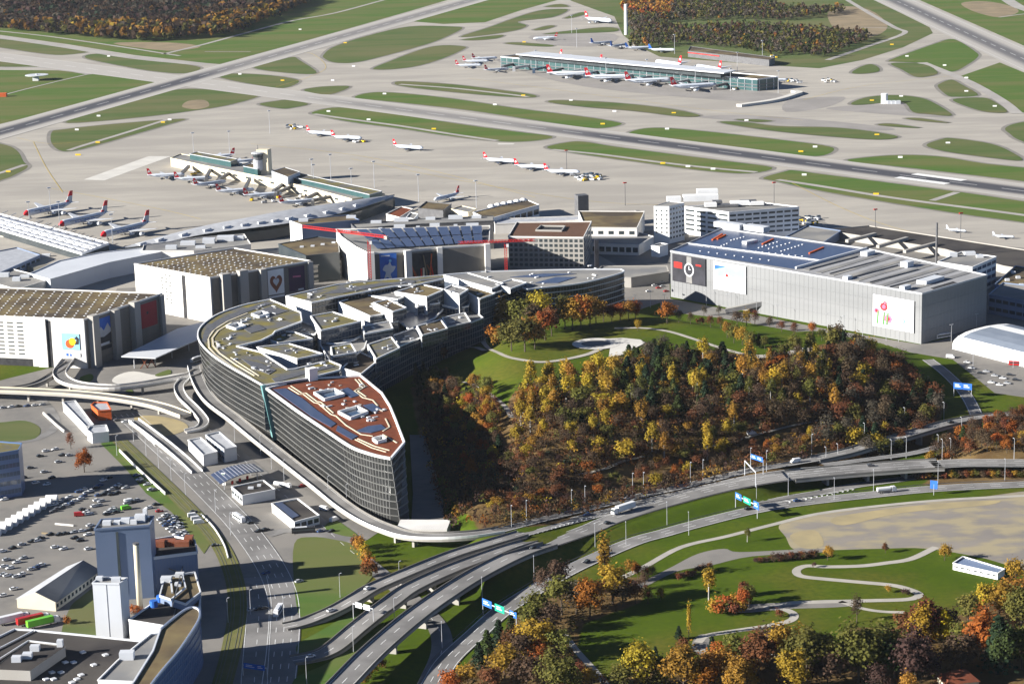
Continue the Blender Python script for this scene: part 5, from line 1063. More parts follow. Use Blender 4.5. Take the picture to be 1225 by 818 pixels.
# ================================================================== tower cranes
def crane(label, base, top, jib_a, jib_b):
    b = G(*base); zt = top; t = thing('tower_crane', label, 'crane', b); s = .9
    q = MB()
    for sx in (-s, s):
        for sy in (-s, s): q.bar((b[0] + sx, b[1] + sy, 0), (b[0] + sx, b[1] + sy, zt), .38)
    k = 0
    while k < zt - 2:
        for (x0, y0), (x1, y1) in (((-s, -s), (s, -s)), ((s, -s), (s, s)), ((s, s), (-s, s)), ((-s, s), (-s, -s))): q.bar((b[0] + x0, b[1] + y0, k), (b[0] + x1, b[1] + y1, k + 2), .24)
        k += 2
    part('mast', q, 'red', t)
    A, B = Vector(G(*jib_a, zt)), Vector(G(*jib_b, zt)); q = MB(); d = (B - A).normalized(); n = Vector((-d.y, d.x, 0)) * .9; up = Vector((0, 0, 1.6))
    for o in (n, -n, up): q.bar(A + o, B + o, .34)
    L = (B - A).length; k = 0
    while k < L - 2.4:
        for o in (n, -n): q.bar(A + d * k + o, A + d * (k + 1.2) + up, .2); q.bar(A + d * (k + 1.2) + up, A + d * (k + 2.4) + o, .2)
        k += 2.4
    part('jib', q, 'red', t)
    q = MB(); c = A if (Vector(b) - A).to_2d().length < (Vector(b) - B).to_2d().length else B; q.box((c.x, c.y, zt - 1.2), (3, 2, 2.6), math.atan2(d.y, d.x)); part('counterweight', q, 'concrete', t)
    q = MB(); q.box((b[0] + 1.5, b[1] - 1.5, zt - 2.4), (1.8, 1.8, 2.2)); part('cab', q, 'white', t); return t
crane('red tower crane with a long lattice jib in front of the solar roof', (444, 358), 45, (462, 284.5), (362, 272))
crane('red tower crane with a low jib beside the beige office cube', (606, 341), 32.5, (640, 288), (548, 291.5))

# ================================================================== aircraft
mat('plane_shade_white', (.62, .66, .72), (.57, .61, .67), .3, .35); mat('wing_grey', (.5, .52, .55), (.45, .47, .5), .3, .4); mat('tail_red', (.5, .02, .03), (.45, .02, .03), .3, .4)  # plane white carries a cool tint standing in for bluish skylit shade
def airliner(key, L, span, eng, fin_m, nose_m=None, text=None):
    t = thing('airliner', key, 'airliner', (0, 0, 0)); r = L * .052; h0 = r * 1.75; n = 14
    prof = [(0, .05, -.25), (.012, .35, -.2), (.035, .65, -.1), (.07, .9, 0), (.11, 1, 0), (.3, 1, 0), (.5, 1, 0), (.68, 1, 0), (.78, .9, .1), (.88, .62, .32), (.96, .3, .5), (1, .1, .62)]
    rs = [[(L * (.5 - f), r * k * math.cos(2 * math.pi * j / n), h0 + r * o + r * k * math.sin(2 * math.pi * j / n)) for j in range(n)] for f, k, o in prof]
    q = MB(); q.rings(rs); 
    if nose_m: q.m = [1 if i < 3 * n and (i % n) >= 0 else 0 for i in range(len(q.f) - 2)] + [1, 0]
    part('fuselage', q, ['plane_shade_white', nose_m or 'plane_shade_white'], t, smooth=True)
    q = MB()
    for s in (-1, 1): q.bar((L * .32, s * r * 1.0, h0 + r * .28), (-L * .3, s * r * 1.0, h0 + r * .28), .1, r * .16)
    part('window_rows', q, 'glass_dark', t)
    for s in (-1, 1):
        root = [(L * .1, s * r * .6, h0 - r * .5), (-L * .1, s * r * .6, h0 - r * .5)]; tip = [(-L * .13, s * span / 2, h0 + r * .5), (-L * .175, s * span / 2, h0 + r * .5)]; q = MB(); th = r * .2
        c = [root[0], tip[0], tip[1], root[1]]; c = c if s < 0 else c[::-1]
        q.hexa([(x, y, z - (th if abs(y) < r else .08)) for x, y, z in c] + [(x, y, z + (th if abs(y) < r else .08)) for x, y, z in c]); part('wing', q, 'wing_grey', t)
        c = [(-L * .41, s * r * .3, h0 + r * .55), (-L * .475, s * span * .17, h0 + r * .8), (-L * .5, s * span * .17, h0 + r * .8), (-L * .49, s * r * .3, h0 + r * .55)]; c = c if s < 0 else c[::-1]
        q = MB(); q.hexa([(x, y, z - .12) for x, y, z in c] + [(x, y, z + .12) for x, y, z in c]); part('stabiliser', q, 'wing_grey', t)
        for e in eng:
            x, y = L * .09 - abs(e) * span * .28, s * e * span / 2; q = MB(); q.rings([[(x + L * .045 - L * .08 * f, y + r * .5 * k * math.cos(2 * math.pi * j / 10), h0 - r * 1.0 + r * .5 * k * math.sin(2 * math.pi * j / 10)) for j in range(10)] for f, k in ((0, .85), (.2, 1), (.7, .95), (1, .6))]); part('engine', q, 'plane_shade_white', t, smooth=True)
    q = MB(); z0, z1 = h0 + r * .7, h0 + r * 1.0 + L * .155; w = r * .09
    q.hexa([(-L * .36, -w, z0), (-L * .485, -w, z0), (-L * .485, w, z0), (-L * .36, w, z0), (-L * .455, -w * .4, z1), (-L * .515, -w * .4, z1), (-L * .515, w * .4, z1), (-L * .455, w * .4, z1)][::1]); fin = part('tail_fin', q, fin_m if not text else 'wing_grey', t)
    if text:
        q = MB(); zm = z0 + (z1 - z0) * .55; q.hexa([(-L * .412, -w * .75, zm), (-L * .502, -w * .75, zm), (-L * .502, w * .75, zm), (-L * .412, w * .75, zm), (-L * .454, -w * .5, z1 + .05), (-L * .516, -w * .5, z1 + .05), (-L * .516, w * .5, z1 + .05), (-L * .454, w * .5, z1 + .05)]); part('red_tip', q, 'tail_red', fin)
        q = MB(); q.hexa([(-L * .355, -w * 1.1, z0 - .3), (-L * .43, -w * 1.1, z0 - .3), (-L * .43, w * 1.1, z0 - .3), (-L * .355, w * 1.1, z0 - .3), (-L * .375, -w * .98, z0 + 2.2), (-L * .42, -w * .98, z0 + 2.2), (-L * .42, w * .98, z0 + 2.2), (-L * .375, w * .98, z0 + 2.2)]); part('red_root', q, 'tail_red', fin)
    if fin_m == 'tail_red' and not text:
        q = MB(); cx, cz, a = -L * .455, z0 + (z1 - z0) * .5, L * .03
        for s in (-1, 1):
            for dx, dz in ((a, a * .36), (a * .36, a)): q.add([(cx - dx / 1, s * (w + .03), cz - dz), (cx + dx, s * (w + .03), cz - dz), (cx + dx, s * (w + .03), cz + dz), (cx - dx, s * (w + .03), cz + dz)], [(0, 1, 2, 3)])
        part('white_cross', q, 'white', fin)
    for x, y in ((L * .37, 0), (-L * .03, r * 1.1), (-L * .03, -r * 1.1)): q = MB(); q.tube((x, y, 0), (x, y, h0 - r * .5), r * .09); q.box((x, y, 0), (r * .5, r * .45, r * .4)); part('landing_gear', q, 'metal_dark', t)
    if text:
        for s in (-1, 1):
            cu = bpy.data.curves.new('lettering', 'FONT'); cu.body = text; cu.size = r * 1.6; cu.align_x = 'CENTER'; cu.align_y = 'CENTER'; cu.resolution_u = 2; o = bpy.data.objects.new('tmp_text', cu); COL.objects.link(o)
            dg = bpy.context.evaluated_depsgraph_get(); me = bpy.data.meshes.new_from_object(o.evaluated_get(dg)); bpy.data.objects.remove(o); me.materials.clear(); me.materials.append(MATS['blue'])
            for v in me.vertices:                    # wrap the flat letters onto the fuselage side
                a = min(max(v.co.y / r, -1.2), 1.2) + .12; v.co = (v.co.x * 1.25 * -s, s * (r * 1.012) * math.cos(a), h0 + r * 1.012 * math.sin(a))
            o = obj('lettering', me, t); o.location = (L * .02, 0, 0)
    return t
PR = {}
def place(kind, tail, nose, label, group=None, dz=0):
    p, q = V2(G(*tail)), V2(G(*nose)); d = q - p; c = (p + q) / 2; rz = math.atan2(d[1], d[0])
    if kind not in PR:
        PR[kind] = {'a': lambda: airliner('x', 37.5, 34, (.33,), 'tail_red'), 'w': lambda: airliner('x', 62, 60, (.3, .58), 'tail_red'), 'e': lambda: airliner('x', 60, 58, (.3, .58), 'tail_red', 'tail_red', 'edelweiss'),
                    'g': lambda: airliner('x', 40, 36, (.33,), 'blue'), 'j': lambda: airliner('x', 18, 16, (.22,), 'plane_shade_white')}[kind](); o = PR[kind]; o.location = (c[0], c[1], .3); o.rotation_euler = (0, 0, rz); ABS[o.name] = (c[0], c[1], .3)
        o['label'] = label
        if group: o['group'] = group
        return o
    o = copy_tree(PR[kind], (c[0], c[1], .3), rz, label)
    if group: o['group'] = group
    elif 'group' in o: del o['group']
    return o
for a, b, l in (((92, 250), (24, 264), 'white airliner with red nose and blue lettering, parked first from the tall grass edge'), ((134, 262), (66, 277), 'white airliner with red nose and blue lettering, between its two twins'), ((184, 274), (116, 290), 'white airliner with red nose and blue lettering, beside the end of the ribbed pier')): place('e', a, b, l)
G1 = 'airliners at the finger dock'; OD = iter(['outermost by the bare dock tip', 'second from the dock tip', 'third from the dock tip', 'just before the control tower', 'just past the control tower', 'last before the silver roof'])
for a, b in (((178, 215), (220, 213)), ((211, 219), (252, 217)), ((231, 227), (272, 221)), ((262, 234), (302, 231)), ((296, 239), (334, 236)), ((338, 248), (376, 244))): place('a', a, b, 'white airliner with red tail at the finger dock, ' + next(OD), G1)
for a, b in (((276, 190), (244, 192)), ((303, 196), (270, 199))): place('a', a, b, 'white airliner with red tail behind the finger dock, ' + ('nearer the dock tip' if a[0] < 290 else 'nearer the control tower'), 'airliners behind the finger dock')
for a, b, l in (((366, 162), (401, 164), 'white airliner with red tail next to the ground vehicles on the open apron'), ((398, 168), (432, 169), 'white airliner with red tail overlapping its neighbour on the open apron'), ((470, 179), (507, 181), 'lone white airliner with red tail in the middle of the apron'),
    ((578, 195), (618, 197), 'white airliner with red tail, first of the row of three on the apron'), ((617, 203), (656, 204), 'white airliner with red tail, middle of the row of three on the apron'), ((653, 209), (692, 210), 'white airliner with red tail beside the parked ground vehicles'),
    ((551, 236), (518, 244), 'white airliner with red tail half hidden behind the apron building')): place('a', a, b, l)
G2 = 'wide body airliners at the midfield pier'
for a, b in (((660, 94), (704, 93)), ((706, 98), (750, 97)), ((752, 103), (800, 101)), ((805, 110), (856, 107))): place('w', a, b, 'wide body airliner at the midfield pier, ' + {660: 'nearest the three white airliners', 706: 'second from the three white airliners', 752: 'second from the curved white ramp', 805: 'nearest the curved white ramp'}[a[0]], G2)
for a, b in (((540, 82), (582, 81)), ((549, 77), (590, 76)), ((562, 74), (598, 72))): place('a', a, b, {540: 'outermost', 549: 'middle one', 562: 'innermost'}[a[0]] + ' of three white airliners nested at the midfield pier end', 'white airliners at the pier end')
for a, b in (((577, 88), (612, 85)), ((909, 100), (942, 99))): place('a', a, b, 'airliner at the midfield pier end ' + ('beside the three white airliners' if a[0] < 700 else 'beside the curved white ramp'), 'airliners at the pier ends')
for a, b in (((678, 76), (640, 70)), ((722, 82), (690, 77)), ((820, 84), (780, 78)), ((866, 90), (830, 84))): place('w', a, b, 'airliner behind the midfield pier, tail showing, ' + {678: 'farthest from the low brown shed', 722: 'second farthest from the brown shed', 820: 'before the brown shed', 866: 'next to the end of the raised roof'}[a[0]], 'airliners behind the midfield pier')
place('a', (668, 48), (637, 49), 'white airliner with red tail alone beyond the midfield pier')
place('w', (702, 27), (730, 29), 'blue grey airliner taxiing near the far wood')
for a, b in (((704, 56), (736, 53)), ((728, 60), (752, 56)), ((752, 61), (776, 60)), ((781, 63), (803, 63))): place('g', a, b, 'small airliner with blue tail before the far wood, ' + {704: 'farthest from the brown shed', 728: 'beside the white column', 752: 'just past the white column', 781: 'nearest the brown shed'}[a[0]], 'airliners before the far wood')
place('j', (1132, 277), (1156, 279), 'small white jet on the right apron, beside the red beacon mast'); place('j', (1188, 285), (1213, 286), 'small white jet parked alone on the right apron')
# ================================================================== bottom-left plant and offices
ZB1 = 36
t, P = bld('industrial_tower', 'tall blue clad industrial tower with a dark vertical window slit', 'tower', [(113, 633), (179, 628), (184, 617), (121, 621)], ZB1, 'blue_clad', 'roof_grey', par=1)
Q = xy([(113, 633), (179, 628), (184, 617)], ZB1)
windows(t, Q[0], Q[1], 6, 34, 1, 13, .045 * 1, .7, 'glass_dark', .385, .425 + .0)
fa = V2(Q[0]) * .6 + V2(Q[1]) * .4; q = MB(); n_ = outn(Q[0], Q[1]); p = fa + n_ * .1; q.bar((*p, 4), (*p, 34), 1.2, .3); part('window_slit', q, 'glass_dark', t)
roofboxes(t, [(128, 626, 4, 3, 2), (140, 625, 3, 3, 1.6), (150, 624, 4, 3, 2.4), (168, 622, 5, 4, 3.4), (174, 619, 2, 2, 5), (160, 625, 3, 2, 2)], ZB1, 'pale_clad')
t, P = bld('blue_annex', 'lower blue ribbed annex with a sunken roof court beside the tall tower', 'building', [(181, 667), (236, 660), (233, 646), (208, 641), (184, 645)], 18, 'blue_clad', 'roof_black', par=1.4, pm='pale_clad')
Q = xy([(181, 667), (236, 660)], 18); mullions(t, Q, 0, 18, 1.5, .2, 'blue_band', name='wall_ribs')
roofboxes(t, [(190, 652, 6, 4, 3), (200, 650, 8, 5, 2.5), (218, 651, 7, 4, 2.5), (226, 647, 4, 6, 3)], 18, 'brown_ad')
for k in range(4):
    q = MB(); g0 = V2(Q[0]) * (.4 - .06 * (k % 2)) + V2(Q[1]) * (.6 + .06 * (k % 2)); g1 = V2(Q[0]) * (.46 - .06 * (k % 2)) + V2(Q[1]) * .54; q.bar((*(g0 + n_), 3 + 3 * k), (*(g1 + n_ - unit(Q[0], Q[1]) * 4), 6 + 3 * k), .4); part('fire_stair', q, 'metal_dark', t)
ZS1 = 26.5
t, P = bld('lift_tower', 'slim pale grey square tower standing in front of the blue one', 'tower', [(110.5, 697), (143, 697.5), (152.5, 691), (119, 690)], ZS1, 'pale_clad', 'roof_grey', par=.8)
q = MB(); Q = xy([(110.5, 697), (143, 697.5)], ZS1); p = (V2(Q[0]) + V2(Q[1])) / 2 + outn(*Q) * .05; q.bar((*p, 0), (*p, ZS1), .25, .2); part('panel_joint', q, 'metal_grey', t)
roofboxes(t, [(119, 692.5, 3, 3, 1.8), (139, 694, 4, 3, 2)], ZS1, 'pale_clad')
g = G(168, 731); t = thing('chimney', 'slender pale steel chimney between the two towers', 'chimney', g); q = MB(); q.tube(g, (g[0], g[1], 33), 1.45, 1.3, 14); part('stack', q, 'cream', t, smooth=True); q = MB(); q.tube((g[0], g[1], 32.9), (g[0], g[1], 33.6), 1.5, 1.5, 14); part('rim', q, 'metal_dark', t)
t, P = bld('plant_building', 'brown roofed plant building with roof pipes beside the chimney', 'building', [(191, 712), (197, 690), (233, 684), (240, 708), (222, 722)], 12, 'blue_clad', 'roof_brown', par=1, pm='pale_clad')
for a, b in (((204, 691), (206, 709)), ((218, 688), (222, 703)), ((222, 703), (205, 717))): q = MB(); p0, p1 = G(*a, 12), G(*b, 12); q.bar((*p0[:2], 12.2), (*p1[:2], 12.2), .8, .7); part('roof_pipe', q, 'pale_clad', t)
roofboxes(t, [(199, 694, 5, 4, 2.4), (213, 699, 3, 3, 1.6), (215, 688, 4, 3, 2)], 12, 'pale_clad')
t, P = bld('plant_building', 'dark roofed wing with blue tanks between the chimney and the rounded office', 'building', [(154, 741), (190, 716), (222, 724), (240, 712), (238, 728), (196, 748)], 9, 'white', 'roof_black', par=.8)
for p_ in ((184, 724), (192, 718)): g = G(*p_, 9); q = MB(); q.tube((g[0], g[1], 8.4), (g[0], g[1], 11.5), 1.8, 1.8, 12); part('tank', q, 'blue', t)
# big black-roofed works in the corner
t, P = bld('works_building', 'wide black roofed works building with skylights in the corner by the lorries', 'building', [(-30, 775), (17, 752), (38, 753), (100, 759), (168, 766), (205, 795), (150, 850), (-40, 850)], 9, 'white', 'roof_black', par=.8, pm='pale_clad')
for p_ in ((126, 782), (112, 794), (97, 806), (92, 811), (86, 815), (99, 779), (88, 791), (78, 791), (62, 803), (73, 803), (55, 811), (64, 811)): g = G(*p_, 9); q = MB(); q.box((g[0], g[1], 8.45), (2.2, 2.2, .6), .7); part('skylight', q, 'skylight', t)
q = MB()
for a, b in (((-30, 790), (40, 754)), ((-20, 800), (34, 766)), ((34, 766), (68, 770))): p0, p1 = G(*a, 9), G(*b, 9); q = MB(); q.bar((*p0[:2], 9), (*p1[:2], 9), .5, .6); part('roof_edge', q, 'pale_clad', t)
ub = xy([(34, 767), (78, 773), (36, 802), (-10, 800)], 13); q = walls(ccw([tuple(p) for p in ub]), 8, 13); w = part('upper_storey', q, 'concrete', t); q = MB(); q.sheet([(p[0], p[1], 12.8) for p in ub]); part('roof', q, 'roof_black', w)
roofboxes(t, [(42, 776, 4, 3, 2.4), (33, 785, 4, 3, 2.4), (20, 789, 4, 3, 2.4), (72, 771, 2.5, 2.5, 3)], 13.4, 'pale_clad'); 
t, P = bld('works_storey', 'stone coloured rooftop storey overlooking the black works roof', 'building', [(117, 813), (165, 815), (200, 762), (197, 756), (180, 758), (140, 790)], 14, 'white', 'roof_grey', z0=8.6, par=.6)
roofboxes(t, [(152, 786, 6, 4, 3.4)], 14, 'pale_clad')
# blue banded office with a rounded end
ZK = 22
top = catmull(GL([(192, 752), (205, 741), (218, 731), (228, 726), (236, 727), (239, 732), (237, 742), (226, 760), (212, 780), (195, 800), (178, 822), (160, 850)], ZK), False, 4)
RK = [p[:2] for p in top] + xy([(130, 850), (160, 815), (183, 778)], ZK)
t = thing('rounded_office', 'blue glass office with rounded end and horizontal bands beside the tram line', 'office', G(225, 800))
facade(t, top[::-1], [(p[0], p[1], 0) for p in top[::-1]], 6, 3, 'blue_band', 'blue_clad', .8, .3, .12, 'blue_clad')
part('rear_wall', walls([top[-1][:2]] + xy([(130, 850), (160, 815), (183, 778)], ZK) + [top[0][:2]], 0, ZK, False), 'blue_clad', t)
q = MB(); q.sheet([(p[0], p[1], ZK - .5) for p in RK]); part('roof', q, 'roof_brown', t); part('parapet', rim(RK, ZK + .3, .8, 1.0), 'pale_clad', t)
# gabled workshop
t = thing('workshop', 'long gabled workshop with a grey tin roof and cream walls', 'workshop', G(60, 735))
A = [G(67, 731)[:2], G(120, 692)[:2]]; Bk = [G(21, 727)[:2], G(82, 688)[:2]]; ze, zr = 4.5, 8.5
e0, e1, f0, f1 = V2(A[0]), V2(A[1]), V2(Bk[0]), V2(Bk[1]); r0, r1 = (e0 + f0) / 2, (e1 + f1) / 2
q = MB(); q.add([(*e0, 0), (*e1, 0), (*f1, 0), (*f0, 0), (*e0, ze), (*e1, ze), (*f1, ze), (*f0, ze), (*r0, zr), (*r1, zr)], [(0, 1, 5, 4), (2, 3, 7, 6), (3, 0, 4, 8, 7), (1, 2, 6, 9, 5)]); part('wall', q, 'cream', t)
for a0, a1, nm, m in ((e0, e1, 'roof_slope', 'roof_grey'), (f0, f1, 'roof_slope', 'metal_grey')):
    o = (a0 - r0) * .06; q = MB(); q.hexa([(*(a0 + o), ze - .25), (*(a1 + o), ze - .25), (*r1, zr), (*r0, zr), (*(a0 + o), ze), (*(a1 + o), ze), (*r1, zr + .25), (*r0, zr + .25)]); part(nm, q, m, t)
windows(t, e0, e1, .6, 4, 12, 1, .5, .5, 'glass_dark')
# office at the left edge, container rows, kiosks
simple('blue glazed office block with a green roof at the frame edge', [(-60, 540), (-20, 545), (22, 538), (26, 530), (0, 528), (-60, 530)], 26, 'blue_band', 'roof_moss', 'office_block', 'office', win=[(1, 2, 10, 5, .9, .5, 'glass_blue')])
simple('white container row with a grey roof under the flyover', [(75, 481), (103, 510), (112, 508), (90, 479)], 6, 'white', 'metal_grey', 'site_office')
simple('white boxy site office at the end of the container row', [(104, 514), (110, 518), (130, 516), (127, 508), (107, 510)], 6.5, 'white', 'metal_grey', 'site_office')
simple('orange red container stack behind the white site offices', [(109, 484), (117, 491), (133, 490), (128, 481), (113, 481)], 6.5, 'orange', 'metal_grey', 'container_stack')
simple('white site shed beside the hooked ramp', [(225, 526), (243, 544), (260, 540), (240, 523)], 7, 'white', 'metal_grey', 'site_shed')
simple('pale glazed site shed with a green door beside the barrier wall', [(246, 520), (268, 537), (283, 534), (262, 516)], 8, 'pale_clad', 'metal_grey', 'site_shed', win=[(0, 1, 6, 2, .8, .5, 'glass_blue')])
# filling station
t = thing('filling_station', 'curved dark canopy of the filling station with a tall price sign', 'filling station', G(285, 580))
a, b, c, d = V2(G(252, 566, 6)), V2(G(264, 577, 6)), V2(G(316, 562, 6)), V2(G(303, 553, 6)); q = MB(); rs = []
for k in range(13):
    f = k / 12; z = 5.4 + 1.8 * math.sin(math.pi * f); rs.append([(*(a * (1 - f) + d * f), z), (*(b * (1 - f) + c * f), z), (*(b * (1 - f) + c * f), z - .4), (*(a * (1 - f) + d * f), z - .4)])
q.rings(rs); part('canopy', q, 'solar', t)
q = MB()
for k in range(1, 12): q.bar(Vector(rs[k][0]) + Vector((0, 0, .06)), Vector(rs[k][1]) + Vector((0, 0, .06)), .18, .12)
part('canopy_ribs', q, 'metal_grey', t, kind='stuff')
for f in (.12, .88):
    for e in (.2, .8): p = (a * (1 - f) + d * f) * (1 - e) + (b * (1 - f) + c * f) * e; q = MB(); q.box((*p, 0), (.5, .5, 5.4)); part('column', q, 'metal_grey', t)
g = G(268, 580); q = MB(); q.box(g, (2.2, .5, 7), -.4); part('price_sign', q, 'white', t); q = MB(); q.box((g[0], g[1] - .3, 5), (2, .1, 1.6), -.4); part('sign_band', q, 'leafgreen', t)
for k in range(3): g = G(278 + 9 * k, 579 - 3 * k); q = MB(); q.box(g, (.8, 1.4, 1.9), -.4); part('pump', q, 'red', t)
simple('white shop building of the filling station with a dark flat roof', [(277, 582), (289.5, 592.5), (329, 585), (315, 574)], 5.5, 'white', 'roof_black', 'station_shop', 'shop', win=[(0, 1, 4, 1, .8, .5, 'glass_dark')], extra=[(300, 583, 3, 2, 1), (310, 580, 2, 2, 1)])
t, Q = simple('bus station building with solar strip roof and white edge', [(325, 602), (352, 624), (382, 616), (356, 596)], 5, 'white', 'roof_black', 'bus_station', 'bus station', win=[(1, 2, 4, 1, .75, .7, 'glass_dark')])
panels(t, [[(329, 602), (337, 600), (358, 616), (350, 619)]], 5)
simple('small white pavilion with blue grey roof on the park lawn', [(1140, 673), (1193.5, 685), (1202, 680), (1152, 665)], 3.4, 'white', 'blue_clad', 'pavilion', win=[(0, 1, 7, 1, .6, .4, 'glass_dark')], par=.3)
q = MB(); g = G(1150, 812)
t = thing('house', 'red tiled hip roof house among the trees beside the lawn', 'house', G(1146, 822)); cx, cy = G(1146, 822)[:2]
q = MB(); q.box((cx, cy, 0), (14, 10, 4), .2); part('wall', q, 'cream', t); q = MB(); c_, s_ = math.cos(.2), math.sin(.2); rp_ = lambda x, y, z: (cx + x * c_ - y * s_, cy + x * s_ + y * c_, z)
q.add([rp_(-7.6, -5.6, 4.01), rp_(7.6, -5.6, 4.01), rp_(7.6, 5.6, 4.01), rp_(-7.6, 5.6, 4.01), rp_(-3, 0, 8), rp_(3, 0, 8)], [(0, 1, 5, 4), (1, 2, 5), (2, 3, 4, 5), (3, 0, 4), (3, 2, 1, 0)]); part('roof', q, 'roof_red', t)
# white bus row of tents along the yard
for k in range(11):
    f = k / 10; g = G(-6 + 68 * f, 640 - 40 * f); q = MB(); w = 6.2
    q.add([(g[0] + x, g[1] + y, z) for x, y, z in ((-w / 2, -2.6, 0), (w / 2, -2.6, 0), (w / 2, 2.6, 0), (-w / 2, 2.6, 0), (-w / 2, -2.6, 2.6), (w / 2, -2.6, 2.6), (w / 2, 2.6, 2.6), (-w / 2, 2.6, 2.6), (-w / 2, 0, 4), (w / 2, 0, 4))], [(0, 1, 5, 4), (2, 3, 7, 6), (4, 5, 9, 8), (6, 7, 8, 9), (0, 4, 8, 7, 3), (1, 2, 6, 9, 5)])
    single('storage_tent', q, 'white', 'small white pitched tent in the long row along the shaded yard', 'tent', 'white tents along the yard')
# retaining walls
def wall_px(label, pts, z, h, w, m, name='retaining_wall', group=None, n=4):
    P = catmull(GL(pts, z), False, n); q = MB(); q.ribbon([(p[0], p[1], p[2] + h) for p in P], w, th=h + .3); single(name, q, m, label, 'wall', group)
wall_px('low concrete wall between the car park rows and the tram verge', [(143, 540), (165, 562), (198, 592)], .1, 1.6, .5, 'concrete_white')
wall_px('curved white kerb wall along the tram line beside the vans', [(241, 616), (256, 632), (268, 652), (273, 668)], .1, .9, .5, 'white')
wall_px('low concrete kerb wall around the grass loop', [(52, 495), (66, 508), (77, 517)], .1, 1.3, .8, 'concrete_white')
wall_px('brown planting trough edge in the parking lot', [(50, 638), (72, 640)], .1, .8, .6, 'soil'); wall_px('pale planting trough edge in the parking lot', [(66, 627), (88, 629)], .1, .8, .6, 'concrete_white')
wall_px('white wall stripe along the excavated trench by the tram line', [(157, 505), (172, 520), (186, 532)], .2, 1.4, .6, 'white')
q = MB(); q.box((*G(507, 638)[:2], -.3), (26, 16, 5.2), -.1); single('bridge_abutment', q, 'concrete_white', 'pale concrete forecourt slab under the tip of the glass arc', 'abutment')
patch('hill_side_road', [[(492, 625), (494, 590), (492, 555), (490, 520), (508, 520), (520, 560), (530, 600), (532, 632), (512, 640)]], 'yard', .9, False)
# ================================================================== vehicles
for nm, c in (('car_white', (.75, .75, .75)), ('car_silver', (.42, .43, .45)), ('car_black', (.02, .02, .025)), ('car_blue', (.04, .08, .2)), ('car_red', (.45, .02, .02)), ('car_green', (.15, .5, .03)), ('car_grey', (.12, .12, .13))): mat(nm, c, tuple(v * .9 for v in c), .5, .25, .5)
def body(L, Wd, secs):
    rs = []
    for x, zb, zt, w in secs: rs.append([(x * L, -w * Wd / 2, zb), (x * L, w * Wd / 2, zb), (x * L, w * Wd / 2 * .96, zt), (x * L, -w * Wd / 2 * .96, zt)])
    q = MB(); q.rings(rs); return q
def wheel_mesh():
    q = MB(); q.tube((0, -.11, 0), (0, .11, 0), .33, .33, 10); return q.mesh('wheel', 'rubber')
WM = wheel_mesh(); CARS = {}
def vehicle(kind, colour):
    k = (kind, colour)
    if k in CARS: return CARS[k], False
    t = thing({'car': 'car', 'van': 'van', 'bus': 'bus', 'lorry': 'lorry', 'tanker': 'tanker_lorry'}[kind], 'x', {'car': 'car', 'van': 'van', 'bus': 'bus', 'lorry': 'lorry', 'tanker': 'lorry'}[kind], (0, 0, 0))
    if kind == 'car':
        L, Wd = 4.4, 1.8
        part('body', body(L, Wd, [(-.5, .4, .8, .86), (-.47, .28, .95, .95), (-.3, .25, 1.0, 1), (.2, .25, .95, 1), (.44, .27, .78, .96), (.5, .38, .62, .86)]), colour, t)
        part('cabin', body(L, Wd, [(-.42, .96, 1.0, .86), (-.3, .96, 1.42, .8), (.02, .96, 1.44, .8), (.22, .94, .97, .84)]), 'glass_dark', t); part('roof', body(L, Wd, [(-.3, 1.42, 1.48, .78), (.02, 1.44, 1.5, .78)]), colour, t); wx = (.31, -.3)
    elif kind == 'van':
        L, Wd = 5.6, 2.0
        part('body', body(L, Wd, [(-.5, .35, 2.3, .97), (.22, .3, 2.35, .97), (.36, .3, 1.5, 1), (.5, .32, 1.05, .92)]), colour, t); part('windscreen', body(L, Wd, [(.225, 1.55, 2.25, .92), (.345, 1.5, 1.62, .94)]), 'glass_dark', t); wx = (.33, -.3)
    elif kind == 'bus':
        L, Wd = 12, 2.55
        part('body', body(L, Wd, [(-.5, .35, 3.0, .96), (.47, .35, 3.05, .98), (.5, .4, 2.7, .94)]), colour, t)
        for s in (-1, 1): q = MB(); q.box((0, s * Wd / 2, 1.4), (L * .9, .06, .95)); part('window_row', q, 'glass_dark', t)
        q = MB(); q.box((-1, 0, 3.02), (6, 1.6, .3)); part('roof_unit', q, 'pale_clad', t); wx = (.32, -.28)
    elif kind == 'lorry':
        L, Wd = 16, 2.55
        q = MB(); q.box((-1.6, 0, 1.1), (12.6, Wd, 2.9)); part('trailer', q, colour, t); part('cab', body(L, Wd, [(.32, .5, 3.3, .95), (.46, .5, 3.3, .95), (.5, .5, 1.8, .93)]), 'car_white', t)
        q = MB(); q.box((L * .492, 0, 1.9), (.3, Wd * .85, 1.1)); part('windscreen', q, 'glass_dark', t); q = MB(); q.box((-.5, 0, .6), (14.5, .9, .5)); part('chassis', q, 'metal_dark', t); wx = (.4, .2, -.3, -.37)
    else:
        L, Wd = 11, 2.5
        q = MB(); q.tube((-5.2, 0, 2.0), (2.2, 0, 2.0), 1.15, 1.15, 14); part('tank', q, 'car_white', t); part('cab', body(L, Wd, [(.26, .5, 3.0, .95), (.44, .5, 3.0, .95), (.5, .5, 1.8, .93)]), 'car_white', t)
        q = MB(); q.box((0, 0, .55), (10, .9, .4)); part('chassis', q, 'metal_dark', t); wx = (.36, -.25, -.36)
    for x in wx:
        for s in (-1, 1): o = obj('wheel', WM, t, (x * L, s * (Wd / 2 - .13), .33)); 
    CARS[k] = t; return t, True
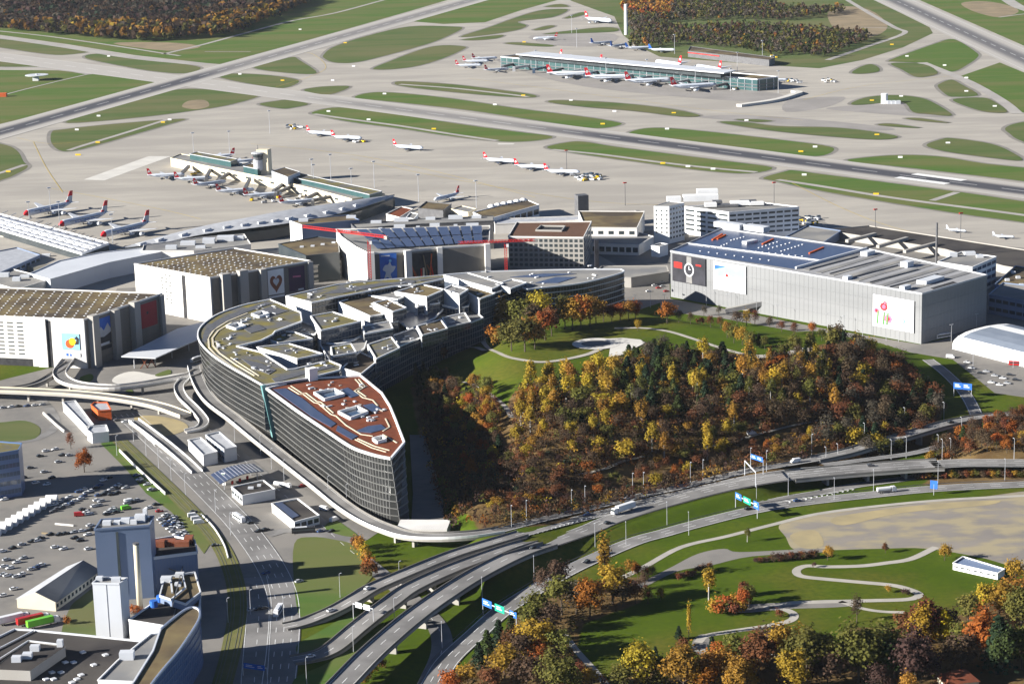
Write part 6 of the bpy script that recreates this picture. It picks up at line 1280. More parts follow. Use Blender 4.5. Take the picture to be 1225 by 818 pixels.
def put(kind, colour, px, py, ang, label, group=None, z=.16, pos=None):
    t, new = vehicle(kind, colour); g = pos or G(px, py, z); 
    if new: t.location = g; t.rotation_euler = (0, 0, ang); t['label'] = label
    else: t = copy_tree(t, g, ang, label)
    if group: t['group'] = group
    elif 'group' in t: del t['group']
    return t
CN = {'car_white': 'white', 'car_silver': 'silver', 'car_black': 'black', 'car_blue': 'dark blue', 'car_red': 'red', 'car_green': 'bright green', 'car_grey': 'dark grey'}
LOTS = [('in the slanted rows of the staff car park', 'cars in the slanted rows', [(97, 597, 'w'), (100, 594, 'b'), (104, 590, 's'), (108, 588, 'w'), (115, 584, 'k'), (119, 581, 'b'), (124, 575, 'w'), (130, 572, 'k'), (118, 593, 'b'), (123, 592, 'k'), (128, 589, 'g'), (133, 586, 's'), (137, 584, 'k'), (141, 581, 'w'), (146, 583, 'k'), (150, 584, 's'), (133, 592, 'k'), (140, 590, 'k'), (116, 599, 'w'), (121, 600, 's'), (113, 606, 'w'), (118, 605, 's'), (99, 610, 'k'), (103, 613, 'w'), (107, 615, 'w'), (135, 609, 's'), (139, 613, 'k'), (129, 613, 'w'), (133, 611, 'w'), (153, 599, 'w'), (159, 601, 'k'), (163, 599, 's'), (108, 629, 'w'), (105, 640, 'w'), (96, 647, 'k'), (89, 644, 'k'), (45, 647, 'w'), (178, 608, 'w'), (187, 604, 'k')]),
        ('along the wall by the tram line', 'cars along the wall', [(164, 569, 'b'), (167, 574, 'w'), (171, 577, 'k'), (176, 580, 's'), (181, 586, 'w'), (184, 587, 'k')]),
        ('in the double row beside the small green lawn', 'cars by the small lawn', [(204, 618, 'k'), (207, 622, 'w'), (210, 625, 's'), (213, 628, 'k'), (216, 631, 'w'), (219, 637, 'w'), (208, 619, 's'), (211, 623, 'k'), (215, 627, 'w')]),
        ('in the deep shade of the office yard', 'cars in the shaded yard', [(43, 578, 'w'), (56, 580, 'w'), (53, 565, 's'), (62, 572, 'k'), (36, 560, 'g'), (5, 598, 'w'), (70, 553, 's'), (28, 572, 'k')]),
        ('on the small lot beside the copper tree', 'cars beside the copper tree', [(55, 540, 'w'), (66, 538, 'w'), (48, 546, 'k'), (74, 545, 'k'), (83, 545, 's')]),
        ('in the lorry yard near the gabled workshop', 'vehicles in the lorry yard', [(5, 678, 'w'), (12, 680, 'w'), (17, 705, 'w'), (3, 713, 'w'), (66, 655, 'w'), (76, 657, 'w'), (106, 657, 'w'), (3, 688, 's'), (9, 689, 'w'), (20, 673, 'w'), (8, 670, 's'), (28, 668, 's')]),
        ('waiting on the lane by the bus station', 'cars by the bus station', [(300, 626, 'k'), (309, 636, 'k'), (318, 634, 'k'), (396, 636, 'k'), (384, 636, 'b')]),
        ('on the shaded street below the lawn', 'cars on the shaded street', [(301, 730, 's'), (309, 729, 'k'), (316, 728, 'k'), (318, 686, 'b'), (358, 696, 's')])]
def row(a, b, n, seed):
    r = random.Random(seed); return [(a[0] + (b[0] - a[0]) * k / (n - 1) + r.uniform(-.5, .5), a[1] + (b[1] - a[1]) * k / (n - 1) + r.uniform(-.3, .3), r.choice('wwwskkbgs')) for k in range(n) if r.random() < .85]
LOTS += [('in the rows behind the blue tower', 'cars in the rows behind the tower', row((112, 624), (160, 598), 7, 2) + row((64, 612), (90, 600), 6, 3)), ('on the open tarmac left of the tower', 'cars on the open tarmac', row((4, 660), (60, 640), 6, 4) + row((20, 690), (50, 676), 6, 5) + row((70, 640), (108, 634), 5, 6)),
         ('in the long row along the yard hedge', 'cars along the yard hedge', row((66, 604), (100, 586), 7, 7)), ('beside the tram verge near the annex', 'cars beside the tram verge', row((192, 622), (222, 650), 9, 8) + row((198, 617), (226, 644), 9, 9)),
         ('under the flyover by the site offices', 'cars under the flyover', row((4, 488), (60, 484), 7, 10) + row((120, 500), (150, 505), 4, 11))]
KC = dict(w='car_white', s='car_silver', k='car_black', b='car_blue', g='car_grey')
for where, grp, lst in LOTS:
    for i, (x, y, c) in enumerate(lst):
        put('car', KC[c], x, y, RND.choice((.55, .62, .58)) + (math.pi if i % 2 else 0), f'{CN[KC[c]]} car parked {where}' if 'wait' not in where and 'street' not in where else f'{CN[KC[c]]} car {where}', grp)
put('van', 'car_green', 151, 609, .55, 'bright green van in the middle of the staff car park'); put('van', 'car_red', 95, 617, .2, 'red van parked at the edge of the staff car park'); put('car', 'car_red', 191, 612, .3, 'red car beside the dark kiosk near the lawn')
put('van', 'car_white', 155, 601, .5, 'white delivery van parked behind the bright green van')
for x, y in ((231, 618), (235, 622), (238, 626)): put('van', 'car_white', x, y, .3, 'white van in the row beside the curved tram wall', 'white vans by the tram wall')
put('car', 'car_black', 232, 613, .3, 'dark car parked next to the white vans'); put('car', 'car_black', 258, 653, .3, 'lone dark car at the tram wall end')
put('bus', 'car_white', 286, 622, -1.05, 'white bus standing on the street by the filling station'); put('bus', 'car_white', 333, 733, 1.45, 'white articulated style bus on the street beside the lawn'); put('bus', 'car_black', 363, 637, .15, 'black coach on the lane beside the bus station')
put('bus', 'car_silver', 236, 432, 1.0, 'silver coach waiting by the white entrance canopy', z=.3)
put('van', 'car_white', 388, 610, -.6, 'white van on the lane behind the bus station'); put('van', 'car_white', 400, 623, .9, 'white van turning beside the small green triangle'); put('tanker', 'car_white', 338, 583, -.5, 'white tanker lorry behind the filling station shop'); put('car', 'car_red', 362, 582, .3, 'red car near the barrier of the access ramp')
def on(P, f, off): i = int(f * (len(P) - 1)); p = sideways(P, i, off); a, b = P[max(i - 1, 0)], P[min(i + 1, len(P) - 1)]; return (p.x, p.y, p.z + .12), math.atan2(b[1] - a[1], b[0] - a[0])
def drive(kind, col, P, f, off, label, rev=False): p, a = on(P, f, off); put(kind, col, 0, 0, a + (math.pi if rev else 0), label, pos=p)
drive('lorry', 'car_white', CM, .48, 4.4, 'white articulated lorry on the upper carriageway above the grass bank', True)
drive('car', 'car_black', CM, .40, -2.5, 'black car just behind the white lorry, nearer the grass bank'); drive('car', 'car_black', CM, .05, 0, 'black car where the viaduct meets the upper carriageway'); drive('car', 'car_blue', AM, .3, 2, 'dark blue car near the lane chevrons', True)
drive('car', 'car_white', A1, .33, 0, 'white car climbing the ramp beside the lawn'); drive('car', 'car_white', A1, .55, 1, 'white car higher up on the lawn side ramp'); drive('car', 'car_white', B1, .1, 0, 'white car entering the middle ramp from the junction'); drive('car', 'car_white', R4, .12, -2, 'white car on the lower carriageway near the trees', True)
drive('car', 'car_black', R4, .455, -1, 'first of two dark cars on the lower carriageway', True); drive('car', 'car_black', R4, .43, -1, 'second of two dark cars on the lower carriageway', True)
drive('car', 'car_black', R4, .68, 2, 'dark car passing the slip road chevrons'); drive('car', 'car_blue', R4, .77, 2, 'dark blue car beside the gravel lot'); drive('tanker', 'car_white', R4, .865, 1, 'white tanker lorry on the carriageway beside the gravel lot')
drive('car', 'car_grey', MM, .55, 4, 'grey car crossing the motorway bridge'); drive('van', 'car_white', R2, .93, 0, 'white pickup van below the sign gantry', True); drive('car', 'car_black', R3, .6, 0, 'black car on the narrow flyover'); drive('car', 'car_silver', R2, .42, 0, 'silver car passing the white lorry', True)
p = Gh(899, 521); put('van', 'car_white', 0, 0, .4, 'white van parked on the track in the hillside wood', pos=(p[0], p[1], p[2] + .4))
put('lorry', 'car_white', 16, 744, .6, 'white lorry parked in the yard next to the works'); put('lorry', 'car_red', 40, 745, .6, 'lorry with a dark red box in the works yard'); put('lorry', 'car_green', 52, 748, .6, 'lorry with a green box in the works yard')
put('van', 'car_white', 1137, 428, -.4, 'white van before the rounded storage hall'); put('van', 'car_white', 1186, 428, -.4, 'white box van at the storage hall doors'); put('bus', 'car_red', 1218, 437, -.3, 'red lorry parked at the storage hall side'); put('bus', 'car_white', 1128, 404, .5, 'white bus at the corner of the metal car park')
for x, y, c in ((1157, 434, 'w'), (1162, 441, 'w'), (1180, 445, 's'), (1190, 450, 's'), (1200, 453, 'w'), (1208, 449, 'k'), (1215, 455, 'k'), (1173, 447, 'k'), (1186, 458, 'w'), (1196, 461, 'w'), (1205, 459, 's')): put('car', KC[c], x, y, -.4, f'{CN[KC[c]]} car in the lot between storage hall and sunken road', 'cars by the storage hall')
for i, (x, y) in enumerate([(783, 342), (788, 345), (793, 343), (776, 349), (797, 349), (792, 338)]): put('car', ['car_white', 'car_red', 'car_silver'][i % 3], x, y, .4, f"{['white', 'red', 'silver'][i % 3]} car beside the watch poster corner", 'cars by the watch poster')
# ground service vehicles
GSE = []
for cx, cy, n, sx, sy in ((350, 153, 8, 9, 2), (700, 213, 26, 18, 3.4), (965, 266, 16, 11, 4.5), (890, 105, 10, 16, 3), (650, 83, 8, 14, 2), (430, 172, 4, 6, 2), (990, 97, 7, 8, 2), (950, 98, 8, 12, 2), (905, 70, 14, 24, 3), (860, 66, 10, 20, 2.5), (250, 208, 6, 20, 3), (330, 240, 8, 30, 5)):
    for k in range(n): GSE.append((cx + RND.uniform(-sx, sx), cy + RND.uniform(-sy, sy)))
GM = []
for L, c in ((7, 'car_white'), (5, 'car_silver'), (9, 'car_white'), (6, 'yellow')):
    q = MB(); q.box((0, 0, .4), (L, 2.4, 1.6)); q.box((L * .3, 0, 2.0), (L * .35, 2.3, .9), 0, 1); q.box((-L * .3, 0, .05), (.8, 2.5, .7), 0, 1); q.box((L * .3, 0, .05), (.8, 2.5, .7), 0, 1); GM.append(q.mesh('ground_vehicle', [c, 'glass_dark']))
for i, (x, y) in enumerate(GSE):
    o = obj('ground_vehicle', GM[i % 4], None, G(x, y, .16), RND.uniform(0, 3)); tag(o, ['white ground service truck on the apron concrete', 'silver ground service tug on the apron concrete', 'long white ground service loader on the apron concrete', 'yellow ground service cart on the apron concrete'][i % 4], 'service vehicle', 'ground vehicles on the apron')

# ================================================================== lamps, signs, masts
def lamp_proto(h, double=False):
    t = thing('street_lamp', 'x', 'street lamp', (0, 0, 0)); q = MB(); q.tube((0, 0, 0), (0, 0, h), .16, .09, 6); part('pole', q, 'metal_grey', t)
    for s in ((-1, 1) if double else (1,)): q = MB(); q.bar((0, 0, h), (s * 1.0, 0, h + .1), .1); q.box((s * 1.0, 0, h), (.9, .4, .16)); part('lamp_head', q, 'pale_clad', t)
    return t
LP = [lamp_proto(12), lamp_proto(12, True)]; used = [0, 0]
def lamp(pos, k, rz, label, group):
    if not used[k]: o = LP[k]; used[k] = 1; o.location = pos; o.rotation_euler = (0, 0, rz); o['label'] = label
    else: o = copy_tree(LP[k], pos, rz, label)
    o['group'] = group
for px, py in ((612, 631), (630, 625), (684, 612), (700, 607), (757, 592), (770, 591), (826, 578), (841, 575), (898, 561), (917, 564), (971, 545)): p = Gh(px, py); lamp(p, 0, -1.2, 'tall grey lamp post between the wood edge and the upper carriageway', 'lamps at the wood edge')
for px, py in ((1034, 531), (988, 560), (1002, 556), (1066, 551), (1084, 548), (1082, 512), (1129, 505), (1150, 524), (1122, 545), (1127, 551), (1137, 550), (1213, 551)): p = Gh(px, py); lamp(p, 0, 1.9, 'tall lamp post beside the motorway forks near the flyover', 'lamps at the motorway forks')
for px, py in ((639, 694), (577, 720), (712, 655), (798, 628), (824, 640), (749, 652), (905, 606), (943, 593), (998, 598), (1045, 588), (1122, 578), (1202, 575), (529, 775)): p = Gh(px, py); lamp(p, 0, 1.6, 'tall lamp post on the grass beside the lower carriageway', 'lamps along the lower carriageway')
for px, py in ((407, 715), (423, 780), (367, 818), (472, 745), (478, 700), (340, 745), (300, 735), (273, 745), (393, 595), (340, 575), (325, 561), (312, 545), (281, 528), (415, 605), (258, 612), (276, 640), (205, 575), (222, 592), (190, 560), (175, 545), (160, 528), (140, 545)): p = Gh(px, py); lamp(p, 0, .8, 'slim lamp post beside the streets around the tram line', 'lamps along the streets')
for px, py in ((845, 366), (871, 371), (905, 380), (930, 385), (990, 395), (1010, 398), (1032, 402), (1060, 408), (1075, 409), (1168, 396), (1138, 409), (1164, 438), (1212, 440), (795, 372), (778, 368), (760, 372)): p = Gh(px, py); lamp(p, 1, .5, 'lamp post on the road in front of the metal car park', 'lamps before the metal car park')
def mast_row(label, group, pts, h, m='metal_grey', top=None, r=.35):
    for px, py in pts:
        g = G(px, py); t = thing('floodlight_mast', label, 'mast', g, group); q = MB(); q.tube(g, (g[0], g[1], h), r, r * .6, 6); part('pole', q, m, t); q = MB(); q.box((g[0], g[1], h - .4), (3.2, 1, 1), .3); part('lamp_head', q, top or 'pale_clad', t)
mast_row('slim floodlight mast on the left apron', 'floodlights of the left apron', [(61, 258), (135, 292), (72, 276), (36, 276), (65, 310)], 26)
mast_row('slim floodlight mast beside the finger dock', 'floodlights of the finger dock', [(232, 188), (275, 186), (376, 229), (396, 216), (421, 234), (448, 225), (374, 222), (501, 242), (570, 250), (323, 160)], 26)
mast_row('tall floodlight mast at the midfield pier', 'floodlights of the midfield pier', [(641, 85), (684, 40), (774, 97), (832, 105), (874, 109), (931, 112), (807, 65), (912, 73), (690, 57), (725, 95), (882, 88)], 28)
mast_row('mast with a red beacon board on the right apron', 'red beacon masts', [(748, 246), (926, 246), (1047, 280), (1149, 285), (678, 205)], 21, 'metal_dark', 'red')
def gantry(label, a, b, h, boards, za, zb=None, w=.35, m='metal_grey'):
    A, B = Vector(a), Vector(b); t = thing('sign_gantry', label, 'sign gantry', a); z = max(A.z, B.z) + h
    for e in (A, B): q = MB(); q.tube(e, (e.x, e.y, z), w * .6, w * .5, 6); part('post', q, m, t)
    q = MB(); q.bar((A.x, A.y, z), (B.x, B.y, z), w, w * 1.5); part('beam', q, m, t); d = (B - A); d.z = 0; n = Vector((d.y, -d.x, 0)).normalized()
    if n.y > 0: n = -n
    for f, bw, bh, col in boards:
        c = Vector((A.x, A.y, 0)) + d * f + n * .3; u = d.normalized() * bw / 2; q = MB(); zz = z - bh * .5
        c4 = [c - u, c + u, c + u + n * -.15, c - u + n * -.15]; q.hexa([(p.x, p.y, zz) for p in c4] + [(p.x, p.y, zz + bh) for p in c4]); s = part('sign_board', q, col, t)
        for (x0, x1, y0, y1) in ((-.35, .1, .62, .74), (-.35, .25, .34, .46)): q = MB(); e = n * .03; q.add([(*(c + u * 2 * x + e)[:2], zz + bh * y) for x, y in ((x0, y0), (x1, y0), (x1, y1), (x0, y1))], [(0, 1, 2, 3)]); part('legend_bar', q, 'white', s)
gantry('motorway sign gantry with blue and green boards near the autumn trees', G(578, 735), G(618, 752), 6.5, [(.14, 7, 3.4, 'blue'), (.52, 7, 3.4, 'green_sign'), (.92, 5, 3, 'blue')], 0)
gantry('motorway sign gantry with green board beside the gravel lot', G(880, 607), G(906, 620), 7, [(.15, 6, 3.4, 'blue'), (.55, 7, 3.4, 'green_sign'), (.97, 5, 4, 'blue')], 0)
gantry('white portal gantry over the upper carriageway', G(891, 568, Z), G(904, 582, Z), 8, [], 0, m='pale_clad')
gantry('small gantry with two blue boards at the wood edge', G(898, 562, Z), G(913, 567, Z), 8, [(.3, 5, 2.6, 'blue'), (.75, 5, 2.6, 'blue')], 0)
gantry('white gantry with pale boards between the two ramps', G(423, 740, 3.6), G(447, 743, 5), 6, [(.3, 4, 2.6, 'pale_clad'), (.7, 4, 2.6, 'pale_clad')], 0)
gantry('gantry with a blue direction board over the shaded street', G(291, 808), G(320, 812), 5, [(.35, 7, 2.4, 'blue'), (.75, 4, 2.4, 'blue')], 0)
gantry('pair of blue signs over the sunken road by the hill', G(1141, 474), G(1162, 476), 7, [(.25, 6, 4, 'blue'), (.75, 6, 4, 'blue')], 0)
g = G(1117, 592); t = thing('road_sign', 'single blue sign board beside the gravel lot carriageway', 'road sign', g); q = MB(); q.tube(g, (g[0], g[1], 6), .15); part('post', q, 'metal_grey', t); q = MB(); q.box((g[0], g[1], 3.5), (4, .2, 4.5), -.5); part('sign_board', q, 'blue', t)
# taxiway signs
SG = boxmesh('taxiway_sign', (5, .8, 1.6), 'yellow'); SW = boxmesh('taxiway_sign', (4.5, .8, 1.8), 'white')
for i, (x, y) in enumerate([(94, 186), (93, 186), (10, 206), (117, 171), (338, 97), (519, 155), (721, 149), (793, 196), (958, 182), (1048, 233), (1049, 162), (627, 51), (195, 147), (1043, 121), (806, 136), (1067, 54), (626, 115), (413, 52)]): tag(obj('taxiway_sign', SG, None, G(x, y, .2), -.15), 'small yellow taxiway sign board on an airfield grass island', 'sign', 'yellow taxiway signs')
for i, (x, y) in enumerate([(92, 156), (118, 139.5), (287, 89.5), (393, 134), (441, 144), (398, 97), (460, 113), (592, 126), (823, 200), (853, 203), (798, 155), (975, 176.5), (962, 210), (1077, 189), (1134, 172), (1156, 94), (1156, 110), (1085, 68), (1130, 79), (1078, 116), (1190, 128), (683, 121), (893, 145), (203, 144), (359, 36), (423, 80), (130, 68), (735, 134)]): tag(obj('taxiway_sign', SW, None, G(x, y, .2), -.15), 'small white marker box on an airfield grass island', 'sign', 'white airfield markers')
t = thing('radio_hut', 'white hut with a ring antenna on the big grass field', 'hut', G(43, 97)); g = G(43, 97)
q = MB(); q.box(g, (8, 6, 5)); part('hut', q, 'white', t); q = MB(); q.rings([[(g[0] + r * math.cos(2 * math.pi * k / 24), g[1] + 8 + r * math.sin(2 * math.pi * k / 24), z) for k in range(24)] for r, z in ((14, 7), (16, 7), (16, 7.6), (14, 7.6))]); q.tube((g[0], g[1] + 8, 0), (g[0], g[1] + 8, 9), 1.5, 1.5); part('antenna_ring', q, 'pale_clad', t)
q = MB(); q.box(G(1, 116), (16, 8, 5)); single('orange_hut', q, 'orange', 'orange and blue hut at the edge of the big grass field', 'hut')
t = thing('measuring_hut', 'white cylinder tank and boxes on the notched grass island', 'tank', G(1058, 124)); g = G(1058, 124); q = MB(); q.tube(g, (g[0], g[1], 12), 4, 4, 12); part('tank', q, 'white', t)
for k in range(3): q = MB(); q.box(G(1064 + 5 * k, 124.5), (6, 5, 4)); part('cabinet', q, 'pale_clad', t)
# ================================================================== trees
for nm, c, c2 in (('leaf_yellow', (.42, .29, .025), (.30, .22, .03)), ('leaf_gold', (.36, .19, .025), (.26, .15, .03)), ('leaf_orange', (.36, .11, .02), (.25, .085, .02)), ('leaf_rust', (.19, .07, .028), (.13, .055, .028)),
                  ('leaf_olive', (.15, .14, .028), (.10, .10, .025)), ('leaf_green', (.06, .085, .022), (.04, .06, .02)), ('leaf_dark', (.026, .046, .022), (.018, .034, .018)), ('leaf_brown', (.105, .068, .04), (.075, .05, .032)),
                  ('leaf_maroon', (.085, .045, .038), (.06, .035, .03)), ('leaf_bright', (.62, .46, .02), (.5, .36, .02)), ('leaf_grey', (.10, .085, .06), (.075, .065, .048))):
    m = mat(nm, c, c2, .35, .8, .15, rnd=.22, hue=.014); t_ = m.node_tree; pb = t_.nodes['Principled BSDF']; tr_ = t_.nodes.new('ShaderNodeBsdfTranslucent'); ms = t_.nodes.new('ShaderNodeMixShader'); ms.inputs[0].default_value = .35
    t_.links.new(pb.inputs['Base Color'].links[0].from_socket, tr_.inputs[0]); t_.links.new(pb.outputs[0], ms.inputs[1]); t_.links.new(tr_.outputs[0], ms.inputs[2]); t_.links.new(ms.outputs[0], t_.nodes['Material Output'].inputs[0])
mat('bark', (.10, .08, .06), (.07, .055, .045), .8, .95); mat('birch_bark', (.45, .43, .4), (.2, .19, .18), 1.2, .9)
def fast_mesh(name, quads, mats, mi=None):
    n = len(quads); me = bpy.data.meshes.new(name); me.vertices.add(n * 4); me.vertices.foreach_set('co', quads.reshape(-1).astype(np.float32))
    me.loops.add(n * 4); me.loops.foreach_set('vertex_index', np.arange(n * 4, dtype=np.int32)); me.polygons.add(n); me.polygons.foreach_set('loop_start', np.arange(0, n * 4, 4, dtype=np.int32)); me.polygons.foreach_set('loop_total', np.full(n, 4, np.int32))
    for m in mats: me.materials.append(MATS[m])
    if mi is not None: me.polygons.foreach_set('material_index', mi.astype(np.int32))
    me.update(calc_edges=True); return me
def cards(rng, C, out, size, elong=1.0):
    n = len(C); nr = out + rng.normal(0, .75, (n, 3)); nr /= np.linalg.norm(nr, axis=1, keepdims=True) + 1e-9
    u = np.cross(nr, rng.normal(0, 1, (n, 3))); u /= np.linalg.norm(u, axis=1, keepdims=True) + 1e-9; v = np.cross(nr, u)
    s = size * rng.uniform(.6, 1.35, (n, 1)); u = u * s * .5; v = v * s * .5 * elong
    return np.stack([C - u - v, C + u - v * .8, C + u * .9 + v, C - u * .8 + v], 1)
def crown(kind, seed, n, size, H):
    g = np.random.default_rng(seed)
    if kind in ('pine', 'spruce'):
        h = g.uniform(.12, 1, n) ** .8; lay = np.floor(h * 11) / 11; h = lay + g.uniform(-.02, .03, n); rad = (1 - h) * H * (.2 if kind == 'spruce' else .26) * g.uniform(.35, 1.1, n) + .2; a = g.uniform(0, 6.283, n)
        lob = 1 + .25 * np.sin(a * 3 + lay * 40); C = np.stack([rad * lob * np.cos(a), rad * lob * np.sin(a), h * H - rad * .25], 1); out = np.stack([np.cos(a), np.sin(a), np.full(n, .5)], 1); return cards(g, C, out, size)
    rx, z0, K, sg = {'round': (.32, .22, 22, .21), 'big': (.36, .14, 34, .17), 'birch': (.16, .25, 20, .26), 'poplar': (.10, .12, 22, .3), 'bare': (.28, .2, 26, .26), 'bush': (.6, .05, 12, .3), 'wide': (.42, .18, 24, .2)}[kind]
    cz, rz, r = H * (z0 + (1 - z0) / 2), H * (1 - z0) / 2, H * rx
    d = g.normal(0, 1, (K, 3)); d /= np.linalg.norm(d, axis=1, keepdims=True); d[:, 2] = np.where(d[:, 2] < -.55, -d[:, 2], d[:, 2]); f = g.uniform(.45, .95, (K, 1)); wob = g.uniform(.8, 1.2, (K, 1))
    cen = d * f * wob; k = g.integers(0, K, n); rr = g.normal(0, sg, (n, 3)); q = cen[k] + rr
    C = np.stack([q[:, 0] * r, q[:, 1] * r, np.maximum(q[:, 2] * rz + cz, H * z0 * .6)], 1); out = (q + rr * 1.5); out[:, 2] += .25
    return cards(g, C, out, size, 2.2 if kind == 'bare' else 1.0)
def trunk(kind, seed, H):
    g = random.Random(seed); q = MB(); r = H * .017 + .05; top = H * (.9 if kind in ('pine', 'spruce', 'poplar', 'birch') else .62); q.tube((0, 0, -.5), (0, 0, top * .45), r * 1.2, r * .8, 6); q.tube((0, 0, top * .45), (g.uniform(-.3, .3), g.uniform(-.3, .3), top), r * .8, r * .2, 6)
    nb = {'bare': 9, 'big': 9, 'round': 6, 'wide': 8}.get(kind, 4)
    for k in range(nb):
        a = 6.283 * k / nb + g.uniform(-.4, .4); z = top * g.uniform(.35, .8); L = H * (.26 if kind in ('bare', 'round', 'big', 'wide') else .1); q.tube((0, 0, z), (L * math.cos(a), L * math.sin(a), z + L * g.uniform(.6, 1.1)), r * .4, r * .08, 5)
    return q
TM = {}
DEF = {'round': (13, 900, .62), 'big': (20, 3000, .72), 'birch': (16, 700, .58), 'poplar': (20, 800, .6), 'bare': (12, 700, .3), 'bush': (4, 260, .5), 'wide': (12, 1100, .62), 'pine': (14, 800, .75), 'spruce': (16, 900, .75)}
def tree_meshes(kind, leaf, v):
    k = (kind, leaf, v)
    if k not in TM:
        H, n, s = DEF[kind]; kt = (kind, v)
        if kt not in TM: TM[kt] = trunk(kind, v * 7 + 1, H).mesh('trunk', 'birch_bark' if kind == 'birch' else 'bark')
        TM[k] = fast_mesh('crown', crown(kind, v * 13 + hash(kind) % 1 + len(kind) * 17, n, s, H), [leaf])
    return TM[(kind, v)], TM[k]
WORD = {'leaf_yellow': 'yellow', 'leaf_gold': 'golden', 'leaf_orange': 'orange', 'leaf_rust': 'rust red', 'leaf_olive': 'olive green', 'leaf_green': 'green', 'leaf_dark': 'dark green', 'leaf_brown': 'brown', 'leaf_maroon': 'maroon brown', 'leaf_bright': 'bright yellow', 'leaf_grey': 'grey brown'}
KW = {'round': 'broadleaf tree', 'big': 'big spreading tree', 'birch': 'slender birch', 'poplar': 'tall poplar', 'bare': 'half bare tree', 'bush': 'bush', 'wide': 'wide crowned tree', 'pine': 'pine', 'spruce': 'spruce'}
def tree(kind, leaf, pos, H, where=None, group=None, label=None, wide=1.0):
    v = RND.randrange(4); lab = label or f'{WORD[leaf]} {KW[kind]} {where}'; nm = {'bush': 'bush', 'birch': 'birch_tree', 'poplar': 'poplar_tree', 'pine': 'pine_tree', 'spruce': 'spruce_tree'}.get(kind, 'tree')
    tm, cm = tree_meshes(kind, leaf, v); s = H / DEF[kind][0]
    if kind == 'bush': o = obj(nm, cm, None, pos, RND.uniform(0, 6.28)); o.scale = (s * wide, s * wide, s); return tag(o, lab, 'bush', group)
    o = obj(nm, None, None, pos, RND.uniform(0, 6.28)); o.scale = (s * wide, s * wide, s); o.empty_display_size = .5; tag(o, lab, {'birch': 'birch tree', 'poplar': 'poplar', 'pine': 'pine tree', 'spruce': 'spruce'}.get(kind, 'tree'), group); obj('trunk', tm, o); obj('crown', cm, o); return o
def in_poly(poly, x, y): return seg_dist(np.array([x]), np.array([y]), poly)[0] > 0
def scatter(poly_px, spacing, seed, zz):
    r = random.Random(seed); P = [G(a, b, zz)[:2] for a, b in poly_px]; xs = [p[0] for p in P]; ys = [p[1] for p in P]; pts = []; y = min(ys); row = 0
    X, Y = [], []
    while y < max(ys):
        x = min(xs) + (spacing / 2 if row % 2 else 0)
        while x < max(xs): X.append(x + r.uniform(-.42, .42) * spacing); Y.append(y + r.uniform(-.42, .42) * spacing); x += spacing
        y += spacing * .87; row += 1
    X, Y = np.array(X), np.array(Y); k = seg_dist(X, Y, P) > 0; return list(zip(X[k], Y[k])), r
def proj(x, y, z):
    cp, sp = math.cos(PITCH), math.sin(PITCH); z = z - CAMH; dep = y * cp - z * sp; u = x * F / dep; v = (y * sp + z * cp) * F / dep; c, s = math.cos(-ROLL), math.sin(-ROLL); return W / 2 + c * u - s * v, H - (H / 2 + s * u + c * v)
def pick(r, opts):
    t = r.random() * sum(o[0] for o in opts)
    for o in opts:
        t -= o[0]
        if t <= 0: return o[1:]
    return opts[-1][1:]
YB = [(5, 'birch', 'leaf_yellow', 16), (3, 'birch', 'leaf_gold', 15), (2, 'round', 'leaf_yellow', 12), (2, 'round', 'leaf_olive', 12), (1.5, 'pine', 'leaf_dark', 13), (2, 'bare', 'leaf_brown', 12), (1, 'round', 'leaf_orange', 11)]
GP = [(4, 'pine', 'leaf_dark', 14), (3, 'pine', 'leaf_green', 13), (2, 'round', 'leaf_olive', 12), (2, 'birch', 'leaf_olive', 14), (2, 'bare', 'leaf_brown', 13), (1.5, 'birch', 'leaf_yellow', 15), (1, 'round', 'leaf_gold', 11), (1, 'bare', 'leaf_grey', 13)]
YR = [(5, 'birch', 'leaf_gold', 16), (3, 'birch', 'leaf_yellow', 15), (3, 'birch', 'leaf_olive', 15), (2, 'pine', 'leaf_dark', 14), (3, 'bare', 'leaf_brown', 13), (1.5, 'round', 'leaf_orange', 11), (1, 'round', 'leaf_rust', 10)]
BR = [(5, 'bare', 'leaf_brown', 14), (3, 'bare', 'leaf_rust', 13), (2, 'bare', 'leaf_grey', 14), (2, 'round', 'leaf_olive', 12), (2, 'round', 'leaf_rust', 12), (2, 'pine', 'leaf_dark', 14), (1.3, 'round', 'leaf_yellow', 13), (1, 'round', 'leaf_orange', 11)]
LW = [(4, 'bare', 'leaf_brown', 9), (3, 'bare', 'leaf_rust', 9), (2, 'bare', 'leaf_maroon', 8), (1.6, 'round', 'leaf_gold', 8), (1.2, 'round', 'leaf_orange', 8), (1.4, 'round', 'leaf_yellow', 9), (1, 'round', 'leaf_olive', 9), (.8, 'round', 'leaf_rust', 8)]
LS = [(3, 'bare', 'leaf_rust', 10), (3, 'round', 'leaf_rust', 9), (2, 'round', 'leaf_orange', 10), (2, 'bare', 'leaf_brown', 10), (2, 'round', 'leaf_olive', 11), (1.5, 'round', 'leaf_gold', 10), (1, 'pine', 'leaf_dark', 12), (1, 'round', 'leaf_yellow', 11)]
WOOD = [(618, 530), (612, 500), (622, 482), (645, 474), (690, 466), (722, 456), (748, 444), (780, 432), (830, 436), (870, 444), (905, 450), (960, 440), (1005, 430), (1060, 425), (1100, 435), (1125, 460), (1118, 495), (1075, 518), (1000, 530), (960, 505), (900, 520), (840, 538), (770, 548), (700, 566), (640, 590), (600, 605), (580, 590), (592, 560)]
pts, r = scatter(WOOD, 11.4, 3, 13)
r.shuffle(pts); done = 0; extra = []
pts.sort(key=lambda p: p[1])
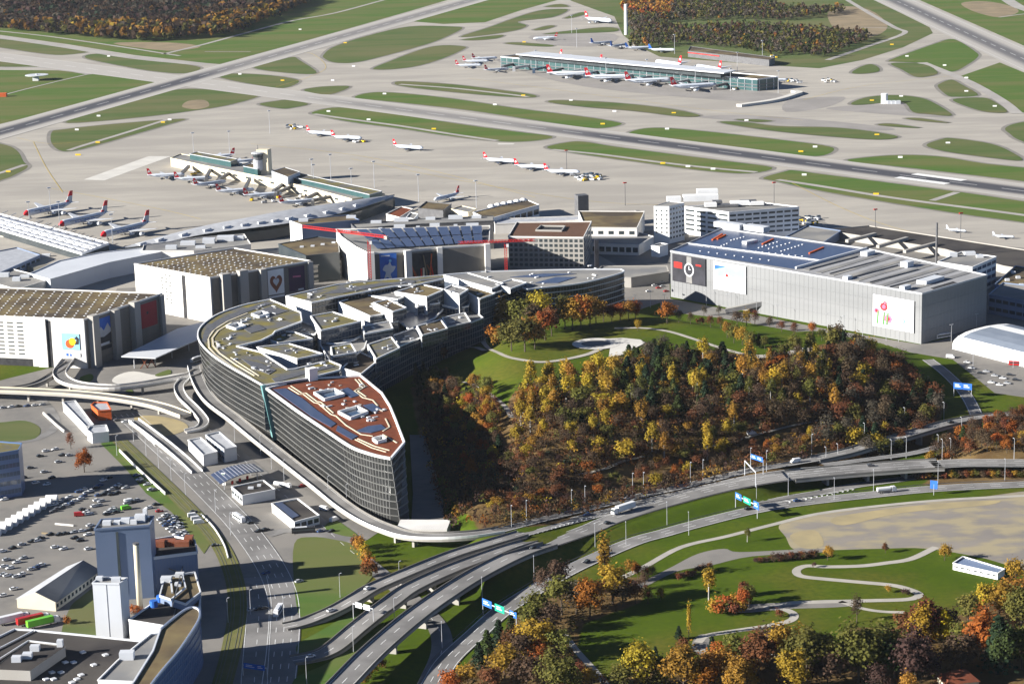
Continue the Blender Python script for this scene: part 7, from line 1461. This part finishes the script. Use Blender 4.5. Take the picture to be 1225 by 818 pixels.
for x, y in pts:
    z = hz(x, y); px, py = proj(x, y, z)
    if px < 745: kind, leaf, Hh = pick(r, YB) if py < 535 else pick(r, LW)
    elif px < 885: kind, leaf, Hh = pick(r, GP) if py < 500 else pick(r, YB if r.random() < .5 else LW)
    elif px < 1005: kind, leaf, Hh = pick(r, YR) if py < 500 else pick(r, BR)
    else: kind, leaf, Hh = pick(r, BR)
    extra.append((Hh * r.uniform(.75, 1.2), kind, leaf, x, y, z, r.uniform(1.1, 1.5)))
extra.sort(key=lambda e: -e[0] * (1 + 2.5 * (e[1] in ('birch', 'pine')) * 0) / e[4])
LOWB = [(580, 606), (640, 590), (740, 568), (840, 543), (905, 526), (950, 520), (1060, 510), (1080, 505), (1070, 520), (950, 536), (905, 546), (840, 561), (740, 586), (640, 608), (592, 617)]
pts2, r2 = scatter(LOWB, 8.5, 8, 8)
for x, y in pts2: k, l, h = pick(r2, LW); extra.append((h * r2.uniform(.6, 1.0), k, l, x, y, hz(x, y), r2.uniform(1.1, 1.5)))
for Hh, kind, leaf, x, y, z, w in extra[:125]: tree(kind, leaf, (x, y, z - .2), Hh, 'in the hillside wood', 'trees of the hillside wood', wide=w); done += 1
# the smaller ones merge into one mass
LF = sorted({e[2] for e in extra}); QS, MS = [], []; gg = np.random.default_rng(5); CC = {}
for Hh, kind, leaf, x, y, z, w in extra[125:]:
    Hd, n_, s_ = DEF[kind]; kk = (kind, int(gg.integers(4)))
    if kk not in CC: CC[kk] = crown(kind, kk[1] * 13 + len(kind) * 17, int(n_ * .8), s_ * 1.08, Hd)
    q = CC[kk] * (Hh / Hd); a_ = gg.uniform(0, 6.28); c_, s2 = math.cos(a_), math.sin(a_); QS.append(np.stack([(q[..., 0] * c_ - q[..., 1] * s2) * w + x, (q[..., 0] * s2 + q[..., 1] * c_) * w + y, q[..., 2] + z - .2], -1)); MS.append(np.full(len(q), LF.index(leaf)))
tag(obj('wood', fast_mesh('wood', np.concatenate(QS), LF, np.concatenate(MS))), 'dense mixed autumn canopy filling the hillside wood', 'wood', kind='stuff')
print('wood trees', done)
pts, r = scatter([(500, 440), (520, 436), (545, 458), (572, 466), (592, 482), (606, 505), (600, 540), (582, 575), (560, 560), (540, 520), (515, 480)], 8.5, 5, 8)
for x, y in pts: kind, leaf, Hh = pick(r, LS); tree(kind, leaf, (x, y, hz(x, y) - .2), Hh * r.uniform(.7, 1.15), 'on the slope between the glass arc and the lawn', 'trees of the slope by the arc', wide=r.uniform(.9, 1.3))
pts, r = scatter([(1112, 548), (1132, 522), (1185, 505), (1240, 500), (1290, 510), (1290, 550), (1180, 547)], 8, 6, 5)
for x, y in pts: kind, leaf, Hh = pick(r, [(4, 'bare', 'leaf_rust', 9), (3, 'round', 'leaf_orange', 8), (3, 'bare', 'leaf_brown', 10), (2, 'round', 'leaf_rust', 9), (1, 'round', 'leaf_gold', 8), (.6, 'pine', 'leaf_green', 9)]); tree(kind, leaf, (x, y, hz(x, y) - .2), Hh * r.uniform(.7, 1.2), 'on the wooded bank by the flyover', 'trees of the bank by the flyover', wide=1.2)
def solo(kind, leaf, px, py, H_, where, group=None, wide=1.0): tree(kind, leaf, Gh(px, py), H_, where, group, wide=wide)
# trees around the park top
for px, py, k, l, h, w in ((528, 415, 'round', 'leaf_yellow', 15, 1.1), (540, 409, 'round', 'leaf_olive', 13, 1), (550, 409, 'bare', 'leaf_brown', 12, 1), (560, 408, 'round', 'leaf_brown', 11, 1), (573, 403, 'round', 'leaf_olive', 12, 1), (563, 412, 'bush', 'leaf_orange', 7, .6), (532, 432, 'bush', 'leaf_rust', 6, .6)): solo(k, l, px, py, h * 1.4, 'beside the curved bridge at the glass arc', 'trees by the curved bridge', w)
for px, py, k, l, h, w in ((590, 397, 'round', 'leaf_orange', 13, 1), (604, 399, 'round', 'leaf_gold', 17, 1.1), (612, 420, 'wide', 'leaf_olive', 14, 1.1), (628, 421, 'wide', 'leaf_olive', 16, 1.1), (640, 418, 'wide', 'leaf_gold', 15, 1), (622, 402, 'round', 'leaf_olive', 18, 1), (645, 397, 'round', 'leaf_yellow', 20, .9), (652, 407, 'round', 'leaf_orange', 14, 1), (660, 402, 'round', 'leaf_rust', 14, 1), (637, 400, 'round', 'leaf_brown', 15, 1), (592, 408, 'bush', 'leaf_orange', 7, 1), (595, 414, 'bush', 'leaf_gold', 6, 1), (608, 412, 'bush', 'leaf_olive', 7, 1)): solo(k, l, px, py, h * 1.4, 'in the grove on the park lawn', 'trees of the lawn grove', w)
for px, py, k, l, h, w in ((676, 393, 'wide', 'leaf_olive', 15, 1), (685, 395, 'wide', 'leaf_gold', 15, 1), (695, 393, 'wide', 'leaf_orange', 15, 1), (706, 393, 'wide', 'leaf_gold', 15, 1), (713, 388, 'round', 'leaf_orange', 12, 1), (722, 385, 'bare', 'leaf_rust', 9, 1.2), (732, 387, 'round', 'leaf_rust', 9, 1), (742, 384, 'round', 'leaf_orange', 9, 1.1), (752, 384, 'round', 'leaf_gold', 10, 1.1), (760, 382, 'round', 'leaf_orange', 9, 1)): solo(k, l, px, py, h * 1.4, 'in the grove before the rounded glass end', 'trees before the rounded end', w)
tree('wide', 'leaf_orange', Gh(798, 387), 14, label='single big orange tree near the watch poster corner'); tree('round', 'leaf_yellow', Gh(763, 396), 8, label='small lone yellow tree beside the lawn path')
for px, py, k, l, h, w in ((870, 404, 'round', 'leaf_gold', 11, 1.1), (878, 410, 'wide', 'leaf_olive', 12, 1), (888, 413, 'wide', 'leaf_gold', 12, 1), (898, 417, 'wide', 'leaf_olive', 11, 1), (908, 416, 'pine', 'leaf_green', 10, 1.2), (915, 418, 'round', 'leaf_olive', 9, 1), (882, 391, 'bare', 'leaf_brown', 12, 1.2), (893, 390, 'bare', 'leaf_gold', 12, 1.1), (903, 388, 'bare', 'leaf_rust', 10, 1.2), (850, 392, 'bare', 'leaf_rust', 8, 1.3), (862, 393, 'bare', 'leaf_rust', 8, 1.3), (921, 392, 'bare', 'leaf_brown', 8, 1.3), (935, 397, 'bare', 'leaf_rust', 8, 1.3), (950, 400, 'bare', 'leaf_rust', 8, 1.3), (972, 402, 'round', 'leaf_orange', 9, 1), (983, 408, 'round', 'leaf_olive', 8, 1), (812, 386, 'bare', 'leaf_maroon', 9, 1.1), (826, 388, 'bare', 'leaf_brown', 8, 1.1), (842, 378, 'bare', 'leaf_grey', 8, 1), (860, 378, 'bare', 'leaf_grey', 8, 1), (838, 388, 'bush', 'leaf_rust', 5, 1)): solo(k, l, px, py, h, 'at the park edge facing the metal car park', 'trees facing the metal car park', w)
tree('spruce', 'leaf_dark', Gh(1009, 422), 15, label='dark pointed spruce against the brown tree at the park edge'); tree('wide', 'leaf_brown', Gh(1003, 418), 16, label='wide brown tree beside the dark pointed spruce'); tree('wide', 'leaf_olive', Gh(996, 420), 14, label='olive tree half hidden by the dark pointed spruce')
# dark trees in the shade of the arc
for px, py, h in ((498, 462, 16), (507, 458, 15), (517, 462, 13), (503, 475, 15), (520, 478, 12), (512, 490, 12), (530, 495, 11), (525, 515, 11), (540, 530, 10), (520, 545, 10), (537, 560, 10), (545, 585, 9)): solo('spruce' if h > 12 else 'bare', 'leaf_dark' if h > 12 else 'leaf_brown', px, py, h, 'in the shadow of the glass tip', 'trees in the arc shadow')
# foreground wood left of the park
FG = [('bare', 'leaf_brown', 652, 715, 14), ('round', 'leaf_brown', 668, 706, 15), ('round', 'leaf_olive', 672, 735, 18), ('bare', 'leaf_grey', 690, 735, 17), ('poplar', 'leaf_gold', 724, 700, 24), ('round', 'leaf_yellow', 733, 722, 19), ('big', 'leaf_orange', 706, 738, 17), ('round', 'leaf_brown', 745, 725, 13), ('round', 'leaf_rust', 760, 722, 10), ('bare', 'leaf_rust', 775, 722, 8),
      ('round', 'leaf_olive', 645, 748, 16), ('round', 'leaf_brown', 660, 758, 14), ('round', 'leaf_olive', 634, 760, 15), ('pine', 'leaf_green', 612, 772, 15), ('pine', 'leaf_dark', 597, 778, 15), ('pine', 'leaf_green', 583, 788, 14), ('pine', 'leaf_dark', 573, 800, 13), ('wide', 'leaf_yellow', 640, 785, 17), ('round', 'leaf_brown', 620, 795, 14), ('wide', 'leaf_gold', 604, 812, 15), ('round', 'leaf_orange', 645, 795, 11), ('round', 'leaf_olive', 668, 790, 14), ('big', 'leaf_olive', 668, 832, 19), ('wide', 'leaf_brown', 630, 822, 14), ('wide', 'leaf_gold', 560, 822, 10), ('wide', 'leaf_orange', 540, 830, 10), ('round', 'leaf_rust', 588, 830, 12), ('bare', 'leaf_rust', 692, 815, 9), ('bare', 'leaf_brown', 655, 772, 14), ('bare', 'leaf_rust', 610, 785, 13), ('round', 'leaf_gold', 708, 820, 8)]
for k, l, px, py, h in FG: solo(k, l, px, py, h, 'in the foreground wood between motorway and park', 'trees of the foreground wood', 1.25)
for px, py, k, l, h, w in ((755, 690, 'round', 'leaf_gold', 9, 1), (763, 693, 'round', 'leaf_orange', 8, 1), (772, 694, 'bare', 'leaf_rust', 7, 1.3), (780, 690, 'bare', 'leaf_maroon', 6, 1.4), (790, 718, 'round', 'leaf_gold', 6, 1), (771, 705, 'bare', 'leaf_brown', 9, 1.2)): solo(k, l, px, py, h, 'at the end of the asphalt patch', 'trees at the asphalt patch', w)
# hedge and single trees on the park lawn
for k_ in range(9): solo('bush', 'leaf_maroon' if k_ % 2 else 'leaf_rust', 812 + k_ * 4.5, 694 - k_ * 1.6, 3.2, 'in the short maroon hedge below the asphalt patch', 'short maroon hedge', 1)
for k_ in range(18): solo('bush', ['leaf_maroon', 'leaf_rust', 'leaf_brown'][k_ % 3], 905 + k_ * 4.2, 673 - k_ * .35, 3.6 - (k_ < 5), 'in the long maroon hedge above the winding path', 'long maroon hedge', 1)
tree('wide', 'leaf_gold', Gh(990, 670), 7, label='round golden tree at the hedge end by the winding path'); tree('round', 'leaf_rust', Gh(1059, 661), 5, label='small rust red tree on the gravel lot edge'); tree('wide', 'leaf_gold', Gh(1130, 670), 8, label='golden tree beside the small white pavilion'); tree('wide', 'leaf_gold', Gh(1215, 695), 11, label='large golden tree behind the white pavilion end')
tree('birch', 'leaf_olive', Gh(894, 648), 7, label='small slim tree alone between cycle path and gravel lot', wide=1.4); tree('birch', 'leaf_yellow', Gh(848, 718), 16, label='tall loose yellow birch beside the round thicket', wide=1.2); tree('poplar', 'leaf_yellow', Gh(824, 762), 15, label='thin bare stemmed poplar alone on the lawn', wide=.7); tree('bare', 'leaf_brown', Gh(1025, 744), 13, label='leafless tree alone on the bright lawn', wide=.8)
for i, (px, py) in enumerate([(855, 733), (862, 735), (869, 734), (876, 735), (884, 733), (890, 731), (896, 727), (890, 722), (880, 724), (868, 726)]): solo('round' if i in (5, 6, 7) else 'bush', ['leaf_gold', 'leaf_orange', 'leaf_olive', 'leaf_rust'][i % 4], px, py, 11 if i in (5, 6, 7) else 6, 'in the round thicket on the lawn', 'thicket on the lawn', .9)
for px, py, l, h in ((974, 679, 'leaf_maroon', 2.4), (1084, 711, 'leaf_maroon', 3), (932, 737, 'leaf_rust', 3.4), (818, 776, 'leaf_rust', 5), (1062, 708, 'leaf_gold', 3)): solo('bush', l, px, py, h, 'at a bend of the winding path', 'bushes at the path bends')
for px, py, h in ((812, 765, 7), (852, 783, 9), (784, 790, 7), (804, 785, 5), (918, 764, 6)): solo('pine', 'leaf_dark', px, py, h, 'on the lawn before the bottom tree row', 'small pines on the lawn', 1.3)
BT = [('big', 'leaf_yellow', 765, 825, 17), ('wide', 'leaf_olive', 787, 822, 12), ('big', 'leaf_gold', 818, 830, 18), ('wide', 'leaf_orange', 842, 828, 13), ('wide', 'leaf_gold', 860, 815, 13), ('round', 'leaf_olive', 880, 805, 15), ('big', 'leaf_rust', 908, 810, 17), ('big', 'leaf_gold', 938, 800, 18), ('big', 'leaf_olive', 965, 815, 20), ('big', 'leaf_yellow', 950, 830, 16), ('big', 'leaf_olive', 1027, 815, 23), ('wide', 'leaf_olive', 1058, 800, 18), ('wide', 'leaf_green', 1070, 810, 16), ('big', 'leaf_maroon', 1095, 820, 21), ('wide', 'leaf_rust', 1085, 768, 12), ('big', 'leaf_rust', 1110, 770, 17), ('big', 'leaf_yellow', 1105, 775, 16), ('wide', 'leaf_olive', 1150, 780, 12), ('big', 'leaf_orange', 1178, 790, 20), ('round', 'leaf_olive', 1158, 750, 14), ('wide', 'leaf_yellow', 1178, 735, 12), ('wide', 'leaf_gold', 1195, 738, 14), ('wide', 'leaf_gold', 1212, 732, 15), ('big', 'leaf_olive', 1222, 755, 18), ('wide', 'leaf_brown', 1150, 800, 14), ('round', 'leaf_gold', 1085, 835, 10), ('wide', 'leaf_brown', 990, 822, 14), ('big', 'leaf_gold', 885, 835, 15), ('round', 'leaf_olive', 745, 830, 12), ('wide', 'leaf_olive', 1222, 800, 16), ('wide', 'leaf_brown', 925, 790, 14), ('wide', 'leaf_olive', 985, 795, 12), ('round', 'leaf_orange', 862, 800, 11), ('wide', 'leaf_brown', 1130, 765, 13), ('bare', 'leaf_rust', 845, 815, 12), ('bare', 'leaf_maroon', 1050, 830, 12)]
for k, l, px, py, h in BT: solo(k, l, px, py, h * 1.12, 'in the tree row below the park', 'trees of the bottom row', 1.2)
tree('big', 'leaf_bright', Gh(1129, 772), 15, label='vivid lemon yellow tree standing out in the tree row below the park', wide=.85); tree('spruce', 'leaf_dark', Gh(1193, 806), 27, label='large dark green conifer in the tree row below the park', wide=1.5); tree('big', 'leaf_green', Gh(1200, 806), 21, label='dark green broad tree merged with the large conifer')
# odds and ends
tree('big', 'leaf_orange', Gh(101, 565), 13.5, label='round copper orange tree beside the shaded office yard', wide=1.1); tree('bare', 'leaf_rust', Gh(85, 537), 10, label='slim rust red tree next to the site offices', wide=.9)
for px, py, l in ((427, 656, 'leaf_rust'), (431, 662, 'leaf_gold'), (435, 668, 'leaf_yellow'), (438, 675, 'leaf_gold'), (442, 682, 'leaf_orange'), (446, 689, 'leaf_rust'), (440, 690, 'leaf_rust'), (432, 658, 'leaf_gold')): solo('bush', l, px, py, 6.5, 'in the shrub row at the roundabout lawn edge', 'shrub row at the lawn edge', .8)
for px, py, l in ((440, 812, 'leaf_rust'), (448, 806, 'leaf_gold'), (456, 800, 'leaf_rust'), (436, 818, 'leaf_gold'), (470, 700, 'leaf_green')): solo('bush', l, px, py, 4.5, 'below the outer viaduct', 'shrubs below the viaduct', .9)
tree('bush', 'leaf_orange', Gh(80, 747), 4, label='orange shrub on the lawn behind the works', wide=.7); tree('bush', 'leaf_orange', Gh(160, 733), 4, label='orange shrub row at the chimney foot', wide=1.6)
for k_ in range(22): solo('bush', ['leaf_brown', 'leaf_rust', 'leaf_gold', 'leaf_olive'][k_ % 4], 1098 + k_ * 6.4, 573 - .1 * k_, 3.4, 'on the scrubby bank under the motorway', 'scrub under the motorway bank', 1.1)
# low shrubs that cover the wood floor: a mass nobody could count
def mass(name, label, polys, spacing, seed, Hr, leaves, n, size, zz, kinds=('round',), ground=True, keep=None, cat='undergrowth'):
    g = np.random.default_rng(seed); base = {k: crown(k, seed + i, n, size, 10.0) for i, k in enumerate(kinds)}; Q, M = [], []
    for poly in polys:
        pts, r = scatter(poly, spacing, seed, zz); 
        X = np.array([p[0] for p in pts]); Y = np.array([p[1] for p in pts]); ZZ = HZ(X, Y) if ground else np.zeros(len(X)) + .1
        for i in range(len(X)):
            if keep and not keep(X[i], Y[i]): continue
            b = base[kinds[g.integers(len(kinds))]]; h = g.uniform(*Hr) / 10; a = g.uniform(0, 6.283); c, s = math.cos(a), math.sin(a); sub = b[g.integers(0, len(b), int(len(b) * .85))]
            q = sub * h; qx = q[..., 0] * c - q[..., 1] * s + X[i]; qy = q[..., 0] * s + q[..., 1] * c + Y[i]; Q.append(np.stack([qx, qy, q[..., 2] + ZZ[i]], -1)); px, py = proj(X[i], Y[i], 0); M.append(np.full(len(sub), leaves(g, px, py)))
    Q = np.concatenate(Q); o = obj(name, fast_mesh(name, Q, MASSM, np.concatenate(M))); print(name, len(Q)); return tag(o, label, cat, kind='stuff')
MASSM = ['leaf_brown', 'leaf_rust', 'leaf_maroon', 'leaf_gold', 'leaf_olive', 'leaf_dark', 'leaf_orange', 'leaf_yellow', 'leaf_grey', 'leaf_green']
wch = lambda *w: (lambda g, px, py: g.choice(len(w), p=np.array(w) / sum(w)))
mass('undergrowth', 'brown and rust shrubs covering the floor of the hillside wood', [WOOD, [(560, 612), (600, 602), (640, 595), (740, 572), (840, 548), (950, 520), (1060, 514), (1075, 522), (950, 538), (840, 562), (740, 588), (640, 612), (580, 622)], [(505, 455), (560, 470), (603, 505), (590, 590), (560, 600), (535, 520)], [(500, 468), (520, 463), (545, 518), (562, 588), (546, 614), (530, 600), (512, 540)]], 4.2, 11, (3.5, 8.5), wch(5, 4, 3, .8, 1, .6, .6, .3), 60, .95, 12, ('wide', 'round'))
mass('undergrowth', 'mixed shrubs filling the foreground woods', [[(640, 722), (700, 702), (740, 700), (775, 700), (770, 722), (712, 745), (680, 770), (700, 800), (735, 830), (540, 838), (580, 800)], [(735, 830), (800, 800), (900, 790), (1000, 785), (1075, 770), (1150, 745), (1215, 700), (1270, 700), (1270, 840), (735, 850)]], 5.6, 12, (2.5, 6.5), wch(4, 3, 2, 1, 2, 1.4, .5, .5), 70, .85, 0, ('wide', 'round'), keep=lambda x, y: not (1000 < proj(x, y, 0)[0] < 1235 and proj(x, y, 0)[1] > 790 and proj(x, y, 0)[0] > 1140))
mass('undergrowth', 'rust brown shrubs filling the bank by the flyover', [[(1112, 548), (1132, 522), (1185, 505), (1290, 505), (1290, 550), (1180, 547)]], 5, 13, (2, 5), wch(4, 5, 1, 1.5, .6, .3, 1.5), 42, 1.1, 5, ('wide', 'round'))
def farleaf(g, px, py):
    front = py > 36 - max(0, (px - 230)) * .22
    return g.choice([3, 7, 0, 4], p=[.3, .15, .35, .2]) if front and g.random() < .8 else g.choice([0, 8, 2, 5, 3], p=[.4, .22, .2, .14, .04])
mass('far_wood', 'far autumn wood along the upper airfield edge', [[(-70, 28), (0, 36.5), (40, 40), (100, 47.5), (165, 51), (200, 50), (235, 46), (262, 46), (292, 39), (325, 25), (345, 17), (372, 3), (470, -25), (430, -32), (250, -30), (100, -14), (60, 0), (-70, 4)]], 12, 14, (13, 24), farleaf, 34, 2.7, 0, ('round', 'birch', 'wide'), False, cat='wood')
def midleaf(g, px, py): return g.choice([3, 6, 7, 0], p=[.4, .25, .15, .2]) if px < 805 and py < 22 else g.choice([8, 0, 4, 9, 3, 1], p=[.4, .14, .26, .16, .03, .01])
mass('far_wood', 'far scrub wood behind the midfield pier', [[(752, 60), (757, 42), (742, 8), (760, -14), (880, -14), (905, 2), (940, 12), (990, 14), (1008, 12), (1008, 18), (960, 24), (930, 26), (880, 24), (840, 26), (790, 28), (785, 34), (830, 36), (900, 34), (960, 36), (1000, 40), (1036, 42), (1042, 50), (1010, 62), (985, 71), (950, 67), (920, 68), (880, 60), (822, 54), (790, 58)]], 11, 15, (7, 15), midleaf, 30, 2.3, 0, ('round', 'wide', 'birch'), False, cat='wood')
HAZE = 1.1e-5
# ================================================================== the air
mb = MB(); mb.box((0, 3500, -4), (9000, 9000, 400)); hm = bpy.data.materials.new('haze'); hm.use_nodes = True; ht = hm.node_tree; ht.nodes.clear()
ov = ht.nodes.new('ShaderNodeOutputMaterial'); pv = ht.nodes.new('ShaderNodeVolumePrincipled'); pv.inputs['Color'].default_value = (.86, .92, 1, 1); pv.inputs['Density'].default_value = HAZE; pv.inputs['Anisotropy'].default_value = .2
ht.links.new(pv.outputs[0], ov.inputs['Volume']); MATS['haze'] = hm
o = obj('haze', mb.mesh('haze', 'haze')); tag(o, 'thin pale haze over the airfield', kind='stuff')
